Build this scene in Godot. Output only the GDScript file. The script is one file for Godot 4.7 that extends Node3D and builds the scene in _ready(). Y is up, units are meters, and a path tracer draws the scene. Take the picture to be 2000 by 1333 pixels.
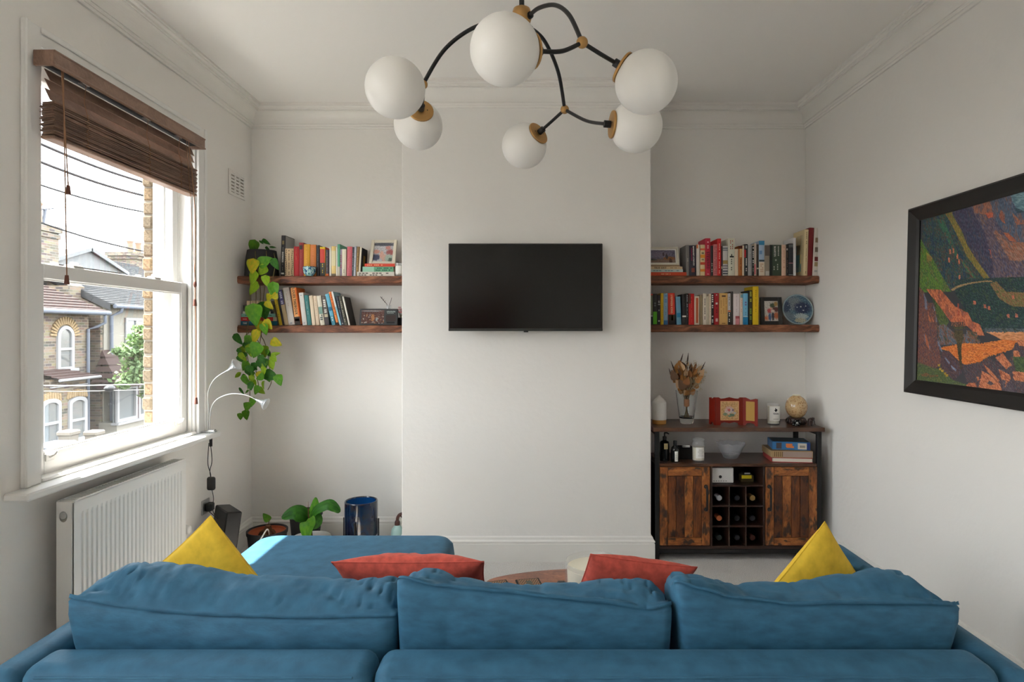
extends Node3D
# A living room seen over the back of a blue velvet sofa. Metres, y up. The camera stands at x = 0, z = 0 and looks along -z; "d" is the distance in front of it (z = -d).

const FOCAL := 1200.0
const EYE := 1.36
const LEFT := -1.793
const RIGHT := 1.813
const BACK := 4.0
const BREAST := 3.623
const BREAST_L := -0.737
const BREAST_R := 0.732
const CEIL := 2.81
const REAR := -2.2

var M := {}
var taken := {}
var rng := RandomNumberGenerator.new()


class Shape:
	var v := PackedVector3Array()
	var n := PackedVector3Array()
	var t := PackedVector2Array()
	var c := PackedColorArray()
	var ix := PackedInt32Array()
	var tint := Color.WHITE

	func vert(p: Vector3, nn: Vector3, uv := Vector2.ZERO) -> int:
		v.append(p)
		n.append(nn)
		t.append(uv)
		c.append(tint)
		return v.size() - 1

	func tri(a: int, b: int, e: int) -> void:
		var g := (v[e] - v[a]).cross(v[b] - v[a])
		if g.dot(n[a] + n[b] + n[e]) < 0.0:
			ix.append_array([a, e, b])
		else:
			ix.append_array([a, b, e])

	func face(pts: Array, hint: Vector3, uvs := []) -> void:
		var g := Vector3.ZERO
		for k in pts.size():
			var p: Vector3 = pts[k]
			var q: Vector3 = pts[(k + 1) % pts.size()]
			g += p.cross(q)
		if g.length() < 1e-12:
			return
		g = g.normalized()
		if g.dot(hint) < 0.0:
			g = -g
		var first := v.size()
		for k in pts.size():
			vert(pts[k], g, uvs[k] if uvs.size() else Vector2.ZERO)
		for k in range(1, pts.size() - 1):
			tri(first, first + k, first + k + 1)

	func box(m: Vector3, s: Vector3, b := 0.0, turn := Basis()) -> void:
		var h := s / 2.0
		b = minf(b, minf(h.x, minf(h.y, h.z)) * 0.95)
		for axis in 3:
			for sg in [-1.0, 1.0]:
				var u := (axis + 1) % 3
				var w := (axis + 2) % 3
				var nn := Vector3.ZERO
				nn[axis] = sg
				var pts := []
				for q in [[-1, -1], [1, -1], [1, 1], [-1, 1]]:
					var p := Vector3.ZERO
					p[axis] = sg * h[axis]
					p[u] = q[0] * (h[u] - b)
					p[w] = q[1] * (h[w] - b)
					pts.append(m + turn * p)
				face(pts, turn * nn)
		if b <= 0.0:
			return
		for axis in 3:
			var u := (axis + 1) % 3
			var w := (axis + 2) % 3
			for a in [-1.0, 1.0]:
				for e in [-1.0, 1.0]:
					var pts := []
					for q in [[-1, 0], [1, 0], [1, 1], [-1, 1]]:
						var p := Vector3.ZERO
						p[axis] = q[0] * (h[axis] - b)
						p[u] = a * (h[u] - (b if q[1] == 1 else 0.0))
						p[w] = e * (h[w] - (b if q[1] == 0 else 0.0))
						pts.append(m + turn * p)
					var nn := Vector3.ZERO
					nn[u] = a
					nn[w] = e
					face(pts, turn * nn)
		for a in [-1.0, 1.0]:
			for e in [-1.0, 1.0]:
				for f in [-1.0, 1.0]:
					var sg := Vector3(a, e, f)
					var pts := []
					for axis in 3:
						var p := Vector3(a * (h.x - b), e * (h.y - b), f * (h.z - b))
						p[axis] = sg[axis] * h[axis]
						pts.append(m + turn * p)
					face(pts, turn * sg)

	# extents given as x, y and distance d in front of the camera
	func bx(x0: float, x1: float, y0: float, y1: float, d0: float, d1: float, b := 0.0) -> void:
		box(Vector3((x0 + x1) / 2, (y0 + y1) / 2, -(d0 + d1) / 2), Vector3(absf(x1 - x0), absf(y1 - y0), absf(d1 - d0)), b)

	# rows of points; shared smooth normals. hint: a direction, or null to point away from the middle
	func grid(rows: Array, wrap_row := false, wrap_col := false, hint = null, uv_on := true) -> void:
		var nr := rows.size()
		var nc: int = rows[0].size()
		var acc := []
		var mid := Vector3.ZERO
		for r in rows:
			var line := PackedVector3Array()
			line.resize(nc)
			acc.append(line)
			for p in r:
				mid += p
		mid /= float(nr * nc)
		var er := nr if wrap_row else nr - 1
		var ec := nc if wrap_col else nc - 1
		for r in er:
			var r1 := (r + 1) % nr
			for k in ec:
				var k1 := (k + 1) % nc
				var a: Vector3 = rows[r][k]
				var b: Vector3 = rows[r][k1]
				var e: Vector3 = rows[r1][k1]
				var f: Vector3 = rows[r1][k]
				var g := (e - a).cross(f - b)
				acc[r][k] += g
				acc[r][k1] += g
				acc[r1][k1] += g
				acc[r1][k] += g
		var side := 0.0
		for r in nr:
			for k in nc:
				side += acc[r][k].dot(hint) if hint != null else acc[r][k].dot(rows[r][k] - mid)
		var sg := 1.0 if side >= 0.0 else -1.0
		var first := v.size()
		for r in nr:
			for k in nc:
				var g: Vector3 = acc[r][k]
				var nn := g.normalized() * sg if g.length() > 1e-14 else Vector3.UP
				vert(rows[r][k], nn, Vector2(float(k) / maxf(1, nc - 1), float(r) / maxf(1, nr - 1)) if uv_on else Vector2.ZERO)
		for r in er:
			var r1 := (r + 1) % nr
			for k in ec:
				var k1 := (k + 1) % nc
				var a := first + r * nc + k
				var b := first + r * nc + k1
				var e := first + r1 * nc + k1
				var f := first + r1 * nc + k
				if v[a].distance_squared_to(v[b]) > 1e-14 and v[b].distance_squared_to(v[e]) > 1e-14:
					tri(a, b, e)
				if v[a].distance_squared_to(v[f]) > 1e-14 and v[e].distance_squared_to(v[f]) > 1e-14:
					tri(a, e, f)

	# profile of (radius, height); a point given twice makes a hard edge. Outside runs upwards.
	func lathe(profile: Array, at: Vector3, segs := 24, turn := Basis(), sx := 1.0) -> void:
		var runs := []
		var run := [profile[0]]
		for k in range(1, profile.size()):
			if profile[k].distance_to(profile[k - 1]) < 1e-7:
				runs.append(run)
				run = [profile[k]]
			else:
				run.append(profile[k])
		runs.append(run)
		for q in runs:
			if q.size() < 2:
				continue
			var first := v.size()
			for k in q.size():
				var d: Vector2 = q[mini(k + 1, q.size() - 1)] - q[maxi(k - 1, 0)]
				var nn := Vector2(d.y, -d.x).normalized()
				for s in segs + 1:
					var a := TAU * s / segs
					var dir := Vector3(cos(a) * sx, 0, sin(a))
					vert(at + turn * (dir * q[k].x + Vector3(0, q[k].y, 0)), (turn * (Vector3(cos(a), 0, sin(a)) * nn.x + Vector3(0, nn.y, 0))).normalized(), Vector2(float(s) / segs, float(k) / (q.size() - 1)))
			for k in q.size() - 1:
				for s in segs:
					var a: int = first + k * (segs + 1) + s
					var b: int = a + segs + 1
					if q[k].x > 1e-7:
						tri(a, a + 1, b + 1 if q[k + 1].x > 1e-7 else b)
					if q[k + 1].x > 1e-7:
						tri(a, b + 1, b)

	func tube(pts: Array, radius, sides := 8, caps := true) -> void:
		var rows := []
		var up := Vector3.UP
		var d0: Vector3 = (pts[1] - pts[0]).normalized()
		if absf(d0.dot(up)) > 0.9:
			up = Vector3.RIGHT
		var x := up.cross(d0).normalized()
		var first := v.size()
		for k in pts.size():
			var d: Vector3 = (pts[mini(k + 1, pts.size() - 1)] - pts[maxi(k - 1, 0)]).normalized()
			x = (x - d * x.dot(d)).normalized()
			var y := d.cross(x)
			var r: float = radius[k] if radius is Array else radius
			for s in sides:
				var a := TAU * s / sides
				var dir := x * cos(a) + y * sin(a)
				vert(pts[k] + dir * r, dir, Vector2(float(s) / sides, float(k)))
		for k in pts.size() - 1:
			for s in sides:
				var a := first + k * sides + s
				var b := first + k * sides + (s + 1) % sides
				tri(a, b, b + sides)
				tri(a, b + sides, a + sides)
		if caps:
			for e in [0, pts.size() - 1]:
				var ring := []
				for s in sides:
					ring.append(v[first + e * sides + s])
				face(ring, (pts[0] - pts[1]) if e == 0 else (pts[-1] - pts[-2]))

	# a flat outline (x, y) pushed out along z by depth, placed by xf
	func prism(outline: Array, depth: float, xf := Transform3D(), bevel := 0.0) -> void:
		var flat := PackedVector2Array(outline)
		var mid := Vector2.ZERO
		for p in flat:
			mid += p
		mid /= flat.size()
		var tris := Geometry2D.triangulate_polygon(flat)
		for sg in [-1.0, 1.0]:
			var first := v.size()
			for p in flat:
				var q: Vector2 = p if bevel == 0.0 else p + (mid - p).normalized() * bevel
				vert(xf * Vector3(q.x, q.y, sg * depth / 2), (xf.basis * Vector3(0, 0, sg)).normalized(), q)
			for k in range(0, tris.size(), 3):
				tri(first + tris[k], first + tris[k + 1], first + tris[k + 2])
		var clock := Geometry2D.is_polygon_clockwise(flat)
		for k in flat.size():
			var p := flat[k]
			var q := flat[(k + 1) % flat.size()]
			var e := q - p
			var out := Vector2(e.y, -e.x) * (-1.0 if clock else 1.0)
			var hz := depth / 2 - bevel
			face([xf * Vector3(p.x, p.y, -hz), xf * Vector3(q.x, q.y, -hz), xf * Vector3(q.x, q.y, hz), xf * Vector3(p.x, p.y, hz)], xf.basis * Vector3(out.x, out.y, 0))
			if bevel > 0.0:
				for sg in [-1.0, 1.0]:
					var p2: Vector2 = p + (mid - p).normalized() * bevel
					var q2: Vector2 = q + (mid - q).normalized() * bevel
					face([xf * Vector3(p.x, p.y, sg * hz), xf * Vector3(q.x, q.y, sg * hz), xf * Vector3(q2.x, q2.y, sg * depth / 2), xf * Vector3(p2.x, p2.y, sg * depth / 2)], xf.basis * Vector3(out.normalized().x, out.normalized().y, sg))

	func ball(at: Vector3, r: Vector3, segs := 24, rings := 14, turn := Basis()) -> void:
		var rows := []
		for k in rings + 1:
			var a := PI * k / rings
			var row := []
			for s in segs:
				var b := TAU * s / segs
				row.append(at + turn * (Vector3(sin(a) * cos(b), cos(a), sin(a) * sin(b)) * r))
			rows.append(row)
		grid(rows, false, true)

	func shift(by: Vector3) -> Shape:
		for k in v.size():
			v[k] += by
		return self

	func mesh() -> ArrayMesh:
		var a := []
		a.resize(Mesh.ARRAY_MAX)
		a[Mesh.ARRAY_VERTEX] = v
		a[Mesh.ARRAY_NORMAL] = n
		a[Mesh.ARRAY_TEX_UV] = t
		a[Mesh.ARRAY_COLOR] = c
		a[Mesh.ARRAY_INDEX] = ix
		var m := ArrayMesh.new()
		m.add_surface_from_arrays(Mesh.PRIMITIVE_TRIANGLES, a)
		return m


# ---------------------------------------------------------------- nodes
func P(px: float, py: float, d: float) -> Vector3:
	return Vector3((px - 1029.0) * d / FOCAL, EYE - (py - 646.0) * d / FOCAL, -d)


func V(x: float, y: float, d: float) -> Vector3:
	return Vector3(x, y, -d)


func numbered(called: String) -> String:
	var k: int = taken.get(called, -1) + 1
	taken[called] = k
	return called if k == 0 else "%s_%03d" % [called, k]


func thing(called: String, label: String, category: String, at := Vector3.ZERO, group := "") -> Node3D:
	var o := Node3D.new()
	o.name = numbered(called)
	add_child(o)
	o.position = at
	tag(o, label, category, group)
	return o


func tag(o: Node, label: String, category: String, group := "") -> void:
	o.set_meta("label", label)
	o.set_meta("category", category)
	if group:
		o.set_meta("group", group)


# a mesh in the parent's own axes
func part(called: String, s: Shape, m: Material, parent: Node3D, label := "") -> MeshInstance3D:
	var o := MeshInstance3D.new()
	o.name = called
	o.mesh = s.mesh()
	o.material_override = m
	parent.add_child(o, true)
	if label:
		o.set_meta("label", label)
	return o


# a mesh given in world metres, set under a parent that is only moved
func wpart(called: String, s: Shape, m: Material, parent: Node3D, label := "") -> MeshInstance3D:
	var o := Vector3.ZERO
	var q: Node = parent
	while q != self:
		o += q.position
		q = q.get_parent()
	s.shift(-o)
	return part(called, s, m, parent, label)


func struct(called: String, s: Shape, m: Material) -> MeshInstance3D:
	var o := part(called, s, m, self)
	o.set_meta("kind", "structure")
	return o


func struct_node(called: String) -> Node3D:
	var o := Node3D.new()
	o.name = called
	add_child(o)
	o.set_meta("kind", "structure")
	return o


func curve(pts: Array, per := 8) -> Array:
	var out := []
	for k in pts.size() - 1:
		var a: Vector3 = pts[maxi(k - 1, 0)]
		var b: Vector3 = pts[k]
		var e: Vector3 = pts[k + 1]
		var f: Vector3 = pts[mini(k + 2, pts.size() - 1)]
		for s in per:
			out.append(b.cubic_interpolate(e, a, f, float(s) / per))
	out.append(pts[-1])
	return out


# value at x of a line through points (x, y)
func along(pts: Array, x: float) -> float:
	if x <= pts[0][0]:
		return pts[0][1]
	for k in pts.size() - 1:
		if x <= pts[k + 1][0]:
			var f: float = (x - pts[k][0]) / (pts[k + 1][0] - pts[k][0])
			f = f * f * (3.0 - 2.0 * f) * 0.5 + f * 0.5
			return lerpf(pts[k][1], pts[k + 1][1], f)
	return pts[-1][1]


# ---------------------------------------------------------------- materials
func mk(called: String, col: Color, rough := 0.6, o := {}) -> StandardMaterial3D:
	var m := StandardMaterial3D.new()
	m.resource_name = called
	m.albedo_color = col
	m.roughness = rough
	m.metallic = o.get("metal", 0.0)
	m.metallic_specular = o.get("spec", 0.5)
	if o.has("tex"):
		m.albedo_texture = o.tex
	if o.has("tri"):
		m.uv1_triplanar = true
		m.uv1_scale = o.tri
		m.uv1_triplanar_sharpness = 6.0
		m.uv1_world_triplanar = o.get("world", false)
	elif o.has("uv"):
		m.uv1_scale = o.uv
	if o.has("bump"):
		m.heightmap_enabled = true
		m.heightmap_texture = o.bump
		m.heightmap_scale = o.get("bump_cm", 0.1)
	if o.has("rim"):
		m.rim_enabled = true
		m.rim = o.rim
		m.rim_tint = o.get("rim_tint", 0.6)
	if o.has("coat"):
		m.clearcoat_enabled = true
		m.clearcoat = o.coat
		m.clearcoat_roughness = o.get("coat_rough", 0.1)
	if o.has("alpha"):
		m.transparency = BaseMaterial3D.TRANSPARENCY_ALPHA
		m.albedo_color.a = o.alpha
	if o.has("refract"):
		m.transparency = BaseMaterial3D.TRANSPARENCY_ALPHA
		m.albedo_color.a = o.get("body", 0.0)
		m.refraction_enabled = true
		m.refraction_scale = o.refract
	if o.has("backlight"):
		m.backlight_enabled = true
		m.backlight = o.backlight
	if o.has("vcol"):
		m.vertex_color_use_as_albedo = true
	M[called] = m
	return m


func noise_tex(seed_: int, freq: float, ramp: Array, size := 512, kind := FastNoiseLite.TYPE_SIMPLEX_SMOOTH, octaves := 5) -> NoiseTexture2D:
	var f := FastNoiseLite.new()
	f.seed = seed_
	f.frequency = freq
	f.noise_type = kind
	f.fractal_octaves = octaves
	var g := Gradient.new()
	var offs := PackedFloat32Array()
	var cols := PackedColorArray()
	for k in ramp.size():
		offs.append(float(k) / (ramp.size() - 1))
		cols.append(ramp[k])
	g.offsets = offs
	g.colors = cols
	var t := NoiseTexture2D.new()
	t.width = size
	t.height = size
	t.seamless = true
	t.noise = f
	t.color_ramp = g
	return t


# wood: grain runs along the picture's x; dark and light in turn, knots and streaks
func wood_tex(seed_: int, cols: Array, streak := 1.0, w := 512, h := 256, stain := 0.0, stain_col := Color.BLACK) -> ImageTexture:
	var f := FastNoiseLite.new()
	f.seed = seed_
	f.frequency = 1.0
	f.fractal_octaves = 4
	var g := FastNoiseLite.new()
	g.seed = seed_ + 7
	g.frequency = 1.0
	g.fractal_octaves = 3
	var im := Image.create(w, h, false, Image.FORMAT_RGB8)
	for y in h:
		for x in w:
			var a := TAU * x / w
			var u := Vector2(cos(a), sin(a))
			var warp := f.get_noise_3d(u.x * 0.5, u.y * 0.5, y * 0.012) * 0.5
			var broad := 0.5 + 0.6 * g.get_noise_3d(u.x * 0.8, u.y * 0.8, y * 0.02 + warp * 3.0)
			var fine := f.get_noise_3d(u.x * 2.2, u.y * 2.2, y * 0.35 + warp * 14.0)
			var hair := f.get_noise_3d(u.x * 9.0 + 30.0, u.y * 9.0, y * 1.1)
			var k := clampf(broad + fine * 0.42 * streak + hair * 0.22 * streak, 0.0, 0.999) * (cols.size() - 1)
			var col: Color = cols[int(k)].lerp(cols[int(k) + 1], k - int(k))
			if stain > 0.0:
				var s := g.get_noise_3d(u.x * 1.7 + 11.0, u.y * 1.7, y * 0.035 + 40.0) + 0.25 * f.get_noise_3d(u.x * 5.0, u.y * 5.0, y * 0.15)
				col = col.lerp(stain_col, clampf((s - 0.12) * 3.0, 0.0, 1.0) * stain)
			im.set_pixel(x, y, col)
	return ImageTexture.create_from_image(im)


func rgb(r: int, g: int, b: int) -> Color:
	return Color8(r, g, b)


func _ready() -> void:
	rng.seed = 11
	# camera: level, with the lens shifted a little left and down
	var cam := Camera3D.new()
	cam.name = "camera"
	cam.projection = Camera3D.PROJECTION_FRUSTUM
	cam.near = 0.05
	cam.far = 200.0
	cam.size = cam.near * 1333.0 / FOCAL
	cam.frustum_offset = Vector2(-29.0, -20.5) / FOCAL * cam.near
	cam.position = Vector3(0, EYE, 0)
	add_child(cam)
	cam.current = true
	# sky and exposure
	var e := Environment.new()
	e.background_mode = Environment.BG_SKY
	var sm := ProceduralSkyMaterial.new()
	sm.sky_top_color = Color(0.93, 0.965, 1.0)
	sm.sky_horizon_color = Color(1.0, 0.995, 0.98)
	sm.ground_bottom_color = Color(0.42, 0.41, 0.4)
	sm.ground_horizon_color = Color(0.55, 0.54, 0.52)
	sm.energy_multiplier = 1.0
	var sky := Sky.new()
	sky.sky_material = sm
	e.sky = sky
	e.background_energy_multiplier = 9.5
	e.tonemap_mode = Environment.TONE_MAPPER_LINEAR
	e.tonemap_exposure = 1.16
	e.sdfgi_enabled = true
	e.ssao_enabled = true
	e.ssil_enabled = true
	var we := WorldEnvironment.new()
	we.name = "environment"
	we.environment = e
	add_child(we)
	# sun: high over the houses across the street, shining in through the window
	var sun := DirectionalLight3D.new()
	sun.name = "sun"
	sun.light_color = Color(1.0, 0.975, 0.94)
	sun.light_energy = 10.0
	sun.light_angular_distance = 0.6
	sun.shadow_enabled = true
	sun.sky_mode = DirectionalLight3D.SKY_MODE_LIGHT_ONLY
	add_child(sun)
	sun.look_at_from_position(Vector3(-6, 8, 3), Vector3(-6, 8, 3) + Vector3(0.989, -2.1, -0.148))
	make_materials()
	outside_materials()
	side_materials()
	thing_materials()
	build_room()
	build_window("window_1", 2.245, 3.335, true)
	build_window("window_2", 0.12, 1.21, false)
	build_window("window_3", -1.55, -0.46, false)
	build_outside()
	build_sofa()
	build_shelves()
	build_cabinet()
	build_tv()
	build_painting()
	build_chandelier()
	build_window_side()
	build_floor_plants()
	build_table()
	build_rear()
	build_books()
	build_shelf_objects()
	build_cabinet_objects()
	build_pothos()


func make_materials() -> void:
	var w := Color.WHITE
	var fine := noise_tex(3, 0.03, [Color(0.4, 0.4, 0.4), w], 512)
	var speck := noise_tex(4, 0.12, [Color(0.2, 0.2, 0.2), w], 512, FastNoiseLite.TYPE_SIMPLEX_SMOOTH, 3)
	M["fine"] = fine
	mk("wall_paint", rgb(240, 237, 231), 0.85, {"bump": fine, "bump_cm": 0.12, "tri": Vector3(1.3, 1.3, 1.3), "world": true, "spec": 0.3})
	mk("ceiling_paint", rgb(245, 242, 236), 0.9, {"spec": 0.3})
	mk("trim_paint", rgb(238, 235, 228), 0.4)
	mk("window_paint", rgb(238, 237, 233), 0.35)
	var carpet := noise_tex(9, 0.11, [rgb(172, 166, 159), rgb(218, 213, 206), rgb(244, 240, 234)], 512, FastNoiseLite.TYPE_SIMPLEX_SMOOTH, 3)
	mk("carpet", w, 1.0, {"tex": carpet, "tri": Vector3(3, 3, 3), "world": true, "bump": speck, "bump_cm": 0.5, "rim": 0.3, "rim_tint": 1.0, "spec": 0.1})
	mk("glass", Color(0.95, 0.97, 0.97), 0.0, {"alpha": 0.03})
	var velvet := noise_tex(21, 0.02, [rgb(196, 200, 204), rgb(228, 230, 232), rgb(255, 255, 255)], 512, FastNoiseLite.TYPE_SIMPLEX_SMOOTH, 6)
	var pile := noise_tex(22, 0.16, [Color(0.3, 0.3, 0.3), w], 512, FastNoiseLite.TYPE_SIMPLEX_SMOOTH, 2)
	mk("blue_velvet", rgb(58, 108, 136), 0.62, {"tex": velvet, "tri": Vector3(1.1, 2.9, 1.1), "bump": pile, "bump_cm": 0.04, "rim": 0.8, "rim_tint": 0.8, "spec": 0.35})
	var soft := noise_tex(23, 0.02, [rgb(226, 224, 220), rgb(243, 242, 240), w], 512)
	mk("yellow_velvet", rgb(248, 206, 70), 0.75, {"tex": soft, "tri": Vector3(2.2, 2.2, 2.2), "rim": 0.5, "rim_tint": 0.8, "spec": 0.25})
	mk("red_velvet", rgb(222, 98, 82), 0.75, {"tex": velvet, "tri": Vector3(2.6, 2.6, 2.6), "rim": 0.6, "rim_tint": 0.7, "spec": 0.25})
	M["velvet_tex"] = velvet
	var reclaimed := wood_tex(31, [rgb(52, 28, 17), rgb(98, 57, 36), rgb(134, 82, 54), rgb(162, 106, 74)], 1.0)
	mk("shelf_wood", w, 0.6, {"tex": reclaimed, "tri": Vector3(0.9, 3.2, 3.2), "bump": reclaimed, "bump_cm": 0.25})
	var rustic := wood_tex(41, [rgb(70, 38, 18), rgb(126, 70, 30), rgb(168, 100, 46), rgb(190, 122, 62)], 0.9, 512, 256, 0.85, rgb(38, 24, 18))
	mk("rustic_upright", w, 0.5, {"tex": rot(rustic), "tri": Vector3(2.0, 0.9, 2.0), "bump": rot(rustic), "bump_cm": 0.1})
	mk("rustic_across", w, 0.5, {"tex": rustic, "tri": Vector3(1.3, 3.0, 3.0)})
	var dark := wood_tex(43, [rgb(50, 30, 20), rgb(80, 50, 33), rgb(106, 68, 46)], 0.7)
	mk("cabinet_top_wood", w, 0.28, {"tex": dark, "tri": Vector3(1.0, 2.5, 2.5)})
	mk("cubby_wood", rgb(150, 130, 120), 0.5, {"tex": dark, "tri": Vector3(1.0, 2.5, 2.5)})
	var walnut := wood_tex(47, [rgb(96, 50, 30), rgb(138, 80, 50), rgb(176, 112, 76)], 0.8)
	mk("mahogany", rgb(190, 130, 110), 0.4, {"tex": rot(walnut), "tri": Vector3(2.4, 0.9, 2.4)})
	mk("walnut", w, 0.3, {"tex": walnut, "tri": Vector3(0.9, 2.4, 2.4)})
	var blind := wood_tex(51, [rgb(112, 86, 71), rgb(140, 111, 94), rgb(158, 127, 108)], 0.7)
	mk("blind_wood", w, 0.45, {"tex": rot(blind), "tri": Vector3(2.0, 2.0, 0.9)})
	mk("cord_brown", rgb(158, 118, 88), 0.8)
	mk("tassel_wood", rgb(104, 58, 42), 0.5)
	mk("black_metal", rgb(26, 26, 27), 0.45, {"metal": 0.3})
	mk("black_plastic", rgb(20, 20, 21), 0.4)
	mk("black_matt", rgb(24, 23, 23), 0.8)
	mk("tv_screen", rgb(6, 6, 7), 0.16, {"spec": 0.5})
	mk("brass", rgb(186, 146, 92), 0.45, {"metal": 0.9})
	mk("opal_glass", rgb(240, 237, 230), 0.32, {"rim": 0.1})
	mk("chrome", rgb(205, 206, 208), 0.2, {"metal": 1.0})
	mk("steel", rgb(180, 180, 178), 0.35, {"metal": 0.9})
	mk("radiator_enamel", rgb(240, 239, 235), 0.35)
	mk("paper", rgb(226, 214, 190), 0.9)
	mk("white_plastic", rgb(235, 233, 228), 0.4)
	mk("clear", Color(0.97, 0.98, 0.98), 0.02, {"refract": 0.045})
	mk("thin_glass", Color(0.93, 0.95, 0.95), 0.03, {"alpha": 0.12})
	mk("wax", rgb(240, 232, 208), 0.6)
	mk("soil", rgb(84, 46, 30), 1.0, {"bump": speck, "bump_cm": 1.0, "tri": Vector3(6, 6, 6)})
	mk("terracotta", rgb(178, 82, 48), 0.8)
	mk("white_clay", rgb(232, 230, 224), 0.6)
	mk("charcoal_pot", rgb(44, 44, 46), 0.8)
	mk("cork", rgb(190, 130, 84), 0.8)
	mk("stem", rgb(96, 84, 40), 0.7)
	mk("dark_stem", rgb(62, 44, 34), 0.7)
	mk("ink_black", rgb(20, 19, 19), 0.7)
	mk("ink_white", rgb(240, 238, 230), 0.7)


func rot(t: ImageTexture) -> ImageTexture:
	var im := t.get_image()
	im.rotate_90(CLOCKWISE)
	return ImageTexture.create_from_image(im)


# ---------------------------------------------------------------- the room
# a moulding along one side of a path of (x, d) corners, mitred at both ends; profile points (out from the wall, height)
func moulding(path: Array, k: int, profile: Array, s: Shape) -> void:
	var rows := []
	for e in [k, k + 1]:
		var row := []
		for q in profile:
			var a: Vector2 = path[e]
			var off := Vector2.ZERO
			var nn := []
			for seg in [e - 1, e]:
				if seg >= 0 and seg < path.size() - 1:
					var dir: Vector2 = (path[seg + 1] - path[seg]).normalized()
					nn.append(Vector2(dir.y, -dir.x))
			if nn.size() == 2:
				var b: Vector2 = (nn[0] + nn[1])
				off = b / (1.0 + nn[0].dot(nn[1]))
			else:
				off = nn[0]
			var w: Vector2 = a + off * q.x
			row.append(V(w.x, q.y, w.y))
		rows.append(row)
	var dir: Vector2 = (path[k + 1] - path[k]).normalized()
	var into := Vector3(dir.y, 0, dir.x)
	for j in profile.size() - 1:
		var e: Vector2 = profile[j + 1] - profile[j]
		var o := Vector2(e.y, -e.x)
		if o.length() < 1e-9:
			continue
		s.face([rows[0][j], rows[1][j], rows[1][j + 1], rows[0][j + 1]], Vector3(into.x * o.x, o.y, into.z * o.x))


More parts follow.
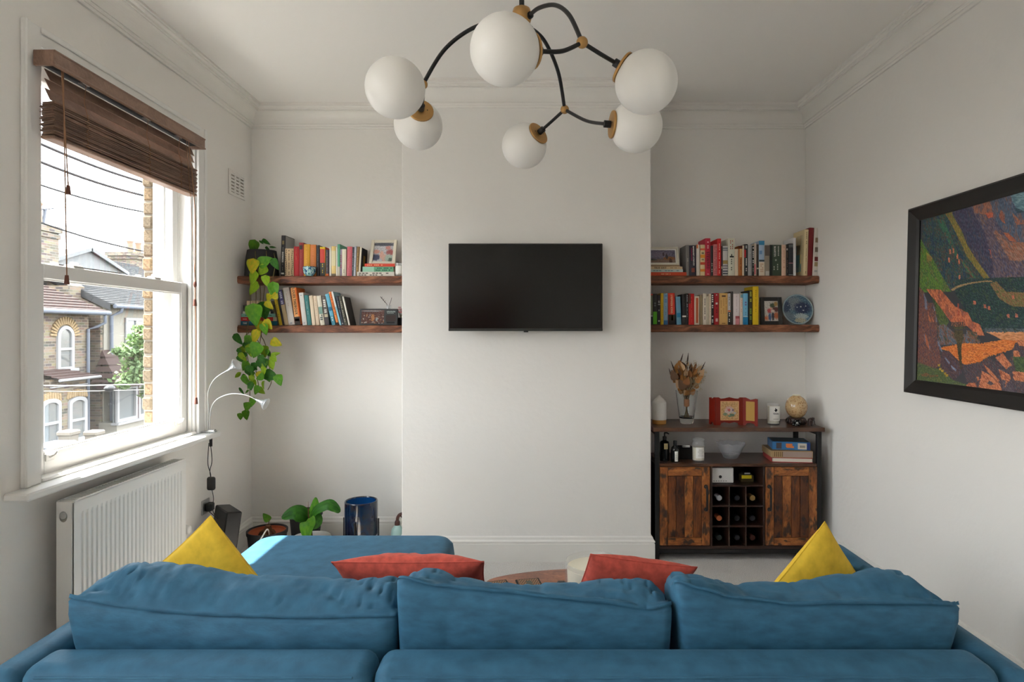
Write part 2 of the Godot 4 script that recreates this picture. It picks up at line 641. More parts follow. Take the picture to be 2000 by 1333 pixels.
func build_room() -> void:
	var wp: Material = M.wall_paint
	var s := Shape.new()
	s.bx(LEFT - 0.24, RIGHT + 0.2, -0.12, 0.0, REAR - 0.2, BACK + 0.2)
	struct("floor", s, M.carpet)
	s = Shape.new()
	s.bx(LEFT - 0.24, RIGHT + 0.2, CEIL, CEIL + 0.15, REAR - 0.2, BACK + 0.2)
	struct("ceiling", s, M.ceiling_paint)
	s = Shape.new()
	s.bx(LEFT - 0.24, RIGHT + 0.2, 0, CEIL, BACK, BACK + 0.2)
	struct("wall_back", s, wp)
	s = Shape.new()
	s.bx(BREAST_L, BREAST_R, 0, CEIL, BREAST, BACK, 0.004)
	struct("wall_chimney_breast", s, wp)
	s = Shape.new()
	s.bx(RIGHT, RIGHT + 0.2, 0, CEIL, REAR, BACK)
	struct("wall_right", s, wp)
	s = Shape.new()
	s.bx(LEFT - 0.24, RIGHT + 0.2, 0, CEIL, REAR - 0.2, REAR)
	struct("wall_front", s, wp)
	# the street wall with its two window openings
	s = Shape.new()
	var xo := LEFT - 0.237
	var y0 := 0.775
	var y1 := 2.41
	s.bx(xo, LEFT, 0, y0, REAR, BACK)
	s.bx(xo, LEFT, y1, CEIL, REAR, BACK)
	s.bx(xo, LEFT, y0, y1, REAR, -1.55)
	s.bx(xo, LEFT, y0, y1, -0.46, 0.12)
	s.bx(xo, LEFT, y0, y1, 1.21, 2.245)
	s.bx(xo, LEFT, y0, y1, 3.335, BACK)
	struct("wall_left", s, wp)
	# cornice and skirting
	var path := [Vector2(RIGHT, REAR), Vector2(LEFT, REAR), Vector2(LEFT, BACK), Vector2(BREAST_L, BACK), Vector2(BREAST_L, BREAST), Vector2(BREAST_R, BREAST), Vector2(BREAST_R, BACK), Vector2(RIGHT, BACK), Vector2(RIGHT, REAR)]
	var prof := [Vector2(0, -0.137), Vector2(0.01, -0.137), Vector2(0.013, -0.131), Vector2(0.013, -0.124), Vector2(0.017, -0.124), Vector2(0.021, -0.119), Vector2(0.021, -0.111), Vector2(0.027, -0.111), Vector2(0.027, -0.104)]
	for k in 9:
		var a := k / 8.0 * PI / 2
		prof.append(Vector2(0.027 + 0.045 * (1.0 - cos(a)), -0.104 + 0.06 * sin(a)))
	prof.append_array([Vector2(0.072, -0.038), Vector2(0.08, -0.038), Vector2(0.08, -0.027), Vector2(0.086, -0.027), Vector2(0.092, -0.021), Vector2(0.092, -0.012), Vector2(0.1, -0.012), Vector2(0.1, 0.0)])
	for j in prof.size():
		prof[j].y += CEIL
	var names := ["front", "left", "alcove_left", "chimney_left", "chimney", "chimney_right", "alcove_right", "right"]
	for k in path.size() - 1:
		s = Shape.new()
		moulding(path, k, prof, s)
		struct("trim_%d" % (k + 1), s, M.trim_paint)
	var skirt := [Vector2(0, 0.0), Vector2(0.02, 0.0), Vector2(0.02, 0.105), Vector2(0.017, 0.108), Vector2(0.017, 0.112), Vector2(0.021, 0.116), Vector2(0.02, 0.122), Vector2(0.012, 0.13), Vector2(0.01, 0.142), Vector2(0.005, 0.148), Vector2(0, 0.148)]
	for k in path.size() - 1:
		s = Shape.new()
		moulding(path, k, skirt, s)
		struct("baseboard_" + names[k], s, M.trim_paint)
	# door in the wall behind the camera
	var dr := struct_node("door_1")
	s = Shape.new()
	s.bx(0.3, 1.12, 0.005, 2.02, REAR - 0.02, REAR + 0.02, 0.003)
	part("door_leaf", s, M.trim_paint, dr)
	for q in [[0.4, 0.67, 0.2, 0.9], [0.75, 1.02, 0.2, 0.9], [0.4, 0.67, 1.05, 1.9], [0.75, 1.02, 1.05, 1.9]]:
		s = Shape.new()
		s.bx(q[0], q[1], q[2], q[3], REAR + 0.015, REAR + 0.028, 0.006)
		part("panel", s, M.trim_paint, dr)
	s = Shape.new()
	s.bx(0.22, 0.3, 0, 2.1, REAR - 0.01, REAR + 0.025, 0.004)
	s.bx(1.12, 1.2, 0, 2.1, REAR - 0.01, REAR + 0.025, 0.004)
	s.bx(0.3, 1.12, 2.02, 2.1, REAR - 0.01, REAR + 0.025, 0.004)
	part("architrave", s, M.trim_paint, dr)
	s = Shape.new()
	s.ball(V(0.36, 1.0, REAR + 0.07), Vector3(0.028, 0.028, 0.028), 16, 10)
	s.tube([V(0.36, 1.0, REAR + 0.02), V(0.36, 1.0, REAR + 0.06)], 0.01)
	part("door_knob", s, M.brass, dr)


func frame_rect(s: Shape, x0: float, x1: float, y0: float, y1: float, d0: float, d1: float, side: float, top: float, bottom: float, b := 0.003) -> void:
	s.bx(x0, x1, y0, y1, d0, d0 + side, b)
	s.bx(x0, x1, y0, y1, d1 - side, d1, b)
	s.bx(x0, x1, y1 - top, y1, d0 + side, d1 - side, b)
	s.bx(x0, x1, y0, y0 + bottom, d0 + side, d1 - side, b)


func build_window(called: String, d0: float, d1: float, near: bool) -> void:
	var wp: Material = M.window_paint
	var w := struct_node(called)
	var x := LEFT
	var s := Shape.new()
	# architrave round the opening
	for q in [[d0 - 0.072, d0 + 0.006], [d1 - 0.006, d1 + 0.072]]:
		s.bx(x, x + 0.016, 0.8, 2.47, q[0], q[1], 0.003)
		s.bx(x + 0.014, x + 0.024, 0.8, 2.47, (q[0] if q[0] < d0 else q[1] - 0.022), (q[0] + 0.022 if q[0] < d0 else q[1]), 0.003)
	s.bx(x, x + 0.016, 2.40, 2.47, d0, d1, 0.003)
	s.bx(x + 0.014, x + 0.024, 2.448, 2.47, d0, d1, 0.003)
	part("architrave", s, wp, w)
	# lining of the opening
	s = Shape.new()
	s.bx(x - 0.13, x, 0.8, 2.41, d0, d0 + 0.02)
	s.bx(x - 0.13, x, 0.8, 2.41, d1 - 0.02, d1)
	s.bx(x - 0.13, x, 2.385, 2.41, d0, d1)
	for q in [d0 + 0.02, d1 - 0.032]:
		s.bx(x - 0.03, x - 0.012, 0.8, 2.385, q, q + 0.012, 0.002)
		s.bx(x - 0.085, x - 0.079, 0.8, 2.385, q, q + 0.014, 0.002)
	part("window_frame", s, wp, w)
	# sill board with a rounded nose
	s = Shape.new()
	s.bx(x, x + 0.088, 0.772, 0.8, d0 - 0.145, d1 + 0.09, 0.006)
	s.bx(x - 0.14, x, 0.772, 0.8, d0, d1)
	s.bx(x - 0.04, x + 0.012, 0.8, 0.815, d0 + 0.02, d1 - 0.02, 0.003)
	part("window_sill", s, wp, w)
	s = Shape.new()
	s.bx(x - 0.3, x - 0.13, 0.73, 0.79, d0 - 0.03, d1 + 0.03, 0.004)
	part("outer_sill", s, wp, w)
	# lower sash, room side
	var sa := d0 + 0.032
	var sb := d1 - 0.03
	s = Shape.new()
	frame_rect(s, x - 0.078, x - 0.036, 0.812, 1.615, sa, sb, 0.05, 0.058, 0.084)
	# glazing bead
	frame_rect(s, x - 0.05, x - 0.042, 0.89, 1.563, sa + 0.046, sb - 0.046, 0.012, 0.012, 0.012, 0.002)
	var lo := part("lower_sash", s, wp, w)
	s = Shape.new()
	s.face([V(x - 0.056, 0.89, sa + 0.045), V(x - 0.056, 1.562, sa + 0.045), V(x - 0.056, 1.562, sb - 0.045), V(x - 0.056, 0.89, sb - 0.045)], Vector3.RIGHT)
	part("pane", s, M.glass, lo)
	# upper sash, street side
	s = Shape.new()
	frame_rect(s, x - 0.125, x - 0.083, 1.56, 2.385, sa, sb, 0.05, 0.06, 0.056)
	var up := part("upper_sash", s, wp, w)
	s = Shape.new()
	s.face([V(x - 0.104, 1.61, sa + 0.045), V(x - 0.104, 2.33, sa + 0.045), V(x - 0.104, 2.33, sb - 0.045), V(x - 0.104, 1.61, sb - 0.045)], Vector3.RIGHT)
	part("pane", s, M.glass, up)
	# sash lifts on the bottom rail and fasteners on the meeting rail
	for dd in [sa + 0.075, sb - 0.09]:
		s = Shape.new()
		s.bx(x - 0.037, x - 0.03, 0.862, 0.888, dd - 0.022, dd + 0.022, 0.002)
		s.tube(curve([V(x - 0.032, 0.88, dd), V(x - 0.012, 0.888, dd), V(x - 0.004, 0.9, dd)], 5), [0.009, 0.0085, 0.008, 0.0075, 0.007, 0.007, 0.0065, 0.006, 0.0055, 0.005, 0.004], 8)
		part("sash_lift", s, M.white_plastic, w)
		s = Shape.new()
		s.bx(x - 0.08, x - 0.04, 1.615, 1.627, dd + (0.16 if dd < (sa + sb) / 2 else -0.16) - 0.03, dd + (0.16 if dd < (sa + sb) / 2 else -0.16) + 0.03, 0.004)
		s.bx(x - 0.07, x - 0.055, 1.627, 1.64, dd + (0.16 if dd < (sa + sb) / 2 else -0.16) - 0.012, dd + (0.16 if dd < (sa + sb) / 2 else -0.16) + 0.025, 0.004)
		part("sash_fastener", s, M.white_plastic, w)
	if not near:
		return
	# outer reveal: painted board, then the brick edge of the wall, brick by brick
	s = Shape.new()
	s.bx(x - 0.182, x - 0.128, 0.79, 2.41, d1 - 0.09, d1)
	s.bx(x - 0.182, x - 0.128, 0.79, 2.41, d0, d0 + 0.012)
	part("reveal_board", s, wp, w)
	var tones := [M.reveal_brick_0, M.reveal_brick_1, M.reveal_brick_2]
	for k in 22:
		var y := 0.79 + k * 0.0738
		s = Shape.new()
		var out := 0.006 * sin(k * 2.4) + (0.005 if k % 2 else 0.0)
		var rows := []
		s.bx(x - 0.238, x - 0.184, y + 0.003, y + 0.071, d1 - 0.094 + out, d1 - 0.002, 0.009)
		var b := part("brick", s, tones[(k * 7 + k / 3) % 3], w)
	s = Shape.new()
	s.bx(x - 0.236, x - 0.184, 0.79, 2.41, d1 - 0.08, d1)
	part("mortar", s, M.mortar, w)


# ---------------------------------------------------------------- across the street
const STREET := -13.0


func F(px: float, py: float, x := STREET) -> Vector3:
	var d := x * FOCAL / (px - 1029.0)
	return P(px, py, d)


func fd(px: float, x := STREET) -> float:
	return x * FOCAL / (px - 1029.0)


# a slab standing in a plane x = const between two distances and heights
func arch_outline(w: float, h: float, rise: float) -> Array:
	var o := [Vector2(-w / 2, 0), Vector2(w / 2, 0)]
	for k in 13:
		var a := PI * k / 12
		o.append(Vector2(cos(a) * w / 2, h - rise + sin(a) * rise))
	return o


func sash_front(house: Node3D, at: Vector3, w: float, h: float, rise: float, label := "") -> void:
	# a sash window facing the street (+x): frame, panes, curtain
	var xf := Transform3D(Basis(Vector3(0, 0, -1), Vector3(0, 1, 0), Vector3(1, 0, 0)), at)
	var s := Shape.new()
	var o := arch_outline(w, h, rise)
	var i := arch_outline(w - 0.2, h - 0.2, rise * (w - 0.2) / w)
	for k in o.size():
		var a: Vector2 = o[k]
		var b: Vector2 = o[(k + 1) % o.size()]
		var a2: Vector2 = i[k] + Vector2(0, 0.1)
		var b2: Vector2 = i[(k + 1) % o.size()] + Vector2(0, 0.1)
		s.face([xf * Vector3(a.x, a.y, 0.06), xf * Vector3(b.x, b.y, 0.06), xf * Vector3(b2.x, b2.y, 0.06), xf * Vector3(a2.x, a2.y, 0.06)], Vector3.RIGHT)
		s.face([xf * Vector3(a2.x, a2.y, 0.06), xf * Vector3(b2.x, b2.y, 0.06), xf * Vector3(b2.x, b2.y, 0.0), xf * Vector3(a2.x, a2.y, 0.0)], xf.basis * Vector3(-(a2 + b2).x, h - (a2 + b2).y, 0))
		s.face([xf * Vector3(a.x, a.y, 0.06), xf * Vector3(b.x, b.y, 0.06), xf * Vector3(b.x, b.y, -0.02), xf * Vector3(a.x, a.y, -0.02)], xf.basis * Vector3((a + b).x, (a + b).y - h, 0))
	s.box(xf * Vector3(0, h * 0.48, 0.03), Vector3(0.06, 0.07, w - 0.16))
	s.box(xf * Vector3(0, 0.0, 0.06), Vector3(0.16, 0.1, w + 0.16), 0.01)
	wpart("window_frame", s, M.house_white, house)
	s = Shape.new()
	s.prism(i, 0.01, xf * Transform3D(Basis(), Vector3(0, 0.1, 0.015)))
	wpart("pane", s, M.house_glass, house)
	s = Shape.new()
	# net curtain in soft folds behind the pane
	var rows := []
	for r in [0.12, h - rise * 0.6]:
		var row := []
		for k in 33:
			row.append(xf * Vector3((k / 32.0 - 0.5) * (w - 0.24), r, -0.03 + 0.018 * sin(k * 1.9)))
		rows.append(row)
	s.grid(rows, false, false, Vector3.RIGHT)
	wpart("curtain", s, M.net_curtain, house)


func build_outside() -> void:
	var g := Shape.new()
	g.bx(-60, LEFT - 0.24, -3.4, -3.2, -40, 80)
	var gr := struct("ground_street", g, M.asphalt)
	# brick house with arched windows
	var a := thing("brick_house", "yellow brick house with arched sash windows seen through the window", "house", V(STREET - 2, -3.2, 16))
	var x := STREET
	var dn := 12.5
	var df := fd(173)
	var eave := 1.9
	var s := Shape.new()
	s.bx(x - 6, x, -3.2, eave, dn, df)
	wpart("wall", s, M.stock_brick, a)
	# hipped roof with tile courses
	var tiles := 28
	var ridge := 4.2
	for k in tiles:
		s = Shape.new()
		var f0 := float(k) / tiles
		var f1 := float(k + 1) / tiles
		var rx0 := x + 0.35 - 3.6 * f0
		var rx1 := x + 0.35 - 3.6 * f1
		var ry0 := eave + 0.02 + (ridge - eave) * f0
		var ry1 := eave + 0.02 + (ridge - eave) * f1
		var e0 := df + 0.3 - 3.3 * f0
		var e1 := df + 0.3 - 3.3 * f1
		var lift := 0.05
		s.face([V(rx0, ry0 + lift, dn), V(rx0, ry0 + lift, e0), V(rx1, ry1, e1), V(rx1, ry1, dn)], Vector3(1, 1, 0))
		s.face([V(rx0, ry0 + lift, dn), V(rx0, ry0 + lift, e0), V(rx0, ry0 - 0.03, e0), V(rx0, ry0 - 0.03, dn)], Vector3(1, 0, 0))
		s.face([V(rx0, ry0 + lift, e0), V(rx1, ry1, e1), V(x - 7.5 , ry1, e1), V(x - 7.5, ry0 + lift, e0)], Vector3(0, 1, -1))
		wpart("tile_course", s, M.red_tile if k % 3 else M.red_tile_2, a)
	s = Shape.new()
	s.tube([V(x + 0.42, eave - 0.02, dn), V(x + 0.42, eave - 0.02, df + 0.3)], 0.07, 8)
	s.tube([V(x + 0.06, -3.2, df - 0.1), V(x + 0.06, eave - 0.5, df - 0.1), V(x + 0.2, eave - 0.42, df + 0.1), V(x + 0.4, eave - 0.3, df + 0.14), V(x + 0.4, eave - 0.02, df + 0.14)], 0.045, 8)
	wpart("gutter", s, M.lead_grey, a)
	var p := F(126, 724)
	sash_front(a, Vector3(x, p.y, p.z), 0.62, 1.26, 0.3)
	for q in [[97, 872], [150, 862]]:
		p = F(q[0], q[1], x + 0.5)
		sash_front(a, Vector3(x + 0.5, p.y, p.z), 0.68, 1.24, 0.16)
	# arched heads of rubbed brick
	p = F(126, 724)
	for k in 17:
		var an := PI * (k + 0.5) / 17
		s = Shape.new()
		s.box(Vector3(x + 0.02, p.y + 0.96 + sin(an) * 0.44, p.z - cos(an) * 0.44), Vector3(0.06, 0.22, 0.062), 0.01, Basis(Vector3.RIGHT, an - PI / 2))
		wpart("arch_brick", s, M.stock_brick_pale, a)
	# bay with its own tiled roof
	s = Shape.new()
	var b0 := fd(60)
	var b1 := fd(168, x + 0.5)
	s.bx(x, x + 0.5, -3.2, 0.06, b0, b1)
	wpart("bay_wall", s, M.stock_brick, a)
	for q in [97.0, 150.0]:
		p = F(q, 800, x + 0.5)
		for k in 9:
			var u := (k - 4) * 0.085
			s = Shape.new()
			s.box(Vector3(x + 0.51, -0.36 - absf(u) * 0.16, p.z - u), Vector3(0.05, 0.2, 0.07), 0.008, Basis(Vector3.RIGHT, u * 0.55))
			wpart("arch_brick", s, M.stock_brick_pale, a)
	for k in 4:
		s = Shape.new()
		var f0 := k / 4.0
		var f1 := (k + 1) / 4.0
		var xa := x + 0.72 - 0.72 * f0
		var xb := x + 0.72 - 0.72 * f1
		var ya := 0.06 + 0.24 * f0
		var yb := 0.06 + 0.24 * f1
		s.face([V(xa, ya + 0.04, b0), V(xa, ya + 0.04, b1 + 0.22 - 0.5 * f0), V(xb, yb, b1 + 0.22 - 0.5 * f1), V(xb, yb, b0)], Vector3(1, 1, 0))
		s.face([V(xa, ya + 0.04, b0), V(xa, ya + 0.04, b1 + 0.22 - 0.5 * f0), V(xa, ya - 0.02, b1 + 0.22 - 0.5 * f0), V(xa, ya - 0.02, b0)], Vector3(1, 0, 0))
		s.face([V(xa, ya + 0.04, b1 + 0.22 - 0.5 * f0), V(xb, yb, b1 + 0.22 - 0.5 * f1), V(x, yb, b1 + 0.22 - 0.5 * f1), V(x, ya + 0.04, b1 + 0.22 - 0.5 * f0)], Vector3(0, 1, -1))
		wpart("tile_course", s, M.brown_tile, a)
	s = Shape.new()
	s.tube([V(x + 0.76, 0.04, b0), V(x + 0.76, 0.04, b1 + 0.22)], 0.04, 8)
	s.bx(x + 0.48, x + 0.56, -0.16, -0.13, b0, b1)
	wpart("bay_gutter", s, M.house_white, a)
	# passage between the two houses: brick flank wall and grey gate
	var x2 := x - 0.6
	var fl := thing("flank_wall", "shaded brick side wall between the brick house and cream house", "wall", V(x2 - 0.2, -3.2, 18.4))
	s = Shape.new()
	var c0 := df
	var c1 := fd(203, x)
	s.bx(x2 - 5, x2, -3.2, 2.7, c0, c1)
	var tri_ := [V(x2, 2.7, c0), V(x2, 2.7, c1), V(x2 - 3.5, 5.0, c1), V(x2 - 3.5, 5.0, c0 - 1.0)]
	s.face(tri_, Vector3(1, 1, 0))
	wpart("brickwork", s, M.stock_brick_dark, fl)
	var gt := thing("side_gate", "tall blue-grey boarded gate in the passage between the houses", "gate", V(x2 + 0.2, -3.2, 18.2))
	for k in 7:
		s = Shape.new()
		var w := (c1 - c0) / 7
		s.bx(x2 + 0.14, x2 + 0.2, -3.2, 0.0 + 0.02 * (k % 2), c0 + k * w + 0.012, c0 + (k + 1) * w - 0.012, 0.01)
		wpart("board", s, M.gate_grey, gt)
	# cream rendered house
	var c := thing("cream_house", "cream rendered house with slate roof beyond the brick house", "house", V(x - 2, -3.2, 21))
	var e2 := 2.17
	var cd := 26.5
	s = Shape.new()
	s.bx(x - 6, x, -3.2, e2, c1, cd)
	wpart("wall", s, M.cream_render, c)
	s = Shape.new()
	s.bx(x - 6, x - 0.04, -3.2, e2 - 0.1, c1 - 0.1, c1)
	s.prism([Vector2(0.0, e2 - 0.1), Vector2(-6.0, e2 - 0.1), Vector2(-4.4, e2 + 1.85), Vector2(-4.0, e2 + 1.85)], 0.1, Transform3D(Basis(), V(x - 0.04, 0, c1 - 0.05)))
	wpart("side_wall", s, M.stock_brick_dark, c)
	var n := 32
	for k in n:
		s = Shape.new()
		var f0 := float(k) / n
		var f1 := float(k + 1) / n
		var xa := x + 0.3 - 4.3 * f0
		var xb := x + 0.3 - 4.3 * f1
		var ya := e2 + 2.05 * f0
		var yb := e2 + 2.05 * f1
		s.face([V(xa, ya + 0.035, c1 - 0.15), V(xa, ya + 0.035, cd), V(xb, yb, cd), V(xb, yb, c1 - 0.15)], Vector3(1, 1, 0))
		s.face([V(xa, ya + 0.035, c1 - 0.15), V(xa, ya + 0.035, cd), V(xa, ya - 0.01, cd), V(xa, ya - 0.01, c1 - 0.15)], Vector3(1, 0, 0))
		s.face([V(xa, ya + 0.035, c1 - 0.15), V(xb, yb, c1 - 0.15), V(xb, yb - 0.2, c1 - 0.15), V(xa, ya - 0.2, c1 - 0.15)], Vector3(0, 0, 1))
		wpart("slate_course", s, M.slate if k % 2 else M.slate_2, c)
	s = Shape.new()
	s.tube([V(x + 0.34, e2 - 0.06, c1), V(x + 0.34, e2 - 0.06, cd)], 0.07, 8)
	var dp := fd(213)
	s.tube([V(x + 0.34, e2 - 0.06, dp + 0.1), V(x + 0.32, e2 - 0.22, dp + 0.1), V(x + 0.08, e2 - 0.36, dp), V(x + 0.08, -3.2, dp)], 0.055, 8)
	wpart("gutter", s, M.lead_grey, c)
	# upper casement
	var w0 := fd(243)
	var w1 := fd(286)
	var pt := F(245, 621)
	var pb := F(245, 679)
	s = Shape.new()
	frame_rect(s, x - 0.02, x + 0.06, pb.y, pt.y, w0, w1, 0.09, 0.09, 0.1)
	s.bx(x - 0.02, x + 0.05, pb.y, pt.y, (w0 + w1) / 2 - 0.05, (w0 + w1) / 2 + 0.05)
	var cf := wpart("window_frame", s, M.house_white, c)
	s = Shape.new()
	s.bx(x - 0.01, x + 0.012, pb.y, pt.y, w0, w1)
	wpart("pane", s, M.house_glass_dark, c)
	# lower bay
	s = Shape.new()
	var l0 := fd(228, x + 0.55)
	s.bx(x, x + 0.55, -3.2, -1.45, l0, l0 + 2.6)
	wpart("bay_wall", s, M.cream_render, c)
	s = Shape.new()
	frame_rect(s, x + 0.46, x + 0.56, -1.45, -0.38, l0 + 0.03, l0 + 1.0, 0.09, 0.08, 0.1)
	frame_rect(s, x + 0.46, x + 0.56, -1.45, -0.38, l0 + 1.06, l0 + 2.1, 0.09, 0.08, 0.1)
	s.bx(x + 0.4, x + 0.64, -1.52, -1.45, l0 - 0.05, l0 + 2.6)
	wpart("window_frame", s, M.house_white, c)
	s = Shape.new()
	s.bx(x + 0.4, x + 0.48, -1.45, -0.38, l0 + 0.03, l0 + 2.5)
	wpart("pane", s, M.house_glass_dark, c)
	s = Shape.new()
	s.bx(x + 0.38, x + 0.54, -1.45, -0.3, l0 + 0.99, l0 + 1.07)
	s.bx(x, x + 0.6, -0.4, -0.26, l0 - 0.1, l0 + 2.6)
	wpart("bay_post", s, M.oxide_red, c)
	for k in 5:
		s = Shape.new()
		var f0 := k / 5.0
		var f1 := (k + 1) / 5.0
		var xa := x + 0.85 - 0.85 * f0
		var xb := x + 0.85 - 0.85 * f1
		var ya := -0.24 + 1.0 * pow(f0, 1.3)
		var yb := -0.24 + 1.0 * pow(f1, 1.3)
		s.face([V(xa, ya + 0.05, l0 - 0.35 + 0.5 * f0), V(xa, ya + 0.05, l0 + 2.6), V(xb, yb, l0 + 2.6), V(xb, yb, l0 - 0.35 + 0.5 * f1)], Vector3(1, 1, 0))
		s.face([V(xa, ya + 0.05, l0 - 0.35 + 0.5 * f0), V(xb, yb, l0 - 0.35 + 0.5 * f1), V(x, yb, l0 - 0.35 + 0.5 * f1), V(x, ya + 0.05, l0 - 0.35 + 0.5 * f0)], Vector3(0, 1, 1))
		s.face([V(xa, ya + 0.05, l0 - 0.35 + 0.5 * f0), V(xa, ya + 0.05, l0 + 2.6), V(xa, ya - 0.02, l0 + 2.6), V(xa, ya - 0.02, l0 - 0.35 + 0.5 * f0)], Vector3(1, 0, 0))
		wpart("tile_course", s, M.red_tile, c)
	# roofs and chimneys further back
	var rb := thing("gabled_roof", "grey slate roof with a small gable behind the brick house", "roof", V(x - 10, -3.2, 27))
	s = Shape.new()
	var xr := x - 9.0
	s.bx(xr - 4, xr - 1, -3.2, 4.0, 20, 34)
	wpart("wall", s, M.stock_brick, rb)
	for k in 20:
		s = Shape.new()
		var f0 := k / 20.0
		var f1 := (k + 1) / 20.0
		s.face([V(xr - 3.5 * f0, 3.0 + 2.05 * f0 + 0.04, 20), V(xr - 3.5 * f0, 3.0 + 2.05 * f0 + 0.04, 40), V(xr - 3.5 * f1, 3.0 + 2.05 * f1, 40), V(xr - 3.5 * f1, 3.0 + 2.05 * f1, 20)], Vector3(1, 1, 0))
		s.face([V(xr - 3.5 * f0, 3.0 + 2.05 * f0 + 0.04, 20), V(xr - 3.5 * f0, 3.0 + 2.05 * f0 + 0.04, 40), V(xr - 3.5 * f0, 3.0 + 2.05 * f0 - 0.02, 40), V(xr - 3.5 * f0, 3.0 + 2.05 * f0 - 0.02, 20)], Vector3(1, 0, 0))
		wpart("slate_course", s, M.slate_2 if k % 2 else M.slate, rb)
	# gable: a pitched dormer facing the street
	var ap := F(172, 487, x - 2.2)
	s = Shape.new()
	var gz := -ap.z
	for sg in [-1.0, 1.0]:
		s.face([V(x - 2.1, ap.y, gz), V(x - 5.0, ap.y, gz), V(x - 5.0, ap.y - 0.66, gz + sg * 1.95), V(x - 2.1, ap.y - 0.66, gz + sg * 1.95)], Vector3(0, 1, -sg))
	wpart("gable_roof", s, M.slate, rb)
	s = Shape.new()
	s.face([V(x - 2.2, ap.y - 0.04, gz), V(x - 2.2, ap.y - 0.66, gz - 1.85), V(x - 2.2, ap.y - 0.66, gz + 1.85)], Vector3.RIGHT)
	wpart("gable_wall", s, M.pale_board, rb)
	s = Shape.new()
	for sg in [-1.0, 1.0]:
		s.box(V(x - 2.08, ap.y - 0.33, gz + sg * 0.975), Vector3(0.06, 0.12, 2.1), 0.0, Basis(Vector3.RIGHT, -sg * atan2(0.66, 1.95)))
	wpart("bargeboard", s, M.pale_board, rb)
	# chimneys
	chimney(rb, F(262, 497, x - 9.0), 1.9, 1.2, 2)
	chimney(a, F(70, 440, x - 2.0), 0.9, 2.6, 1)
	s = Shape.new()
	s.tube([F(80, 458, x - 2.0), F(84, 436, x - 2.0), F(88, 409, x - 2.0)], 0.05, 6)
	s.tube([F(66, 411, x - 2.0), F(104, 406, x - 2.0)], 0.04, 6)
	for k in 6:
		var q := F(70 + k * 6, 410 - k * 0.7, x - 2.0)
		s.tube([q + Vector3(-0.2, 0, 0), q + Vector3(0.2, 0, 0)], 0.012, 5)
	wpart("tv_aerial", s, M.lead_grey, a)
	# overhead wires
	var lines := [[64, 270, 280, 352], [64, 306, 280, 378], [64, 352, 280, 410], [64, 425, 280, 487], [64, 196, 280, 310], [64, 216, 280, 335]]
	var wl := ["lowest-sagging dark telephone wire just under the raised blind", "dark telephone wire second below the raised blind", "thin grey wire crossing the sky at mid height of the upper pane", "lowest thin wire in the sky running down to the clay chimney pots", "dark wire crossing behind the left end of the raised blind", "dark wire just above the bottom of the raised blind"]
	for k in lines.size():
		var q: Array = lines[k]
		var p0 := P(q[0] - 60, q[1] - (q[3] - q[1]) * 60.0 / 216.0, 7.0)
		var p1 := P(q[2] + 40, q[3] + (q[3] - q[1]) * 40.0 / 216.0, 9.6)
		var pts := []
		for j in 13:
			var f := j / 12.0
			pts.append(p0.lerp(p1, f) + Vector3(0, -0.06 * sin(PI * f), 0))
		s = Shape.new()
		s.tube(pts, 0.018 if k < 2 else 0.012, 5)
		var o := part(numbered("telephone_wire"), s, M.wire, self)
		tag(o, wl[k], "wire", "overhead wires")
	for k in 2:
		var yy: float = [754.0, 765.0][k]
		s = Shape.new()
		s.tube([P(0, yy - 1, 8), P(150, yy, 9), P(320, yy - 4, 10)], [0.008, 0.004][k], 5)
		var o := part(numbered("low_wire"), s, M.wire_pale, self)
		tag(o, ["thicker pale wire crossing low before both houses", "thinner pale wire just below the thicker one across the houses"][k], "wire", "low wires")
	s = Shape.new()
	s.ball(P(214, 759, 9.35), Vector3(0.07, 0.05, 0.09), 12, 8)
	tag(part("wire_junction", s, M.black_plastic, self), "small black junction box hanging on the low pale wire", "junction box")
	# garden walls, bin
	var gw := thing("garden_wall", "low red-brown brick garden wall in front of cream house", "wall", V(x + 2.2, -3.2, 21))
	s = Shape.new()
	s.bx(x + 2.0, x + 2.25, -3.2, -1.95, fd(205, x + 2.2), 26)
	wpart("brickwork", s, M.brown_tile, gw)
	for q in [[184, "pale stone gate pier near the foot of the grey gate"], [134, "pale stone gate pier below the arched ground floor windows"]]:
		var gp := F(q[0], 846, x + 2.5)
		s = Shape.new()
		s.box(Vector3(gp.x, -2.6, gp.z), Vector3(0.28, 1.2, 0.28), 0.02)
		s.box(Vector3(gp.x, gp.y, gp.z), Vector3(0.34, 0.12, 0.34), 0.03)
		s.box(Vector3(gp.x, (gp.y - 3.2) / 2, gp.z), Vector3(0.28, gp.y + 3.2, 0.28), 0.02)
		tag(part(numbered("gate_pier"), s, M.stone_pale, self), q[1], "pier", "gate piers")
	var bp := F(110, 866, x + 2.6)
	s = Shape.new()
	s.box(Vector3(bp.x, -2.5, bp.z), Vector3(0.5, 1.4, 0.55), 0.05)
	s.box(Vector3(bp.x, bp.y - 0.05, bp.z), Vector3(0.58, 0.14, 0.65), 0.06)
	s.box(Vector3(bp.x, (bp.y - 3.2) / 2, bp.z), Vector3(0.5, bp.y + 3.0, 0.55), 0.05)
	tag(part("wheelie_bin", s, M.bin_grey, self), "grey wheelie bin under the arched ground floor window", "bin")
	# tree before the cream house
	var tr := thing("street_tree", "light green leafy tree in front of the cream house", "tree", V(x + 1.6, -3.2, 21.3))
	s = Shape.new()
	s.tube(curve([V(x + 1.6, -3.2, 21.6), V(x + 1.6, -1.2, 21.6), V(x + 1.7, 0.2, 21.2), V(x + 1.7, 1.0, 21.0)], 4), 0.09, 8)
	for q in [[232, 690], [250, 720], [270, 650], [262, 745]]:
		s.tube([V(x + 1.65, -0.6, 21.5), F(q[0], q[1], x + 1.7)], 0.03, 6)
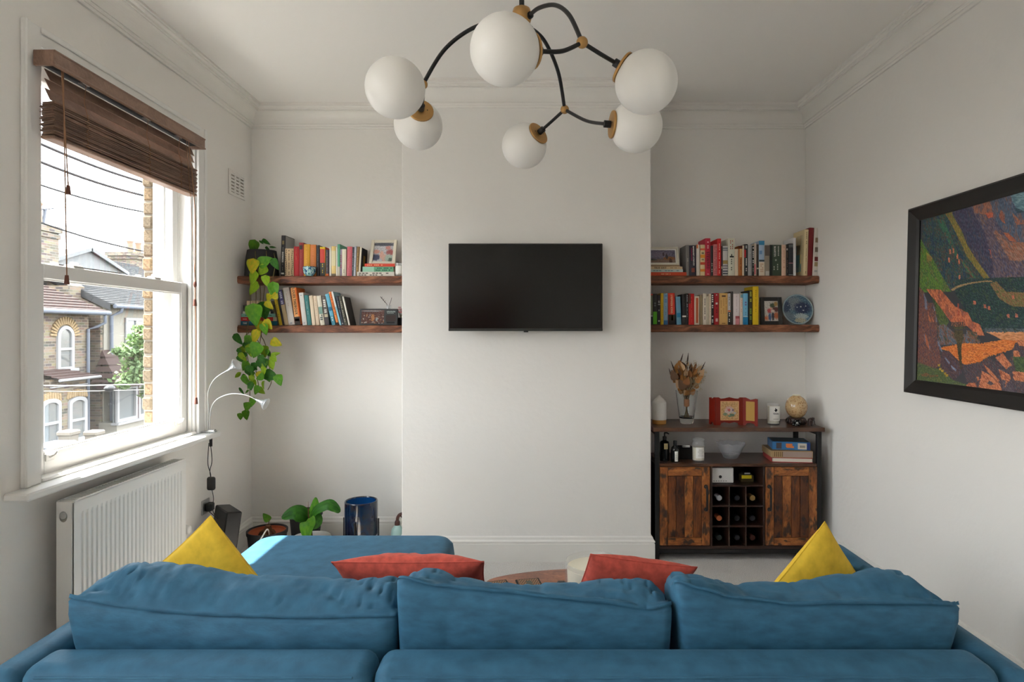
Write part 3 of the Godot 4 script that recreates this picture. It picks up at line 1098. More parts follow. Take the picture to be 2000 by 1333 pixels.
	wpart("trunk", s, M.dark_stem, tr)
	s = Shape.new()
	var r := RandomNumberGenerator.new()
	r.seed = 5
	var blobs := [[268, 665, 14], [278, 645, 10], [258, 680, 12], [240, 690, 9], [230, 686, 6], [270, 700, 16], [288, 690, 16], [262, 720, 15], [280, 735, 18], [250, 740, 12], [242, 752, 8], [295, 720, 18], [292, 650, 10], [296, 765, 14]]
	for q in blobs:
		for k in int(q[2] * 15):
			var off: Vector3 = Vector3(r.randfn(), r.randfn(), r.randfn()) * q[2] * 0.0075
			var cpt: Vector3 = F(q[0], q[1], x + 1.7) + off * Vector3(1.4, 1, 1.2)
			var b := Basis.from_euler(Vector3(r.randf() * TAU, r.randf() * TAU, r.randf() * TAU)) * (0.055 + 0.05 * r.randf())
			s.face([cpt - b.x, cpt + b.y * 0.6, cpt + b.x, cpt - b.y * 0.6], b.z)
	var fo := wpart("foliage", s, M.tree_leaf, tr)
	fo.set_meta("kind", "stuff")


func chimney(house: Node3D, p: Vector3, w: float, h: float, pots: int) -> void:
	var o := Vector3(p.x, p.y - h, p.z)
	var s := Shape.new()
	s.box(o + Vector3(0, h * 0.5 - 1.0, 0), Vector3(w * 0.8, h + 2.0, w))
	s.box(o + Vector3(0, h - 0.1, 0), Vector3(w * 0.95, 0.2, w * 1.15))
	s.box(o + Vector3(0, h - 0.3, 0), Vector3(w * 0.88, 0.15, w * 1.08))
	var c := wpart("chimney_stack", s, M.stock_brick_grey, house)
	for k in pots:
		s = Shape.new()
		s.lathe([Vector2(0.17, h), Vector2(0.15, h + 0.35), Vector2(0.14, h + 0.6), Vector2(0.18, h + 0.64), Vector2(0.18, h + 0.7), Vector2(0.12, h + 0.7), Vector2(0.12, h + 0.4)], o + Vector3(0, 0, (k - (pots - 1) / 2.0) * 0.7), 14)
		wpart("chimney_pot", s, M.terracotta_pale, c)


func outside_materials() -> void:
	var w := Color.WHITE
	var brick := brick_tex(61, [rgb(148, 131, 108), rgb(170, 153, 127), rgb(128, 114, 99), rgb(176, 158, 130), rgb(110, 102, 94)], rgb(178, 172, 160))
	mk("stock_brick", rgb(168, 165, 162), 0.95, {"tex": brick, "tri": Vector3(0.55, 0.55, 0.55), "world": true})
	mk("stock_brick_dark", rgb(158, 155, 152), 0.95, {"tex": brick, "tri": Vector3(0.55, 0.55, 0.55), "world": true})
	mk("stock_brick_grey", rgb(170, 172, 174), 0.95, {"tex": brick, "tri": Vector3(0.55, 0.55, 0.55), "world": true})
	var clay := noise_tex(63, 0.03, [rgb(150, 128, 96), rgb(190, 166, 128), rgb(214, 194, 158)], 256)
	mk("stock_brick_pale", rgb(176, 172, 166), 0.95, {"tex": clay, "tri": Vector3(2, 2, 2)})
	var pit := noise_tex(64, 0.04, [rgb(96, 84, 72), rgb(172, 146, 112), rgb(196, 170, 134), rgb(216, 198, 166)], 256)
	mk("reveal_brick_0", rgb(150, 150, 150), 0.95, {"tex": pit, "tri": Vector3(9, 9, 9), "world": true, "bump": pit, "bump_cm": 0.4})
	mk("reveal_brick_1", rgb(162, 156, 148), 0.95, {"tex": pit, "tri": Vector3(7, 7, 7), "world": true, "bump": pit, "bump_cm": 0.4})
	mk("reveal_brick_2", rgb(136, 138, 140), 0.95, {"tex": pit, "tri": Vector3(8, 8, 8), "world": true, "bump": pit, "bump_cm": 0.4})
	mk("mortar", rgb(128, 122, 112), 1.0)
	var tile := noise_tex(65, 0.05, [rgb(108, 78, 70), rgb(136, 104, 94), rgb(150, 122, 112)], 256)
	mk("red_tile", rgb(112, 107, 105), 0.9, {"tex": tile, "tri": Vector3(1.2, 1.2, 1.2), "world": true})
	mk("red_tile_2", rgb(104, 100, 98), 0.9, {"tex": tile, "tri": Vector3(1.2, 1.2, 1.2), "world": true})
	mk("brown_tile", rgb(118, 110, 108), 0.9, {"tex": tile, "tri": Vector3(1.2, 1.2, 1.2), "world": true})
	var sl := noise_tex(66, 0.05, [rgb(104, 106, 106), rgb(130, 132, 132), rgb(146, 148, 146)], 256)
	mk("slate", rgb(84, 85, 86), 0.8, {"tex": sl, "tri": Vector3(1.4, 0.5, 1.4), "world": true})
	mk("slate_2", rgb(77, 78, 80), 0.8, {"tex": sl, "tri": Vector3(1.4, 0.5, 1.4), "world": true})
	mk("cream_render", rgb(122, 118, 108), 0.95)
	mk("house_white", rgb(132, 132, 132), 0.6)
	mk("pale_board", rgb(104, 106, 106), 0.8)
	mk("house_glass", rgb(120, 128, 130), 0.05, {"alpha": 0.25})
	mk("house_glass_dark", rgb(96, 100, 100), 0.1)
	mk("net_curtain", rgb(150, 158, 160), 0.95)
	mk("lead_grey", rgb(86, 91, 100), 0.7)
	mk("gate_grey", rgb(104, 112, 122), 0.85)
	mk("oxide_red", rgb(92, 74, 74), 0.8)
	mk("terracotta_pale", rgb(130, 108, 90), 0.9)
	mk("asphalt", rgb(50, 50, 51), 1.0)
	mk("wire", rgb(20, 20, 22), 0.7)
	mk("wire_pale", rgb(176, 174, 166), 0.7)
	mk("stone_pale", rgb(98, 92, 82), 0.95)
	mk("bin_grey", rgb(92, 98, 104), 0.6)
	mk("tree_leaf", rgb(82, 102, 64), 0.8, {"backlight": Color(0.25, 0.32, 0.16)})


func brick_tex(seed_: int, cols: Array, joint: Color) -> ImageTexture:
	# 8 bricks by 24 courses, far too small in view to tell apart
	var r := RandomNumberGenerator.new()
	r.seed = seed_
	var im := Image.create(512, 512, false, Image.FORMAT_RGB8)
	im.fill(joint)
	for row in 24:
		for k in 9:
			var x := k * 64 - (32 if row % 2 else 0)
			var y := int(row * 512.0 / 24)
			var c: Color = cols[r.randi() % cols.size()]
			c = c.lerp(Color(r.randf(), r.randf(), r.randf()), 0.06)
			var x1 := mini(x + 60, 512)
			im.fill_rect(Rect2i(maxi(x, 0), y, x1 - maxi(x, 0), 17), c)
			if x < 0:
				im.fill_rect(Rect2i(512 + x, y, -x, 17), c)
	return ImageTexture.create_from_image(im)


# ---------------------------------------------------------------- soft shapes
func soft_box(s: Shape, m: Vector3, size: Vector3, r: float, k := 5) -> void:
	var core := size / 2 - Vector3(r, r, r)
	var lats := []
	for h in 2:
		for j in k + 1:
			lats.append([PI / 2 * (h + float(j) / k), 1.0 if h == 0 else -1.0])
	var rows := []
	var ring := []
	for q in 4:
		for j in k + 1:
			var b := PI / 2 * (q + float(j) / k)
			ring.append([b, 1.0 if q == 0 or q == 3 else -1.0, 1.0 if q < 2 else -1.0])
	var top := []
	var bottom := []
	for w in ring:
		top.append(m + Vector3(0, size.y / 2, 0))
		bottom.append(m - Vector3(0, size.y / 2, 0))
	rows.append(top)
	for l in lats:
		var row := []
		for w in ring:
			row.append(m + Vector3(core.x * w[1], core.y * l[1], core.z * w[2]) + r * Vector3(sin(l[0]) * cos(w[0]), cos(l[0]), sin(l[0]) * sin(w[0])))
		rows.append(row)
	rows.append(bottom)
	s.grid(rows, false, true)


# a padded slab: rounded in plan and along its edges, crowned on top
func slab(s: Shape, m: Vector3, sx: float, sz: float, h: float, rp: float, re: float, crown: float) -> void:
	var rows := []
	var steps := []
	for j in 3:
		steps.append([-h / 2, 1.0 - [0.0, 0.6, 1.0][j] * 1.0, 0.0])
	var prof := []
	prof.append([0.0, -h / 2, 0.0])
	prof.append([0.6, -h / 2, 0.0])
	for j in 7:
		var a := -PI / 2 + PI * j / 6
		prof.append([-re * (1.0 - cos(a)), (h / 2 - re) * (1.0 if a > 0.01 else (-1.0 if a < -0.01 else 0.0)) + re * sin(a), 1.0])
	for f in [0.9, 0.75, 0.55, 0.3, 0.0]:
		prof.append([f, h / 2 + crown * (1.0 - f * f), 2.0])
	for p in prof:
		var row := []
		for q in 4:
			for j in 7:
				var b := PI / 2 * (q + j / 6.0)
				var cx := (sx / 2 - rp) * (1.0 if q == 0 or q == 3 else -1.0)
				var cz := (sz / 2 - rp) * (1.0 if q < 2 else -1.0)
				var off: float = p[0] if p[2] == 1.0 else -re
				var pt := Vector3(cx + (rp + off) * cos(b), 0, cz + (rp + off) * sin(b))
				if p[2] != 1.0:
					pt *= p[0]
				pt.y = p[1]
				row.append(m + pt)
		rows.append(row)
	s.grid(rows, false, true)


func build_sofa() -> void:
	var t := thing("sofa", "blue velvet corner sofa with a chaise, seen from behind", "sofa", V(-0.05, 0, 1.85))
	var vel: Material = M.blue_velvet
	var s := Shape.new()
	soft_box(s, V(-0.7655, 0.331, 1.465), Vector3(0.815, 0.502, 0.125), 0.038)
	s.tube([V(-1.13, 0.564, 1.407), V(-0.4, 0.564, 1.407)], 0.0026, 6)
	wpart("back_panel", s, vel, t)
	s = Shape.new()
	soft_box(s, V(0.3705, 0.331, 1.465), Vector3(1.453, 0.502, 0.125), 0.038)
	s.tube([V(-0.31, 0.564, 1.407), V(1.06, 0.564, 1.407)], 0.0026, 6)
	wpart("back_panel", s, vel, t)
	s = Shape.new()
	soft_box(s, V(1.142, 0.32, 1.855), Vector3(0.088, 0.5, 0.91), 0.04)
	wpart("arm", s, vel, t)
	s = Shape.new()
	soft_box(s, V(-1.222, 0.32, 1.855), Vector3(0.098, 0.5, 0.91), 0.04)
	wpart("arm", s, vel, t)
	s = Shape.new()
	soft_box(s, V(0.385, 0.19, 1.9), Vector3(1.42, 0.18, 0.76), 0.03)
	soft_box(s, V(-0.75, 0.19, 2.16), Vector3(0.84, 0.18, 1.3), 0.03)
	wpart("base", s, vel, t)
	for q in [[-0.31, 0.39], [0.395, 1.095]]:
		s = Shape.new()
		slab(s, V((q[0] + q[1]) / 2, 0.355, 1.9), q[1] - q[0], 0.78, 0.14, 0.06, 0.04, 0.012)
		wpart("seat_cushion", s, vel, t)
	s = Shape.new()
	slab(s, V(-0.7755, 0.355, 2.18), 0.905, 1.33, 0.14, 0.1, 0.05, 0.01)
	wpart("chaise_cushion", s, vel, t)
	for q in [[-1.15, 1.5], [1.08, 1.5], [1.08, 2.2], [-0.4, 2.72], [-1.12, 2.72]]:
		s = Shape.new()
		s.lathe([Vector2(0, 0), Vector2(0.016, 0), Vector2(0.016, 0), Vector2(0.024, 0.11)], V(q[0], 0, q[1]), 12)
		wpart("foot", s, M.walnut, t)
	# loose back cushions
	back_cushion([[120, 1169], [157, 1176], [245, 1190], [315, 1200], [437, 1207], [595, 1211], [700, 1209], [778, 1208]], [[118, 1160], [150, 1120], [205, 1099], [300, 1107], [400, 1125], [500, 1131], [600, 1136], [660, 1137], [700, 1134], [745, 1131], [780, 1152]], 3, "blue velvet back cushion slumped at the chaise end of the sofa", -0.1, [0.1, 0.03])
	back_cushion([[770, 1128], [850, 1148], [920, 1155], [990, 1161], [1074, 1171], [1165, 1180], [1270, 1194], [1318, 1184]], [[768, 1127], [788, 1119], [810, 1115], [836, 1119], [885, 1133], [955, 1143], [1025, 1148], [1058, 1151], [1067, 1146], [1130, 1145], [1235, 1134], [1287, 1133], [1318, 1150]], 8, "middle blue velvet back cushion of the sofa with a raised left ear", 0.35, [0.03, 0.04])
	back_cushion([[1318, 1137], [1370, 1155], [1431, 1172], [1478, 1176], [1550, 1185], [1640, 1183], [1784, 1184], [1863, 1185], [1887, 1184]], [[1314, 1134], [1338, 1121], [1388, 1126], [1460, 1142], [1476, 1149], [1496, 1146], [1568, 1144], [1640, 1137], [1712, 1126], [1766, 1117], [1820, 1117], [1845, 1135], [1888, 1178]], 15, "blue velvet back cushion next to the right sofa arm", 0.1, [0.05, 0.16])
	# scatter cushions
	pillow("cushion", "yellow velvet cushion standing on its corner on the chaise", P(410, 1178, 1.98), 0.42, 0.42, deg_to_rad(39), -0.2, 0.12, M.yellow_velvet, 0.437, 31)
	pillow("cushion", "yellow velvet cushion leaning on the right sofa arm", P(1590, 1186, 2.03), 0.41, 0.41, deg_to_rad(42), 0.4, 0.1, M.yellow_velvet, 0.437, 37)
	pillow("cushion", "coral red velvet cushion lying beside the chaise", P(812, 1137, 1.98), 0.46, 0.34, deg_to_rad(0.5), 0.0, 0.85, M.red_velvet, 0.44, 41)
	pillow("cushion", "coral red velvet cushion tilted before the white candle", P(1228, 1158, 1.98), 0.34, 0.34, deg_to_rad(-11), 0.0, 0.6, M.red_velvet, 0.44, 43)


func back_cushion(seam: Array, top: Array, seed_: int, label: String, skew: float, tucks: Array) -> void:
	var f := FastNoiseLite.new()
	f.seed = seed_
	f.frequency = 1.0
	f.fractal_octaves = 3
	var s := Shape.new()
	var nc := 150
	var pa: float = seam[0][0]
	var pb: float = seam[-1][0]
	var rows := []
	var pts_n := 0
	for j in nc + 1:
		var u := float(j) / nc
		u = 0.5 - 0.5 * cos(PI * u) * 0.6 - 0.4 * (0.5 - u)
		var w := absf(2.0 * u - 1.0)
		var sc := pow(maxf(0.0, 1.0 - pow(w, 16.0)), 1.0 / 5.0)
		var px := lerpf(pa, pb, u)
		var x := (px - 1029.0) * 1.552 / FOCAL
		var ys := EYE - (along(seam, px) - 646.0) * 1.552 / FOCAL
		var yt := EYE - (along(top, px) - 646.0) * 1.665 / FOCAL
		var prof := [Vector2(1.60, 0.44), Vector2(1.562, 0.448), Vector2(1.543, 0.5), Vector2(1.533, 0.575), Vector2(1.535, ys - 0.034), Vector2(1.5445, ys - 0.012), Vector2(1.546, ys - 0.004), Vector2(1.561, ys), Vector2(1.5495, ys + 0.004), Vector2(1.556, ys + 0.012), Vector2(1.575, lerpf(ys, yt, 0.42)), Vector2(1.6, lerpf(ys, yt, 0.72)), Vector2(1.632, lerpf(ys, yt, 0.92)), Vector2(1.665, yt), Vector2(1.7, yt - 0.004), Vector2(1.73, yt - 0.028), Vector2(1.752, yt - 0.07), Vector2(1.765, lerpf(yt, 0.44, 0.55)), Vector2(1.762, 0.47), Vector2(1.735, 0.442), Vector2(1.67, 0.438)]
		var row := []
		var fine := []
		for k in prof.size():
			var a: Vector2 = prof[k]
			var b: Vector2 = prof[(k + 1) % prof.size()]
			fine.append([a, k])
			if k >= 9 and k <= 15:
				fine.append([a.lerp(b, 0.5), k])
		for q in fine:
			var p: Vector2 = q[0]
			var k: int = q[1]
			var mid := Vector2(1.65, 0.55)
			p = mid + (p - mid) * Vector2(lerpf(0.35, 1.0, sc), lerpf(0.75, 1.0, sc))
			var wr := 0.0
			if k >= 9 and k <= 16:
				# soft creases running down from the top edge
				var r := pow(1.0 - minf(1.0, absf(f.get_noise_2d(x * 6.0 + (p.x - 1.6) * (14.0 + 16.0 * skew), (p.x - 1.6) * 4.0)) * 1.6), 5.0)
				wr = -0.016 * r * (0.35 + 0.65 * smoothstep(0.35, 0.9, absf(2.0 * u - 1.0))) + 0.004 * f.get_noise_2d(x * 7.0, p.x * 6.0 + 5.0)
				wr *= minf(1.0, (k - 8) / 2.0)
			elif k <= 5:
				wr = 0.005 * f.get_noise_2d(x * 5.0, p.y * 7.0 + 9.0) - 0.004 * pow(1.0 - minf(1.0, absf(f.get_noise_2d(x * 3.0 + p.y * 14.0, p.y * 6.0 + 30.0)) * 1.6), 4.0)
			var nrm := (p - mid).normalized()
			p += nrm * wr
			var xc := ((pa + pb) / 2 - 1029.0) * 1.552 / FOCAL
			var tuck: float = tucks[0 if u < 0.5 else 1] * clampf((ys - p.y) / 0.2, 0.0, 1.0) * pow(w, 2.0)
			row.append(V(lerpf(x, xc, tuck), p.y, p.x))
		rows.append(row)
	s.grid(rows, false, true)
	# close the two ends
	for e in [0, rows.size() - 1]:
		s.face(rows[e], Vector3(-1 if e == 0 else 1, 0, 0))
	var o := thing("back_cushion", label, "cushion", V((pa + pb - 2058.0) / 2 * 1.6 / FOCAL, 0.437, 1.65), "sofa back cushions")
	wpart("cover", s, M.blue_velvet, o)


# a square scatter cushion; roll turns it in its own plane, yaw about the upright, lean tips the top towards the camera
func pillow(called: String, label: String, at: Vector3, w: float, h: float, roll: float, yaw: float, lean: float, m: Material, floor_y: float, seed_: int) -> void:
	var f := FastNoiseLite.new()
	f.seed = seed_
	f.frequency = 1.0
	f.fractal_octaves = 3
	var b := Basis(Vector3.UP, yaw) * Basis(Vector3.RIGHT, lean) * Basis(Vector3.BACK, roll)
	var s := Shape.new()
	var n := 30
	for side in [1.0, -1.0]:
		var rows := []
		for r in n + 1:
			var row := []
			for k in n + 1:
				var u := 2.0 * k / n - 1.0
				var v := 2.0 * r / n - 1.0
				u = sin(u * PI / 2) * 0.5 + u * 0.5
				v = sin(v * PI / 2) * 0.5 + v * 0.5
				var x := u * (1.0 - 0.045 * (1.0 - v * v)) * w / 2
				var y := v * (1.0 - 0.045 * (1.0 - u * u)) * h / 2
				var z := 0.062 * pow((1.0 - pow(absf(u), 2.6)) * (1.0 - pow(absf(v), 2.6)), 0.55)
				var edge := (1.0 - absf(u)) * (1.0 - absf(v))
				z += edge * (0.028 * f.get_noise_2d(u * 2.3, v * 2.3 + side * 7.0) + 0.012 * (0.5 - absf(f.get_noise_2d(u * 5.0 + v * 3.0, v * 2.0 + side * 3.0))))
				var p := at + b * Vector3(x, y, z * side)
				if p.y < floor_y:
					var deep := floor_y - p.y
					p += (b * Vector3(0, 0, 1)) * side * minf(deep * 0.22, 0.035) * edge
					p.y = floor_y - minf(deep * 0.02, 0.0)
				row.append(p)
			rows.append(row)
		s.grid(rows, false, false, b * Vector3(0, 0, side))
	var o := thing(called, label, "cushion", Vector3(at.x, floor_y, at.z), "scatter cushions")
	wpart("cover", s, m, o)
	s = Shape.new()
	var line := []
	for q in 4:
		for k in n:
			var u := 2.0 * k / n - 1.0
			var c := [Vector2(u, -1), Vector2(1, u), Vector2(-u, 1), Vector2(-1, -u)]
			var e: Vector2 = c[q]
			var p := at + b * Vector3(e.x * (1.0 - 0.045 * (1.0 - e.y * e.y)) * w / 2, e.y * (1.0 - 0.045 * (1.0 - e.x * e.x)) * h / 2, 0)
			p.y = maxf(p.y, floor_y + 0.002)
			line.append(p)
	line.append(line[0])
	var keep := [line[0]]
	for p in line:
		if p.distance_to(keep[-1]) > 0.004:
			keep.append(p)
	s.tube(keep, 0.0022, 6, false)
	wpart("seam", s, m, o)


func build_table() -> void:
	var cx := 0.311
	var cd := 2.53
	var h := 0.315
	var t := thing("coffee_table", "walnut coffee table with curved long sides behind the sofa", "table", V(cx, 0, cd))
	var rows := []
	for q in [[0.0, -0.024], [0.97, -0.024], [0.995, -0.018], [1.0, -0.012], [0.997, -0.004], [0.985, 0.0], [0.0, 0.0]]:
		var row := []
		for k in 64:
			var a := TAU * k / 64
			var u := cos(a)
			var ux := signf(u) * pow(absf(u), 0.5)
			var dep := (0.17 - 0.085 * ux * ux) * signf(sin(a)) * pow(absf(sin(a)), 0.5)
			row.append(Vector3(ux * 0.485 * q[0], h + q[1], -dep * q[0]))
		rows.append(row)
	var s := Shape.new()
	s.grid(rows, false, true)
	part("table_top", s, M.walnut, t)
	for sx in [-1.0, 1.0]:
		for sd in [-1.0, 1.0]:
			s = Shape.new()
			s.tube([Vector3(sx * 0.34, h - 0.02, -sd * 0.085), Vector3(sx * 0.4, 0.0, -sd * 0.11)], [0.02, 0.012], 12)
			part("leg", s, M.walnut, t)
	var img := Image.create(64, 64, false, Image.FORMAT_RGB8)
	for y in 64:
		for x in 64:
			var zig := (x + (y if (y / 8) % 2 else -y) + 64) % 8 < 3
			img.set_pixel(x, y, rgb(196, 150, 104) if zig else rgb(70, 48, 36))
			if absi(x - 32) < 9 and absi(y - 32) < 20:
				img.set_pixel(x, y, rgb(96, 104, 92) if (x / 3 + y / 5) % 2 else rgb(58, 62, 54))
	var cm := mk("coaster_print", Color.WHITE, 0.6, {"tex": ImageTexture.create_from_image(img)})
	var k := 0
	for q in [[1034, 1140, 0.2], [972, 1144, 0.3]]:
		var d: float = FOCAL * (EYE - h - 0.008) / (q[1] - 646.0)
		var p := P(q[0], q[1], d)
		var o := thing("coaster", ["square patterned coaster with dark rim nearest the white candle", "square patterned coaster half hidden behind the red cushion"][k], "coaster", Vector3(p.x, h, p.z), "coasters on the coffee table")
		o.rotation.y = q[2]
		s = Shape.new()
		s.box(Vector3(0, 0.004, 0), Vector3(0.1, 0.007, 0.1), 0.002)
		part("rim", s, M.ink_black, o)
		s = Shape.new()
		s.face([Vector3(-0.043, 0.0082, 0.043), Vector3(0.043, 0.0082, 0.043), Vector3(0.043, 0.0082, -0.043), Vector3(-0.043, 0.0082, -0.043)], Vector3.UP, [Vector2(0, 1), Vector2(1, 1), Vector2(1, 0), Vector2(0, 0)])
		part("print", s, cm, o)
		k += 1
	var rc := thing("remote_control", "small black remote control beside the white candle on table", "remote", V((1098 - 1029) * 2.46 / FOCAL, h, 2.46))
	s = Shape.new()
	s.box(Vector3(0, 0.009, 0), Vector3(0.035, 0.018, 0.13), 0.005)
	part("body", s, M.black_plastic, rc)
	var cn := thing("candle", "wide cream candle in a glass with an oval label on coffee table", "candle", V((1160 - 1029) * 2.52 / FOCAL, h, 2.52))
	s = Shape.new()
	s.lathe([Vector2(0, 0), Vector2(0.1, 0), Vector2(0.108, 0.01), Vector2(0.11, 0.075), Vector2(0.11, 0.075), Vector2(0, 0.078)], Vector3.ZERO, 36)
	part("wax", s, M.wax, cn)
	s = Shape.new()
	s.lathe([Vector2(0.112, 0.0), Vector2(0.118, 0.006), Vector2(0.118, 0.098), Vector2(0.1165, 0.1), Vector2(0.1145, 0.098), Vector2(0.1145, 0.08)], Vector3.ZERO, 36)
	part("glass", s, M.thin_glass, cn)
	s = Shape.new()
	var ring := []
	for a in 25:
		var an := TAU * a / 24
		var th := -0.12 + 0.036 / 0.118 * cos(an)
		ring.append(Vector3(sin(th) * 0.1192, 0.052 + 0.03 * sin(an), cos(th) * 0.1192))
	for a in 24:
		s.tube([ring[a], ring[a + 1]], 0.0012, 5, false)
	for a in 4:
		s.tube([Vector3(sin(-0.2) * 0.1192, 0.066 - a * 0.008, cos(-0.2) * 0.1192), Vector3(sin(-0.04) * 0.1192, 0.066 - a * 0.008, cos(-0.04) * 0.1192)], 0.001, 5, false)
	part("label_print", s, M.ink_black, cn)


# ---------------------------------------------------------------- shelves, cabinet, television
func plank(s: Shape, x0: float, x1: float, y0: float, y1: float, d0: float, d1: float, seed_: int) -> void:
	# a sawn board with a slightly wavering front edge
	var f := FastNoiseLite.new()
	f.seed = seed_
	f.frequency = 3.0
	var rows := []
	var n := 24
	for k in n + 1:
		var x := lerpf(x0, x1, float(k) / n)
		var a := 0.003 * f.get_noise_1d(x)
		var b := 0.003 * f.get_noise_1d(x + 40.0)
		var e := 0.005 if k > 0 and k < n else 0.009
		rows.append([V(x, y1, d1), V(x, y1, d0 + e + a), V(x, y1 - e + b * 0.5, d0 + a), V(x, y0 + e + b, d0 + a + b), V(x, y0, d0 + e + a), V(x, y0, d1)])
	for k in n:
		for j in 5:
			var hint: Vector3 = [Vector3.UP, Vector3(0, 1, 1), Vector3.BACK, Vector3(0, -1, 1), Vector3.DOWN][j]
			s.face([rows[k][j], rows[k + 1][j], rows[k + 1][j + 1], rows[k][j + 1]], hint)
	s.face(rows[0], Vector3.LEFT)
	s.face(rows[n], Vector3.RIGHT)


func build_shelves() -> void:
	var q := [
		[LEFT + 0.002, BREAST_L - 0.001, 1.652, 1.698, "chunky reclaimed wood shelf under the trailing plant pot, upper left alcove"],
		[LEFT + 0.002, BREAST_L - 0.001, 1.346, 1.392, "chunky reclaimed wood shelf, lower one in the left alcove"],
		[BREAST_R + 0.001, RIGHT - 0.004, 1.654, 1.7, "chunky dark wood shelf, upper one in the right alcove"],
		[BREAST_R + 0.001, RIGHT - 0.004, 1.35, 1.396, "chunky dark wood shelf carrying the blue plate in right alcove"]]
	for k in 4:
		var s := Shape.new()
		var a: Array = q[k]
		plank(s, a[0], a[1], a[2], a[3], 3.8, 3.998, 70 + k)
		var o := thing("wall_shelf", a[4], "shelf", V((a[0] + a[1]) / 2, a[2], 3.9), "alcove shelves")
		wpart("board", s, M.shelf_wood, o)


const CAB_F := 3.63
const CAB_B := 3.965
const CAB_T := 0.787
const CAB_M := 0.572


func build_cabinet() -> void:
	var x0 := 0.758
	var x1 := 1.742
	var t := thing("wine_cabinet", "rustic brown sideboard with black metal frame and wine rack", "cabinet", V(1.25, 0, 3.8))
	var bm: Material = M.black_metal
	var s := Shape.new()
	s.bx(x0 - 0.012, x1 + 0.014, CAB_T - 0.024, CAB_T, CAB_F - 0.012, CAB_B + 0.01, 0.002)
	wpart("top", s, M.cabinet_top_wood, t)
	for x in [x0, x1 - 0.025]:
		for d in [CAB_F, CAB_B - 0.025]:
			s = Shape.new()
			s.bx(x, x + 0.025, 0, CAB_T - 0.024, d, d + 0.025, 0.0015)
			wpart("leg", s, bm, t)
		for y in [CAB_T - 0.045, 0.05]:
			s = Shape.new()
			s.bx(x, x + 0.025, y, y + 0.02, CAB_F + 0.025, CAB_B - 0.025, 0.0015)
			wpart("side_rail", s, bm, t)
	s = Shape.new()
	s.bx(x0 + 0.025, x1 - 0.025, 0.042, 0.066, CAB_F + 0.002, CAB_F + 0.022, 0.0015)
	wpart("bottom_rail", s, bm, t)
	s = Shape.new()
	s.bx(x0 + 0.027, x1 - 0.027, CAB_M - 0.018, CAB_M, CAB_F + 0.004, CAB_B, 0.002)
	wpart("shelf", s, M.cabinet_top_wood, t)
	s = Shape.new()
	s.bx(x0 + 0.027, x1 - 0.027, 0.066, 0.084, CAB_F + 0.004, CAB_B, 0.002)
	wpart("floor_board", s, M.cubby_wood, t)
	for x in [x0 + 0.012, x1 - 0.027]:
		s = Shape.new()
		s.bx(x, x + 0.015, 0.066, CAB_M - 0.018, CAB_F + 0.03, CAB_B)
		wpart("side_panel", s, M.cubby_wood, t)
	s = Shape.new()
	s.bx(x0 + 0.027, x1 - 0.027, 0.084, CAB_M - 0.018, CAB_B - 0.012, CAB_B - 0.004)
	wpart("back_board", s, M.cubby_wood, t)
	# doors: frame boards and planks
	var doors := [[0.786, 1.083, 1.058], [1.413, 1.717, 1.432]]
	for q in doors:
		var a: float = q[0]
		var b: float = q[1]
		var y0 := 0.088
		var y1 := CAB_M - 0.02
		s = Shape.new()
		s.bx(a, b, y0, y1, CAB_F + 0.012, CAB_F + 0.02)
		var dr := wpart("door", s, M.rustic_upright, t)
		var st := 0.048
		for e in [[a, a + st], [b - st, b]]:
			s = Shape.new()
			s.bx(e[0] + 0.0006, e[1] - 0.0006, y0, y1, CAB_F + 0.002, CAB_F + 0.013, 0.0015)
			wpart("stile", s, M.rustic_upright, dr)
		for e in [[y0, y0 + 0.045], [y1 - 0.052, y1]]:
			s = Shape.new()
			s.bx(a + st + 0.0006, b - st - 0.0006, e[0], e[1], CAB_F + 0.002, CAB_F + 0.013, 0.0015)
			wpart("rail", s, M.rustic_across, dr)
		for k in 4:
			s = Shape.new()
			var w := (b - a - 2 * st) / 4
			s.bx(a + st + k * w + 0.0012, a + st + (k + 1) * w - 0.0012, y0 + 0.046, y1 - 0.053, CAB_F + 0.006, CAB_F + 0.013, 0.0015)
			wpart("plank", s, [M.rustic_upright, M.rustic_upright_2, M.rustic_upright_3][(k + int(a * 10)) % 3], dr)
		var hx: float = q[2]
		s = Shape.new()
		var hy0 := 0.302
		var hy1 := 0.437
		s.tube(curve([V(hx, hy1, CAB_F + 0.004), V(hx, hy1, CAB_F - 0.018), V(hx, hy1 - 0.02, CAB_F - 0.026), V(hx, hy0 + 0.02, CAB_F - 0.026), V(hx, hy0, CAB_F - 0.018), V(hx, hy0, CAB_F + 0.004)], 5), 0.0065, 10)
		s.ball(V(hx, hy1, CAB_F), Vector3(0.012, 0.012, 0.004), 12, 8)
		s.ball(V(hx, hy0, CAB_F), Vector3(0.012, 0.012, 0.004), 12, 8)
		wpart("handle", s, M.black_plastic, dr, "black bar handle")
	# open cubby and the nine bottle pigeonholes
	var c0 := 1.086
	var c1 := 1.41
	for x in [c0, c1 - 0.012]:
		s = Shape.new()
		s.bx(x, x + 0.012, 0.084, CAB_M - 0.018, CAB_F + 0.006, CAB_B - 0.012, 0.001)
		wpart("divider", s, M.cubby_wood, t)
	var ys := [0.084, 0.2, 0.32, 0.44]
	for k in range(1, 4):
		s = Shape.new()
		s.bx(c0 + 0.012, c1 - 0.012, ys[k] - 0.006, ys[k] + 0.004, CAB_F + 0.008, CAB_B - 0.012, 0.001)
		wpart("cubby_shelf", s, M.cubby_wood, t)
	var cw := (c1 - c0 - 0.024) / 3
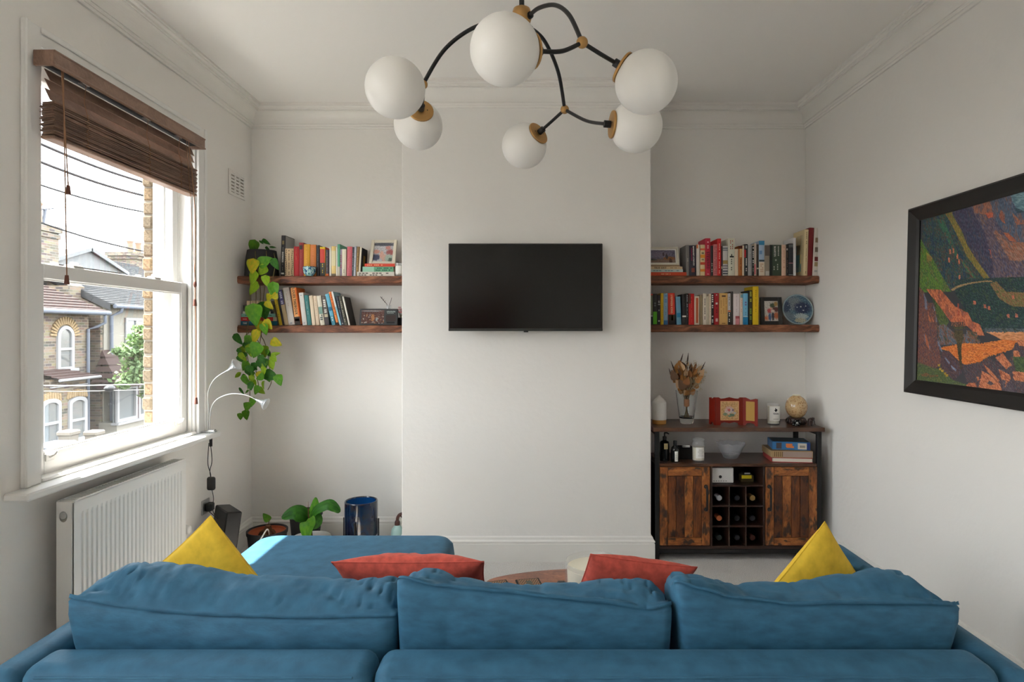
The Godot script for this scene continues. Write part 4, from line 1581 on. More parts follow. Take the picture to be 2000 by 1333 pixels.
	for k in [1, 2]:
		s = Shape.new()
		s.bx(c0 + 0.012 + k * cw - 0.004, c0 + 0.012 + k * cw + 0.004, 0.084, 0.434, CAB_F + 0.008, CAB_B - 0.012, 0.001)
		wpart("divider", s, M.cubby_wood, t)
	# bottles lie neck out
	var caps := [["silver", rgb(170, 172, 176)], ["black", rgb(30, 30, 34)], ["gold", rgb(150, 120, 70)], ["copper", rgb(176, 96, 56)], ["black", rgb(30, 30, 34)], ["dark grey", rgb(46, 46, 50)], ["dark green", rgb(40, 46, 44)], ["black", rgb(30, 30, 34)], ["dark red", rgb(70, 36, 28)]]
	var whereto := ["top left", "top middle", "top right", "middle left", "centre", "middle right", "bottom left", "bottom middle", "bottom right"]
	for k in 9:
		var col := k % 3
		var row := 2 - k / 3
		var bxx: float = c0 + 0.012 + (col + 0.5) * cw + [-0.004, 0.002, -0.006][col]
		var by: float = ys[row] + 0.005 + 0.0385
		var o := thing("wine_bottle", "%s-capped wine bottle lying in the %s pigeonhole" % [caps[k][0], whereto[k]], "bottle", V(bxx, by, CAB_F + 0.17), "wine bottles in the rack")
		o.rotation = Vector3(PI / 2, 0, 0)
		s = Shape.new()
		s.lathe([Vector2(0, -0.145), Vector2(0.03, -0.15), Vector2(0.0375, -0.143), Vector2(0.0375, 0.03), Vector2(0.034, 0.05), Vector2(0.02, 0.075), Vector2(0.0145, 0.09), Vector2(0.014, 0.1)], Vector3.ZERO, 20)
		part("body", s, M.bottle_glass, o)
		var cm := mk("capsule_%d" % k, caps[k][1], 0.35, {"metal": 0.4})
		s = Shape.new()
		s.lathe([Vector2(0.0148, 0.085), Vector2(0.0148, 0.128), Vector2(0.0165, 0.13), Vector2(0.0165, 0.145), Vector2(0.015, 0.148), Vector2(0.015, 0.148), Vector2(0, 0.148)], Vector3.ZERO, 20)
		part("capsule", s, cm, o)


func build_tv() -> void:
	var x0 := -0.4515
	var x1 := 0.4365
	var y0 := 1.357
	var y1 := 1.862
	var t := thing("television", "black flat television hung on the chimney breast", "television", V(0, y0, 3.56))
	var s := Shape.new()
	s.bx(x0, x1, y0, y1, 3.54, 3.556, 0.003)
	s.bx(x0 + 0.08, x1 - 0.08, y0 + 0.02, y1 - 0.16, 3.555, 3.59, 0.01)
	wpart("case", s, M.black_plastic, t)
	s = Shape.new()
	s.bx(x0 + 0.008, x1 - 0.008, y0 + 0.016, y1 - 0.008, 3.5388, 3.541)
	wpart("screen", s, M.tv_screen, t)
	s = Shape.new()
	s.bx(x0, x1, y0, y0 + 0.0145, 3.5375, 3.545, 0.0015)
	wpart("lower_bezel", s, M.bezel_grey, t)
	s = Shape.new()
	s.bx(-0.018, 0.008, y0 - 0.007, y0 + 0.002, 3.539, 3.55, 0.001)
	wpart("sensor", s, M.black_plastic, t)
	s = Shape.new()
	s.bx(-0.15, 0.15, y0 + 0.15, y0 + 0.35, 3.588, 3.6225)
	wpart("wall_bracket", s, M.black_metal, t)


# ---------------------------------------------------------------- painting
func stroke(im: Image, poly: Array, cols: Array, seed_: int, angle: float, grain := 1.0) -> void:
	# fills an outline (0..1, 0..1) with short brush marks of a few colours
	var w := im.get_width()
	var h := im.get_height()
	var pts := PackedVector2Array()
	var lo := Vector2(1, 1)
	var hi := Vector2.ZERO
	for p in poly:
		pts.append(Vector2(p[0] * w, p[1] * h))
		lo = lo.min(Vector2(p[0], p[1]))
		hi = hi.max(Vector2(p[0], p[1]))
	var f := FastNoiseLite.new()
	f.seed = seed_
	f.frequency = 0.05 * grain
	f.fractal_octaves = 3
	var ca := cos(angle)
	var sa := sin(angle)
	for y in range(maxi(0, int(lo.y * h)), mini(h, int(hi.y * h) + 2)):
		for x in range(maxi(0, int(lo.x * w)), mini(w, int(hi.x * w) + 2)):
			var wob := f.get_noise_2d(x * 1.5 + 200.0, y * 1.5) * 8.0 / grain
			if not Geometry2D.is_point_in_polygon(Vector2(x + wob, y + wob * 0.6), pts):
				continue
			var u := x * ca + y * sa
			var v := -x * sa + y * ca
			var k := clampf(0.5 + 0.6 * f.get_noise_2d(u * 0.18, v * 0.5) + 0.55 * f.get_noise_2d(u * 0.5, v * 2.2 + 60.0), 0.0, 0.999) * cols.size()
			var c: Color = cols[int(k)]
			var dab := f.get_noise_2d(u * 0.9, v * 3.6 + 90.0)
			c = c.lerp(Color.WHITE if dab > 0.0 else Color.BLACK, minf(absf(dab) * 0.35, 0.16))
			im.set_pixel(x, y, c)


func build_painting() -> void:
	var im := Image.create(900, 600, false, Image.FORMAT_RGB8)
	im.fill(rgb(64, 66, 72))
	var n := 1
	for q in CANVAS:
		var poly := []
		for k in range(0, q[0].size(), 2):
			poly.append([q[0][k] / 1000.0, q[0][k + 1] / 1000.0])
		var cols := []
		for k in range(0, q[1].size(), 3):
			cols.append(rgb(q[1][k], q[1][k + 1], q[1][k + 2]))
		stroke(im, poly, cols, n, q[2], q[3])
		n += 1
	var pm := mk("painted_canvas", Color.WHITE, 0.5, {"tex": ImageTexture.create_from_image(im)})
	var t := thing("framed_painting", "large coastal mountain painting in a black frame on right wall", "painting", V(RIGHT, 1.074, 2.25))
	t.rotation = Vector3(0, 0, 0)
	var da := 2.866
	var db := 1.64
	var y0 := 1.072
	var y1 := 1.924
	# local axes: the picture faces -x; its foot stands 2 cm further off the wall
	var lean := Basis(Vector3(0, 0, 1), -0.025)
	t.basis = lean
	var fw := 0.062
	for q in 4:
		var s := Shape.new()
		var lo := y0 - 1.074
		var hi := y1 - 1.074
		var l := -(da - 2.25)
		var r := -(db - 2.25)
		var o := [Vector2(l, lo), Vector2(r, lo), Vector2(r, hi), Vector2(l, hi)]
		var i := [Vector2(l + fw, lo + fw), Vector2(r - fw, lo + fw), Vector2(r - fw, hi - fw), Vector2(l + fw, hi - fw)]
		var a: Vector2 = o[q]
		var b: Vector2 = o[(q + 1) % 4]
		var c: Vector2 = i[(q + 1) % 4]
		var d: Vector2 = i[q]
		var prof := [[0.0, -0.026], [0.0, -0.055], [0.12, -0.06], [0.8, -0.046], [1.0, -0.04], [1.0, -0.026]]
		for k in prof.size() - 1:
			var f0: float = prof[k][0]
			var f1: float = prof[k + 1][0]
			var xa: float = prof[k][1]
			var xb: float = prof[k + 1][1]
			var p0 := a.lerp(d, f0)
			var p1 := b.lerp(c, f0)
			var p2 := b.lerp(c, f1)
			var p3 := a.lerp(d, f1)
			var mid := (a + b - c - d)
			var hint := Vector3(-1, 0, 0)
			if k == 0:
				hint = Vector3(0, mid.y, mid.x)
			elif k == prof.size() - 2:
				hint = Vector3(0, -mid.y, -mid.x)
			s.face([Vector3(xa, p0.y, p0.x), Vector3(xa, p1.y, p1.x), Vector3(xb, p2.y, p2.x), Vector3(xb, p3.y, p3.x)], hint)
		part("frame_side", s, M.frame_black, t)
		if q == 0:
			s = Shape.new()
			s.face([Vector3(-0.034, d.y, d.x), Vector3(-0.034, c.y, c.x), Vector3(-0.034, i[2].y, i[2].x), Vector3(-0.034, i[3].y, i[3].x)], Vector3.LEFT, [Vector2(0, 1), Vector2(1, 1), Vector2(1, 0), Vector2(0, 0)])
			part("canvas", s, pm, t)
			s = Shape.new()
			s.box(Vector3(-0.03, (lo + hi) / 2, (l + r) / 2), Vector3(0.006, hi - lo - 0.02, absf(r - l) - 0.02))
			part("backing", s, M.frame_black, t)


# ---------------------------------------------------------------- chandelier
func build_chandelier() -> void:
	var hub := P(1019, 36, 1.9)
	var t := thing("chandelier", "branching black and brass chandelier with six opal glass globes", "chandelier", hub)
	var s := Shape.new()
	s.tube([hub, Vector3(hub.x, CEIL - 0.02, hub.z)], 0.008, 12)
	wpart("stem", s, M.black_metal, t)
	s = Shape.new()
	s.lathe([Vector2(0.055, -0.03), Vector2(0.06, -0.026), Vector2(0.06, 0.0)], Vector3(hub.x, CEIL, hub.z), 24)
	s.lathe([Vector2(0, -0.03), Vector2(0.055, -0.03)], Vector3(hub.x, CEIL, hub.z), 24)
	wpart("ceiling_rose", s, M.brass, t)
	s = Shape.new()
	s.lathe([Vector2(0, -0.035), Vector2(0.014, -0.035), Vector2(0.022, -0.028), Vector2(0.031, 0.0), Vector2(0.031, 0.012), Vector2(0.026, 0.028), Vector2(0.012, 0.036), Vector2(0, 0.038)], hub, 20)
	wpart("hub", s, M.brass, t)
	var r := 0.085
	var globes := [[772, 172, 1.757], [986, 98, 1.5], [817, 245, 2.17], [1024, 285, 2.34], [1262, 161, 1.69], [1242, 247, 2.0]]
	var pos := []
	for g in globes:
		pos.append(P(g[0], g[1], g[2]))
	var na := P(826, 165, 1.97)
	var nb := P(1103, 214, 2.19)
	var nc := P(1137, 83, 1.62)
	var arms := [
		[hub + Vector3(-0.02, -0.01, 0), P(935, 50, 1.9), P(870, 95, 1.93), na],
		[hub + Vector3(0.012, -0.02, 0), P(1062, 78, 1.98), P(1090, 140, 2.1), nb],
		[hub + Vector3(0.02, 0.0, 0.01), P(1052, 16, 1.84), P(1084, 10, 1.77), P(1112, 30, 1.69), nc]]
	for a in arms:
		s = Shape.new()
		s.tube(curve(a, 10), 0.0062, 12)
		s.tube([a[0], a[0].lerp(a[1], 0.25)], 0.0105, 12)
		wpart("arm", s, M.black_metal, t)
	for q in [na, nb, nc]:
		s = Shape.new()
		s.ball(q, Vector3(0.0155, 0.0155, 0.0155), 16, 10)
		wpart("joint", s, M.brass, t)
	# branch ends: [node, globe, cap direction from globe centre, via]
	var ends := [
		[na, 0, Vector3(0.35, 0.28, -0.9), P(815, 170, 1.88)],
		[na, 2, (P(823, 208, 2.08) - pos[2]), P(826, 190, 2.02)],
		[nb, 3, (P(1052, 260, 2.29) - pos[3]), P(1080, 235, 2.24)],
		[nb, 5, (P(1192, 243, 1.99) - pos[5]), P(1145, 236, 2.1)],
		[nc, 4, (P(1215, 131, 1.70) - pos[4]), P(1172, 105, 1.66)],
		[nc, 1, (P(1049, 100, 1.545) - pos[1]), P(1098, 100, 1.58)]]
	for q in ends:
		var c: Vector3 = pos[q[1]]
		var dir: Vector3 = q[2].normalized()
		var capc := c + dir * (r - 0.006)
		var y := dir
		var x := y.cross(Vector3.UP if absf(y.y) < 0.9 else Vector3.RIGHT).normalized()
		var b := Basis(x, y, x.cross(y))
		s = Shape.new()
		s.ball(c, Vector3(r, r, r), 48, 28)
		var gl := wpart("globe", s, M.opal_glass, t, "opal white glass globe")
		s = Shape.new()
		s.lathe([Vector2(0, -0.004), Vector2(0.043, -0.004), Vector2(0.044, -0.002), Vector2(0.044, 0.002), Vector2(0.042, 0.004), Vector2(0.014, 0.0055), Vector2(0, 0.0055)], capc + dir * 0.0, 28, b)
		wpart("cap", s, M.brass, gl, "brass disc cap")
		s = Shape.new()
		for sg in [-1.0, 1.0]:
			s.ball(capc + b * Vector3(sg * 0.022, 0.005, 0), Vector3(0.002, 0.002, 0.002), 8, 6)
		wpart("screw", s, M.black_metal, gl)
		s = Shape.new()
		s.lathe([Vector2(0.0115, 0.0), Vector2(0.0115, 0.022), Vector2(0.0115, 0.022), Vector2(0, 0.022)], capc + dir * 0.005, 16, b)
		wpart("socket", s, M.black_plastic, gl)
		s = Shape.new()
		s.tube(curve([q[0], q[3], capc + dir * 0.02], 8), 0.0058, 10)
		wpart("branch", s, M.black_metal, t)


# what the dark screen of the television mirrors: a tall cabinet against the wall behind the camera
func build_rear() -> void:
	var t := thing("tall_cabinet", "tall red-brown cabinet mirrored faintly in the television screen", "cabinet", V(-0.7, 0, -2.0))
	var s := Shape.new()
	s.box(Vector3(0, 0.87, 0.02), Vector3(0.96, 1.7, 0.34), 0.006)
	s.box(Vector3(0, 1.735, 0.01), Vector3(1.0, 0.03, 0.38), 0.008)
	part("body", s, M.mahogany, t)
	for sg in [-1.0, 1.0]:
		s = Shape.new()
		s.box(Vector3(sg * 0.235, 0.9, -0.16), Vector3(0.455, 1.56, 0.02), 0.004)
		var dr := part("door", s, M.mahogany, t)
		s = Shape.new()
		s.box(Vector3(sg * 0.235, 0.9, -0.172), Vector3(0.33, 1.42, 0.01), 0.004)
		part("panel", s, M.mahogany, dr)
		s = Shape.new()
		s.ball(Vector3(sg * 0.03, 0.95, -0.185), Vector3(0.014, 0.014, 0.014), 12, 8)
		part("knob", s, M.brass, dr)
	t = thing("orange_vase", "rounded orange vase mirrored above the cabinet in the television", "vase", V(-0.36, 1.75, -2.0))
	s = Shape.new()
	s.lathe([Vector2(0, 0), Vector2(0.06, 0), Vector2(0.11, 0.06), Vector2(0.12, 0.12), Vector2(0.08, 0.19), Vector2(0.045, 0.22), Vector2(0.055, 0.25), Vector2(0.048, 0.25), Vector2(0.04, 0.22)], Vector3.ZERO, 28)
	part("body", s, ink(rgb(206, 130, 40), 0.4), t)


# the canvas, layer on layer: outline in thousandths of the canvas, colours, brush angle, fineness
const CANVAS := [
	[[374, -28, 1000, -29, 1000, 496, 17, 446, 17, -31], [62, 66, 92, 76, 74, 98], 1.2, 1],
	[[458, -47, 1000, -42, 1000, 127, 513, 97, 493, 68, 478, 35, 468, -6], [112, 148, 158, 126, 162, 170, 100, 138, 150], 0.3, 1],
	[[484, 65, 505, 76, 535, 103, 1000, 104, 1000, 181, 513, 120], [40, 66, 82, 50, 80, 92], 0.8, 2],
	[[374, -13, 468, -9, 482, 45, 497, 97, 1000, 172, 1000, 327, 516, 287, 489, 216, 458, 199, 417, 131, 387, 65], [66, 84, 108, 78, 98, 122, 96, 96, 112, 122, 92, 88], 1.35, 1.5],
	[[429, 58, 442, 81, 452, 141, 433, 121, 421, 94], [176, 98, 66, 150, 88, 70], 1.4, 2],
	[[478, 86, 513, 138, 1000, 181, 1000, 218, 497, 157], [156, 104, 86, 176, 104, 74, 104, 92, 104], 1.2, 2],
	[[279, -10, 376, -10, 391, 66, 417, 141, 470, 235, 501, 246, 1000, 327, 1000, 496, 408, 483, 391, 320, 383, 270, 357, 165, 311, 63, 293, 22], [96, 82, 98, 112, 92, 98, 84, 80, 104, 124, 98, 92], 1, 1],
	[[295, -8, 376, -10, 389, 41, 396, 87, 365, 68, 330, 53, 302, 40], [150, 104, 86, 170, 106, 80, 110, 92, 98], 1.5, 1.6],
	[[400, 151, 470, 235, 501, 246, 1000, 327, 1000, 414, 478, 335, 433, 246, 408, 197], [154, 116, 98, 166, 108, 84, 130, 104, 98], 0.85, 1],
	[[442, 181, 470, 230, 501, 246, 493, 226, 466, 191], [196, 104, 68, 170, 92, 66], 0.8, 2],
	[[316, 87, 330, 109, 333, 141, 321, 126], [220, 84, 58], 1.4, 2],
	[[339, 149, 351, 159, 360, 211, 341, 198], [226, 90, 60, 190, 84, 64], 1.4, 2],
	[[370, 250, 387, 261, 394, 321, 378, 289], [200, 92, 70, 160, 84, 76], 1.4, 2],
	[[357, 58, 393, 62, 396, 87, 374, 91], [204, 98, 68], 1.4, 2],
	[[180, -9, 279, -10, 311, 63, 357, 165, 383, 270, 400, 336, 400, 395, 357, 359, 283, 251, 230, 104, 200, 32], [58, 54, 78, 70, 62, 88, 52, 66, 92, 86, 72, 84], 1.25, 1.4],
	[[17, -19, 140, -12, 185, 71, 230, 177, 274, 280, 325, 359, 370, 423, 283, 423, 195, 450, 143, 387, 94, 281, 43, 192, 8, 105], [34, 64, 86, 44, 58, 84, 42, 92, 80, 96, 66, 60, 40, 78, 76], 1.15, 1.5],
	[[94, 13, 143, 38, 195, 180, 235, 294, 215, 269, 159, 150], [56, 120, 84, 44, 98, 84, 120, 76, 58], 1.15, 2],
	[[235, 273, 274, 331, 321, 404, 302, 397, 255, 328], [60, 120, 80, 140, 74, 56], 1, 2],
	[[175, 213, 184, 218, 186, 247, 176, 242], [214, 120, 86], 1.4, 2],
	[[193, 212, 202, 217, 204, 245, 194, 241], [214, 120, 86], 1.4, 2],
	[[216, 248, 225, 253, 226, 281, 216, 277], [214, 120, 86], 1.4, 2],
	[[170, 261, 179, 266, 181, 294, 170, 290], [214, 120, 86], 1.4, 2],
	[[226, 281, 235, 286, 236, 314, 226, 310], [214, 120, 86], 1.4, 2],
	[[231, 372, 240, 376, 241, 403, 231, 400], [214, 120, 86], 1.4, 2],
	[[140, -12, 180, -9, 200, 43, 235, 110, 274, 213, 311, 286, 352, 354, 396, 425, 365, 422, 325, 359, 274, 280, 230, 177, 185, 71], [138, 128, 56, 160, 128, 60, 110, 120, 58, 150, 106, 58], 1.15, 1.6],
	[[2, 115, 43, 192, 94, 281, 143, 376, 192, 465, -1, 450], [84, 126, 50, 106, 140, 50, 64, 104, 60, 128, 116, 60], 1.1, 1.6],
	[[37, 203, 77, 244, 72, 271, 43, 249], [170, 160, 60, 150, 120, 66], 1, 2],
	[[215, 397, 400, 411, 1000, 470, 1000, 702, 361, 694, 311, 643, 264, 564, 215, 477], [36, 58, 66, 44, 78, 66, 34, 50, 64, 60, 84, 60], 0.7, 1.5],
	[[387, 439, 417, 432, 462, 490, 1000, 566, 1000, 625, 489, 567, 433, 526], [120, 116, 66, 146, 104, 70, 92, 104, 62], 0.7, 1.6],
	[[360, 549, 372, 550, 375, 571, 362, 570], [206, 112, 86], 1.3, 2],
	[[380, 560, 391, 561, 395, 582, 382, 580], [206, 112, 86], 1.3, 2],
	[[467, 605, 478, 606, 481, 626, 469, 625], [206, 112, 86], 1.3, 2],
	[[503, 604, 513, 606, 516, 625, 504, 624], [206, 112, 86], 1.3, 2],
	[[309, 525, 321, 527, 324, 548, 310, 546], [206, 112, 86], 1.3, 2],
	[[487, 510, 497, 512, 500, 532, 489, 530], [206, 112, 86], 1.3, 2],
	[[187, 452, 235, 429, 293, 423, 361, 421, 400, 426, 400, 433, 352, 428, 293, 432, 240, 441, 200, 461], [188, 152, 104, 170, 134, 92], 0.2, 2],
	[[43, 433, 132, 447, 185, 512, 215, 551, 283, 588, 307, 640, 343, 654, 368, 716, 330, 716, 260, 642, 195, 640, 174, 613, 143, 568, 94, 505], [206, 112, 74, 228, 134, 90, 170, 84, 60, 150, 92, 80], 1.3, 1.8],
	[[83, 487, 111, 523, 143, 568, 185, 640, 148, 694, 116, 622, 94, 555], [74, 96, 50, 92, 112, 54, 56, 76, 50], 1, 1.6],
	[[255, 564, 283, 591, 260, 580], [64, 76, 50], 1, 2],
	[[116, 661, 159, 653, 215, 704, 279, 712, 348, 738, 348, 761, 215, 770, 130, 776], [84, 98, 116, 110, 122, 136, 140, 84, 66, 64, 80, 66], 1.1, 1.8],
	[[279, 689, 330, 699, 343, 749, 311, 739, 279, 714], [66, 84, 70, 140, 92, 66, 112, 124, 140], 0.9, 2],
	[[361, 676, 1000, 691, 1000, 708, 370, 703], [68, 80, 90, 94, 104, 112, 60, 72, 60], 0.1, 2],
	[[376, 698, 1000, 702, 1000, 743, 450, 740, 408, 715], [232, 158, 106, 222, 146, 96], 0.1, 1],
	[[130, 794, 260, 760, 352, 761, 450, 737, 513, 740, 1000, 741, 1000, 789, 497, 782, 458, 802, 417, 819, 396, 825, 352, 858, 302, 881, 264, 880, 215, 837, 169, 807], [236, 128, 56, 226, 116, 50, 244, 146, 70, 206, 104, 52], 0.08, 1.4],
	[[-4, 410, 28, 448, 55, 519, 94, 524, 116, 622, 117, 733, 135, 814, 149, 879, 111, 921, -10, 891], [112, 74, 74, 140, 84, 66, 84, 66, 80, 150, 96, 70], 1.4, 1.8],
	[[28, 454, 49, 501, 55, 564, 40, 558], [132, 140, 164, 116, 122, 146], 1.4, 2],
	[[88, 527, 102, 566, 97, 577], [132, 140, 164, 116, 122, 146], 1.4, 2],
	[[37, 705, 77, 789, 77, 812, 43, 757], [132, 140, 164, 116, 122, 146], 1.4, 2],
	[[119, 733, 132, 787, 124, 782], [132, 140, 164, 116, 122, 146], 1.4, 2],
	[[105, 589, 117, 639, 108, 639], [132, 140, 164, 116, 122, 146], 1.4, 2],
	[[43, 700, 60, 745, 77, 812, 49, 768], [206, 120, 72, 186, 104, 70], 1.3, 2],
	[[57, 570, 83, 638, 66, 632], [206, 120, 72, 186, 104, 70], 1.3, 2],
	[[77, 593, 100, 638, 88, 638], [206, 120, 72, 186, 104, 70], 1.3, 2],
	[[146, 814, 185, 806, 245, 866, 281, 884, 260, 927, 220, 979, 148, 917], [70, 58, 72, 96, 66, 66, 84, 74, 92], 1, 1.8],
	[[161, 840, 195, 875, 190, 886, 167, 856], [140, 156, 184, 116, 130, 160], 0.9, 2],
	[[198, 886, 233, 914, 228, 925, 205, 906], [140, 156, 184, 116, 130, 160], 0.9, 2],
	[[121, 743, 154, 819, 138, 809], [140, 156, 184, 116, 130, 160], 0.9, 2],
	[[-13, 886, 105, 916, 148, 923, 215, 974, 274, 988, 357, 1007, 365, 1035, -16, 1037], [74, 92, 56, 92, 112, 58, 66, 84, 64, 110, 116, 60], 0.5, 1.8],
	[[125, 891, 140, 888, 139, 904, 126, 904], [206, 170, 60, 190, 150, 50], 0.5, 2.5],
	[[146, 922, 161, 919, 160, 934, 147, 935], [206, 170, 60, 190, 150, 50], 0.5, 2.5],
	[[162, 936, 177, 934, 176, 949, 163, 949], [206, 170, 60, 190, 150, 50], 0.5, 2.5],
	[[133, 912, 148, 910, 147, 925, 134, 925], [206, 170, 60, 190, 150, 50], 0.5, 2.5],
	[[172, 946, 187, 943, 186, 959, 173, 959], [206, 170, 60, 190, 150, 50], 0.5, 2.5],
	[[286, 898, 299, 896, 298, 910, 287, 910], [206, 170, 60, 190, 150, 50], 0.5, 2.5],
	[[296, 912, 309, 910, 308, 924, 297, 924], [206, 170, 60, 190, 150, 50], 0.5, 2.5],
	[[277, 904, 290, 902, 289, 916, 278, 916], [206, 170, 60, 190, 150, 50], 0.5, 2.5],
	[[262, 886, 357, 858, 393, 825, 417, 853, 450, 805, 482, 848, 497, 782, 516, 739, 1000, 743, 1000, 1012, 352, 1015, 283, 971], [76, 66, 80, 96, 70, 72, 66, 72, 84, 110, 74, 66], 0.9, 1.6],
	[[361, 907, 396, 923, 446, 965, 456, 1009, 345, 1006], [196, 110, 72, 222, 138, 96, 170, 90, 62], 0.8, 1.6],
	[[361, 860, 374, 876, 396, 894, 442, 947, 437, 957, 387, 909], [196, 110, 72, 222, 138, 96, 170, 90, 62], 0.8, 1.6],
	[[421, 833, 454, 806, 495, 866, 470, 887], [196, 110, 72, 222, 138, 96, 170, 90, 62], 0.8, 1.6],
	[[437, 890, 486, 913, 497, 958, 462, 980], [196, 110, 72, 222, 138, 96, 170, 90, 62], 0.8, 1.6],
	[[497, 791, 521, 790, 530, 826, 501, 826], [196, 110, 72, 222, 138, 96, 170, 90, 62], 0.8, 1.6],
	[[497, 898, 516, 891, 1000, 926, 1000, 999, 505, 939], [196, 110, 72, 222, 138, 96, 170, 90, 62], 0.8, 1.6],
	[[513, 737, 1000, 743, 1000, 771, 520, 767], [196, 110, 72, 222, 138, 96, 170, 90, 62], 0.8, 1.6],
	[[302, 979, 330, 973, 340, 1004, 283, 999], [196, 110, 72, 222, 138, 96, 170, 90, 62], 0.8, 1.6],
	[[334, 940, 350, 943, 341, 969], [196, 110, 72, 222, 138, 96, 170, 90, 62], 0.8, 1.6],
	[[383, 968, 400, 957, 421, 971, 400, 978], [84, 72, 86, 96, 84, 92], 0.8, 1.6],
	[[450, 946, 470, 943, 464, 1003, 454, 993], [84, 72, 86, 96, 84, 92], 0.8, 1.6],
	[[472, 962, 493, 936, 511, 998, 466, 1006], [84, 72, 86, 96, 84, 92], 0.8, 1.6],
	[[497, 821, 1000, 812, 1000, 908, 511, 894], [60, 84, 54, 84, 104, 58], 0.5, 2],
	[[23, 961, 55, 951, 94, 958, 130, 955, 127, 966, 77, 971, 28, 971], [150, 84, 56, 96, 90, 58], 0.05, 3],
	[[228, 752, 257, 751, 255, 803, 260, 909, 251, 910, 235, 804], [62, 58, 40, 84, 74, 46], 1.5, 2],
	[[213, 688, 260, 689, 265, 730, 252, 772, 235, 767, 218, 731], [70, 62, 42, 92, 80, 50, 54, 54, 38], 1.4, 2.5],
	[[235, 677, 235, 684, 282, 677, 281, 675], [58, 62, 42, 84, 86, 54], 1.4, 2],
	[[234, 677, 236, 684, 280, 668, 279, 667], [58, 62, 42, 84, 86, 54], 1.4, 2],
	[[233, 678, 237, 684, 275, 660, 274, 659], [58, 62, 42, 84, 86, 54], 1.4, 2],
	[[233, 678, 238, 683, 268, 653, 267, 652], [58, 62, 42, 84, 86, 54], 1.4, 2],
	[[232, 679, 238, 682, 258, 647, 257, 646], [58, 62, 42, 84, 86, 54], 1.4, 2],
	[[232, 680, 238, 682, 247, 644, 246, 643], [58, 62, 42, 84, 86, 54], 1.4, 2],
	[[232, 681, 239, 681, 236, 642, 235, 641], [58, 62, 42, 84, 86, 54], 1.4, 2],
	[[232, 682, 238, 680, 224, 643, 223, 642], [58, 62, 42, 84, 86, 54], 1.4, 2],
	[[232, 682, 238, 679, 212, 646, 211, 645], [58, 62, 42, 84, 86, 54], 1.4, 2],
	[[233, 683, 238, 678, 203, 652, 202, 651], [58, 62, 42, 84, 86, 54], 1.4, 2],
	[[233, 684, 237, 678, 195, 659, 194, 658], [58, 62, 42, 84, 86, 54], 1.4, 2],
	[[234, 684, 236, 677, 189, 667, 188, 666], [58, 62, 42, 84, 86, 54], 1.4, 2],
	[[235, 684, 235, 677, 187, 676, 186, 675], [58, 62, 42, 84, 86, 54], 1.4, 2],
	[[198, 662, 202, 662, 205, 624, 201, 624], [206, 96, 60, 226, 128, 84], 1.5, 2],
	[[209, 665, 213, 665, 216, 617, 212, 617], [206, 96, 60, 226, 128, 84], 1.5, 2],
	[[220, 667, 224, 667, 226, 610, 222, 610], [206, 96, 60, 226, 128, 84], 1.5, 2],
	[[231, 669, 235, 669, 236, 603, 232, 603], [206, 96, 60, 226, 128, 84], 1.5, 2],
	[[242, 669, 245, 669, 246, 603, 242, 603], [206, 96, 60, 226, 128, 84], 1.5, 2],
	[[252, 667, 256, 667, 256, 611, 252, 611], [206, 96, 60, 226, 128, 84], 1.5, 2],
	[[263, 665, 267, 665, 266, 619, 262, 619], [206, 96, 60, 226, 128, 84], 1.5, 2],
	[[273, 663, 277, 663, 276, 626, 272, 626], [206, 96, 60, 226, 128, 84], 1.5, 2],
	[[229, 536, 235, 536, 237, 605, 231, 604], [190, 80, 56], 1.5, 2],
]


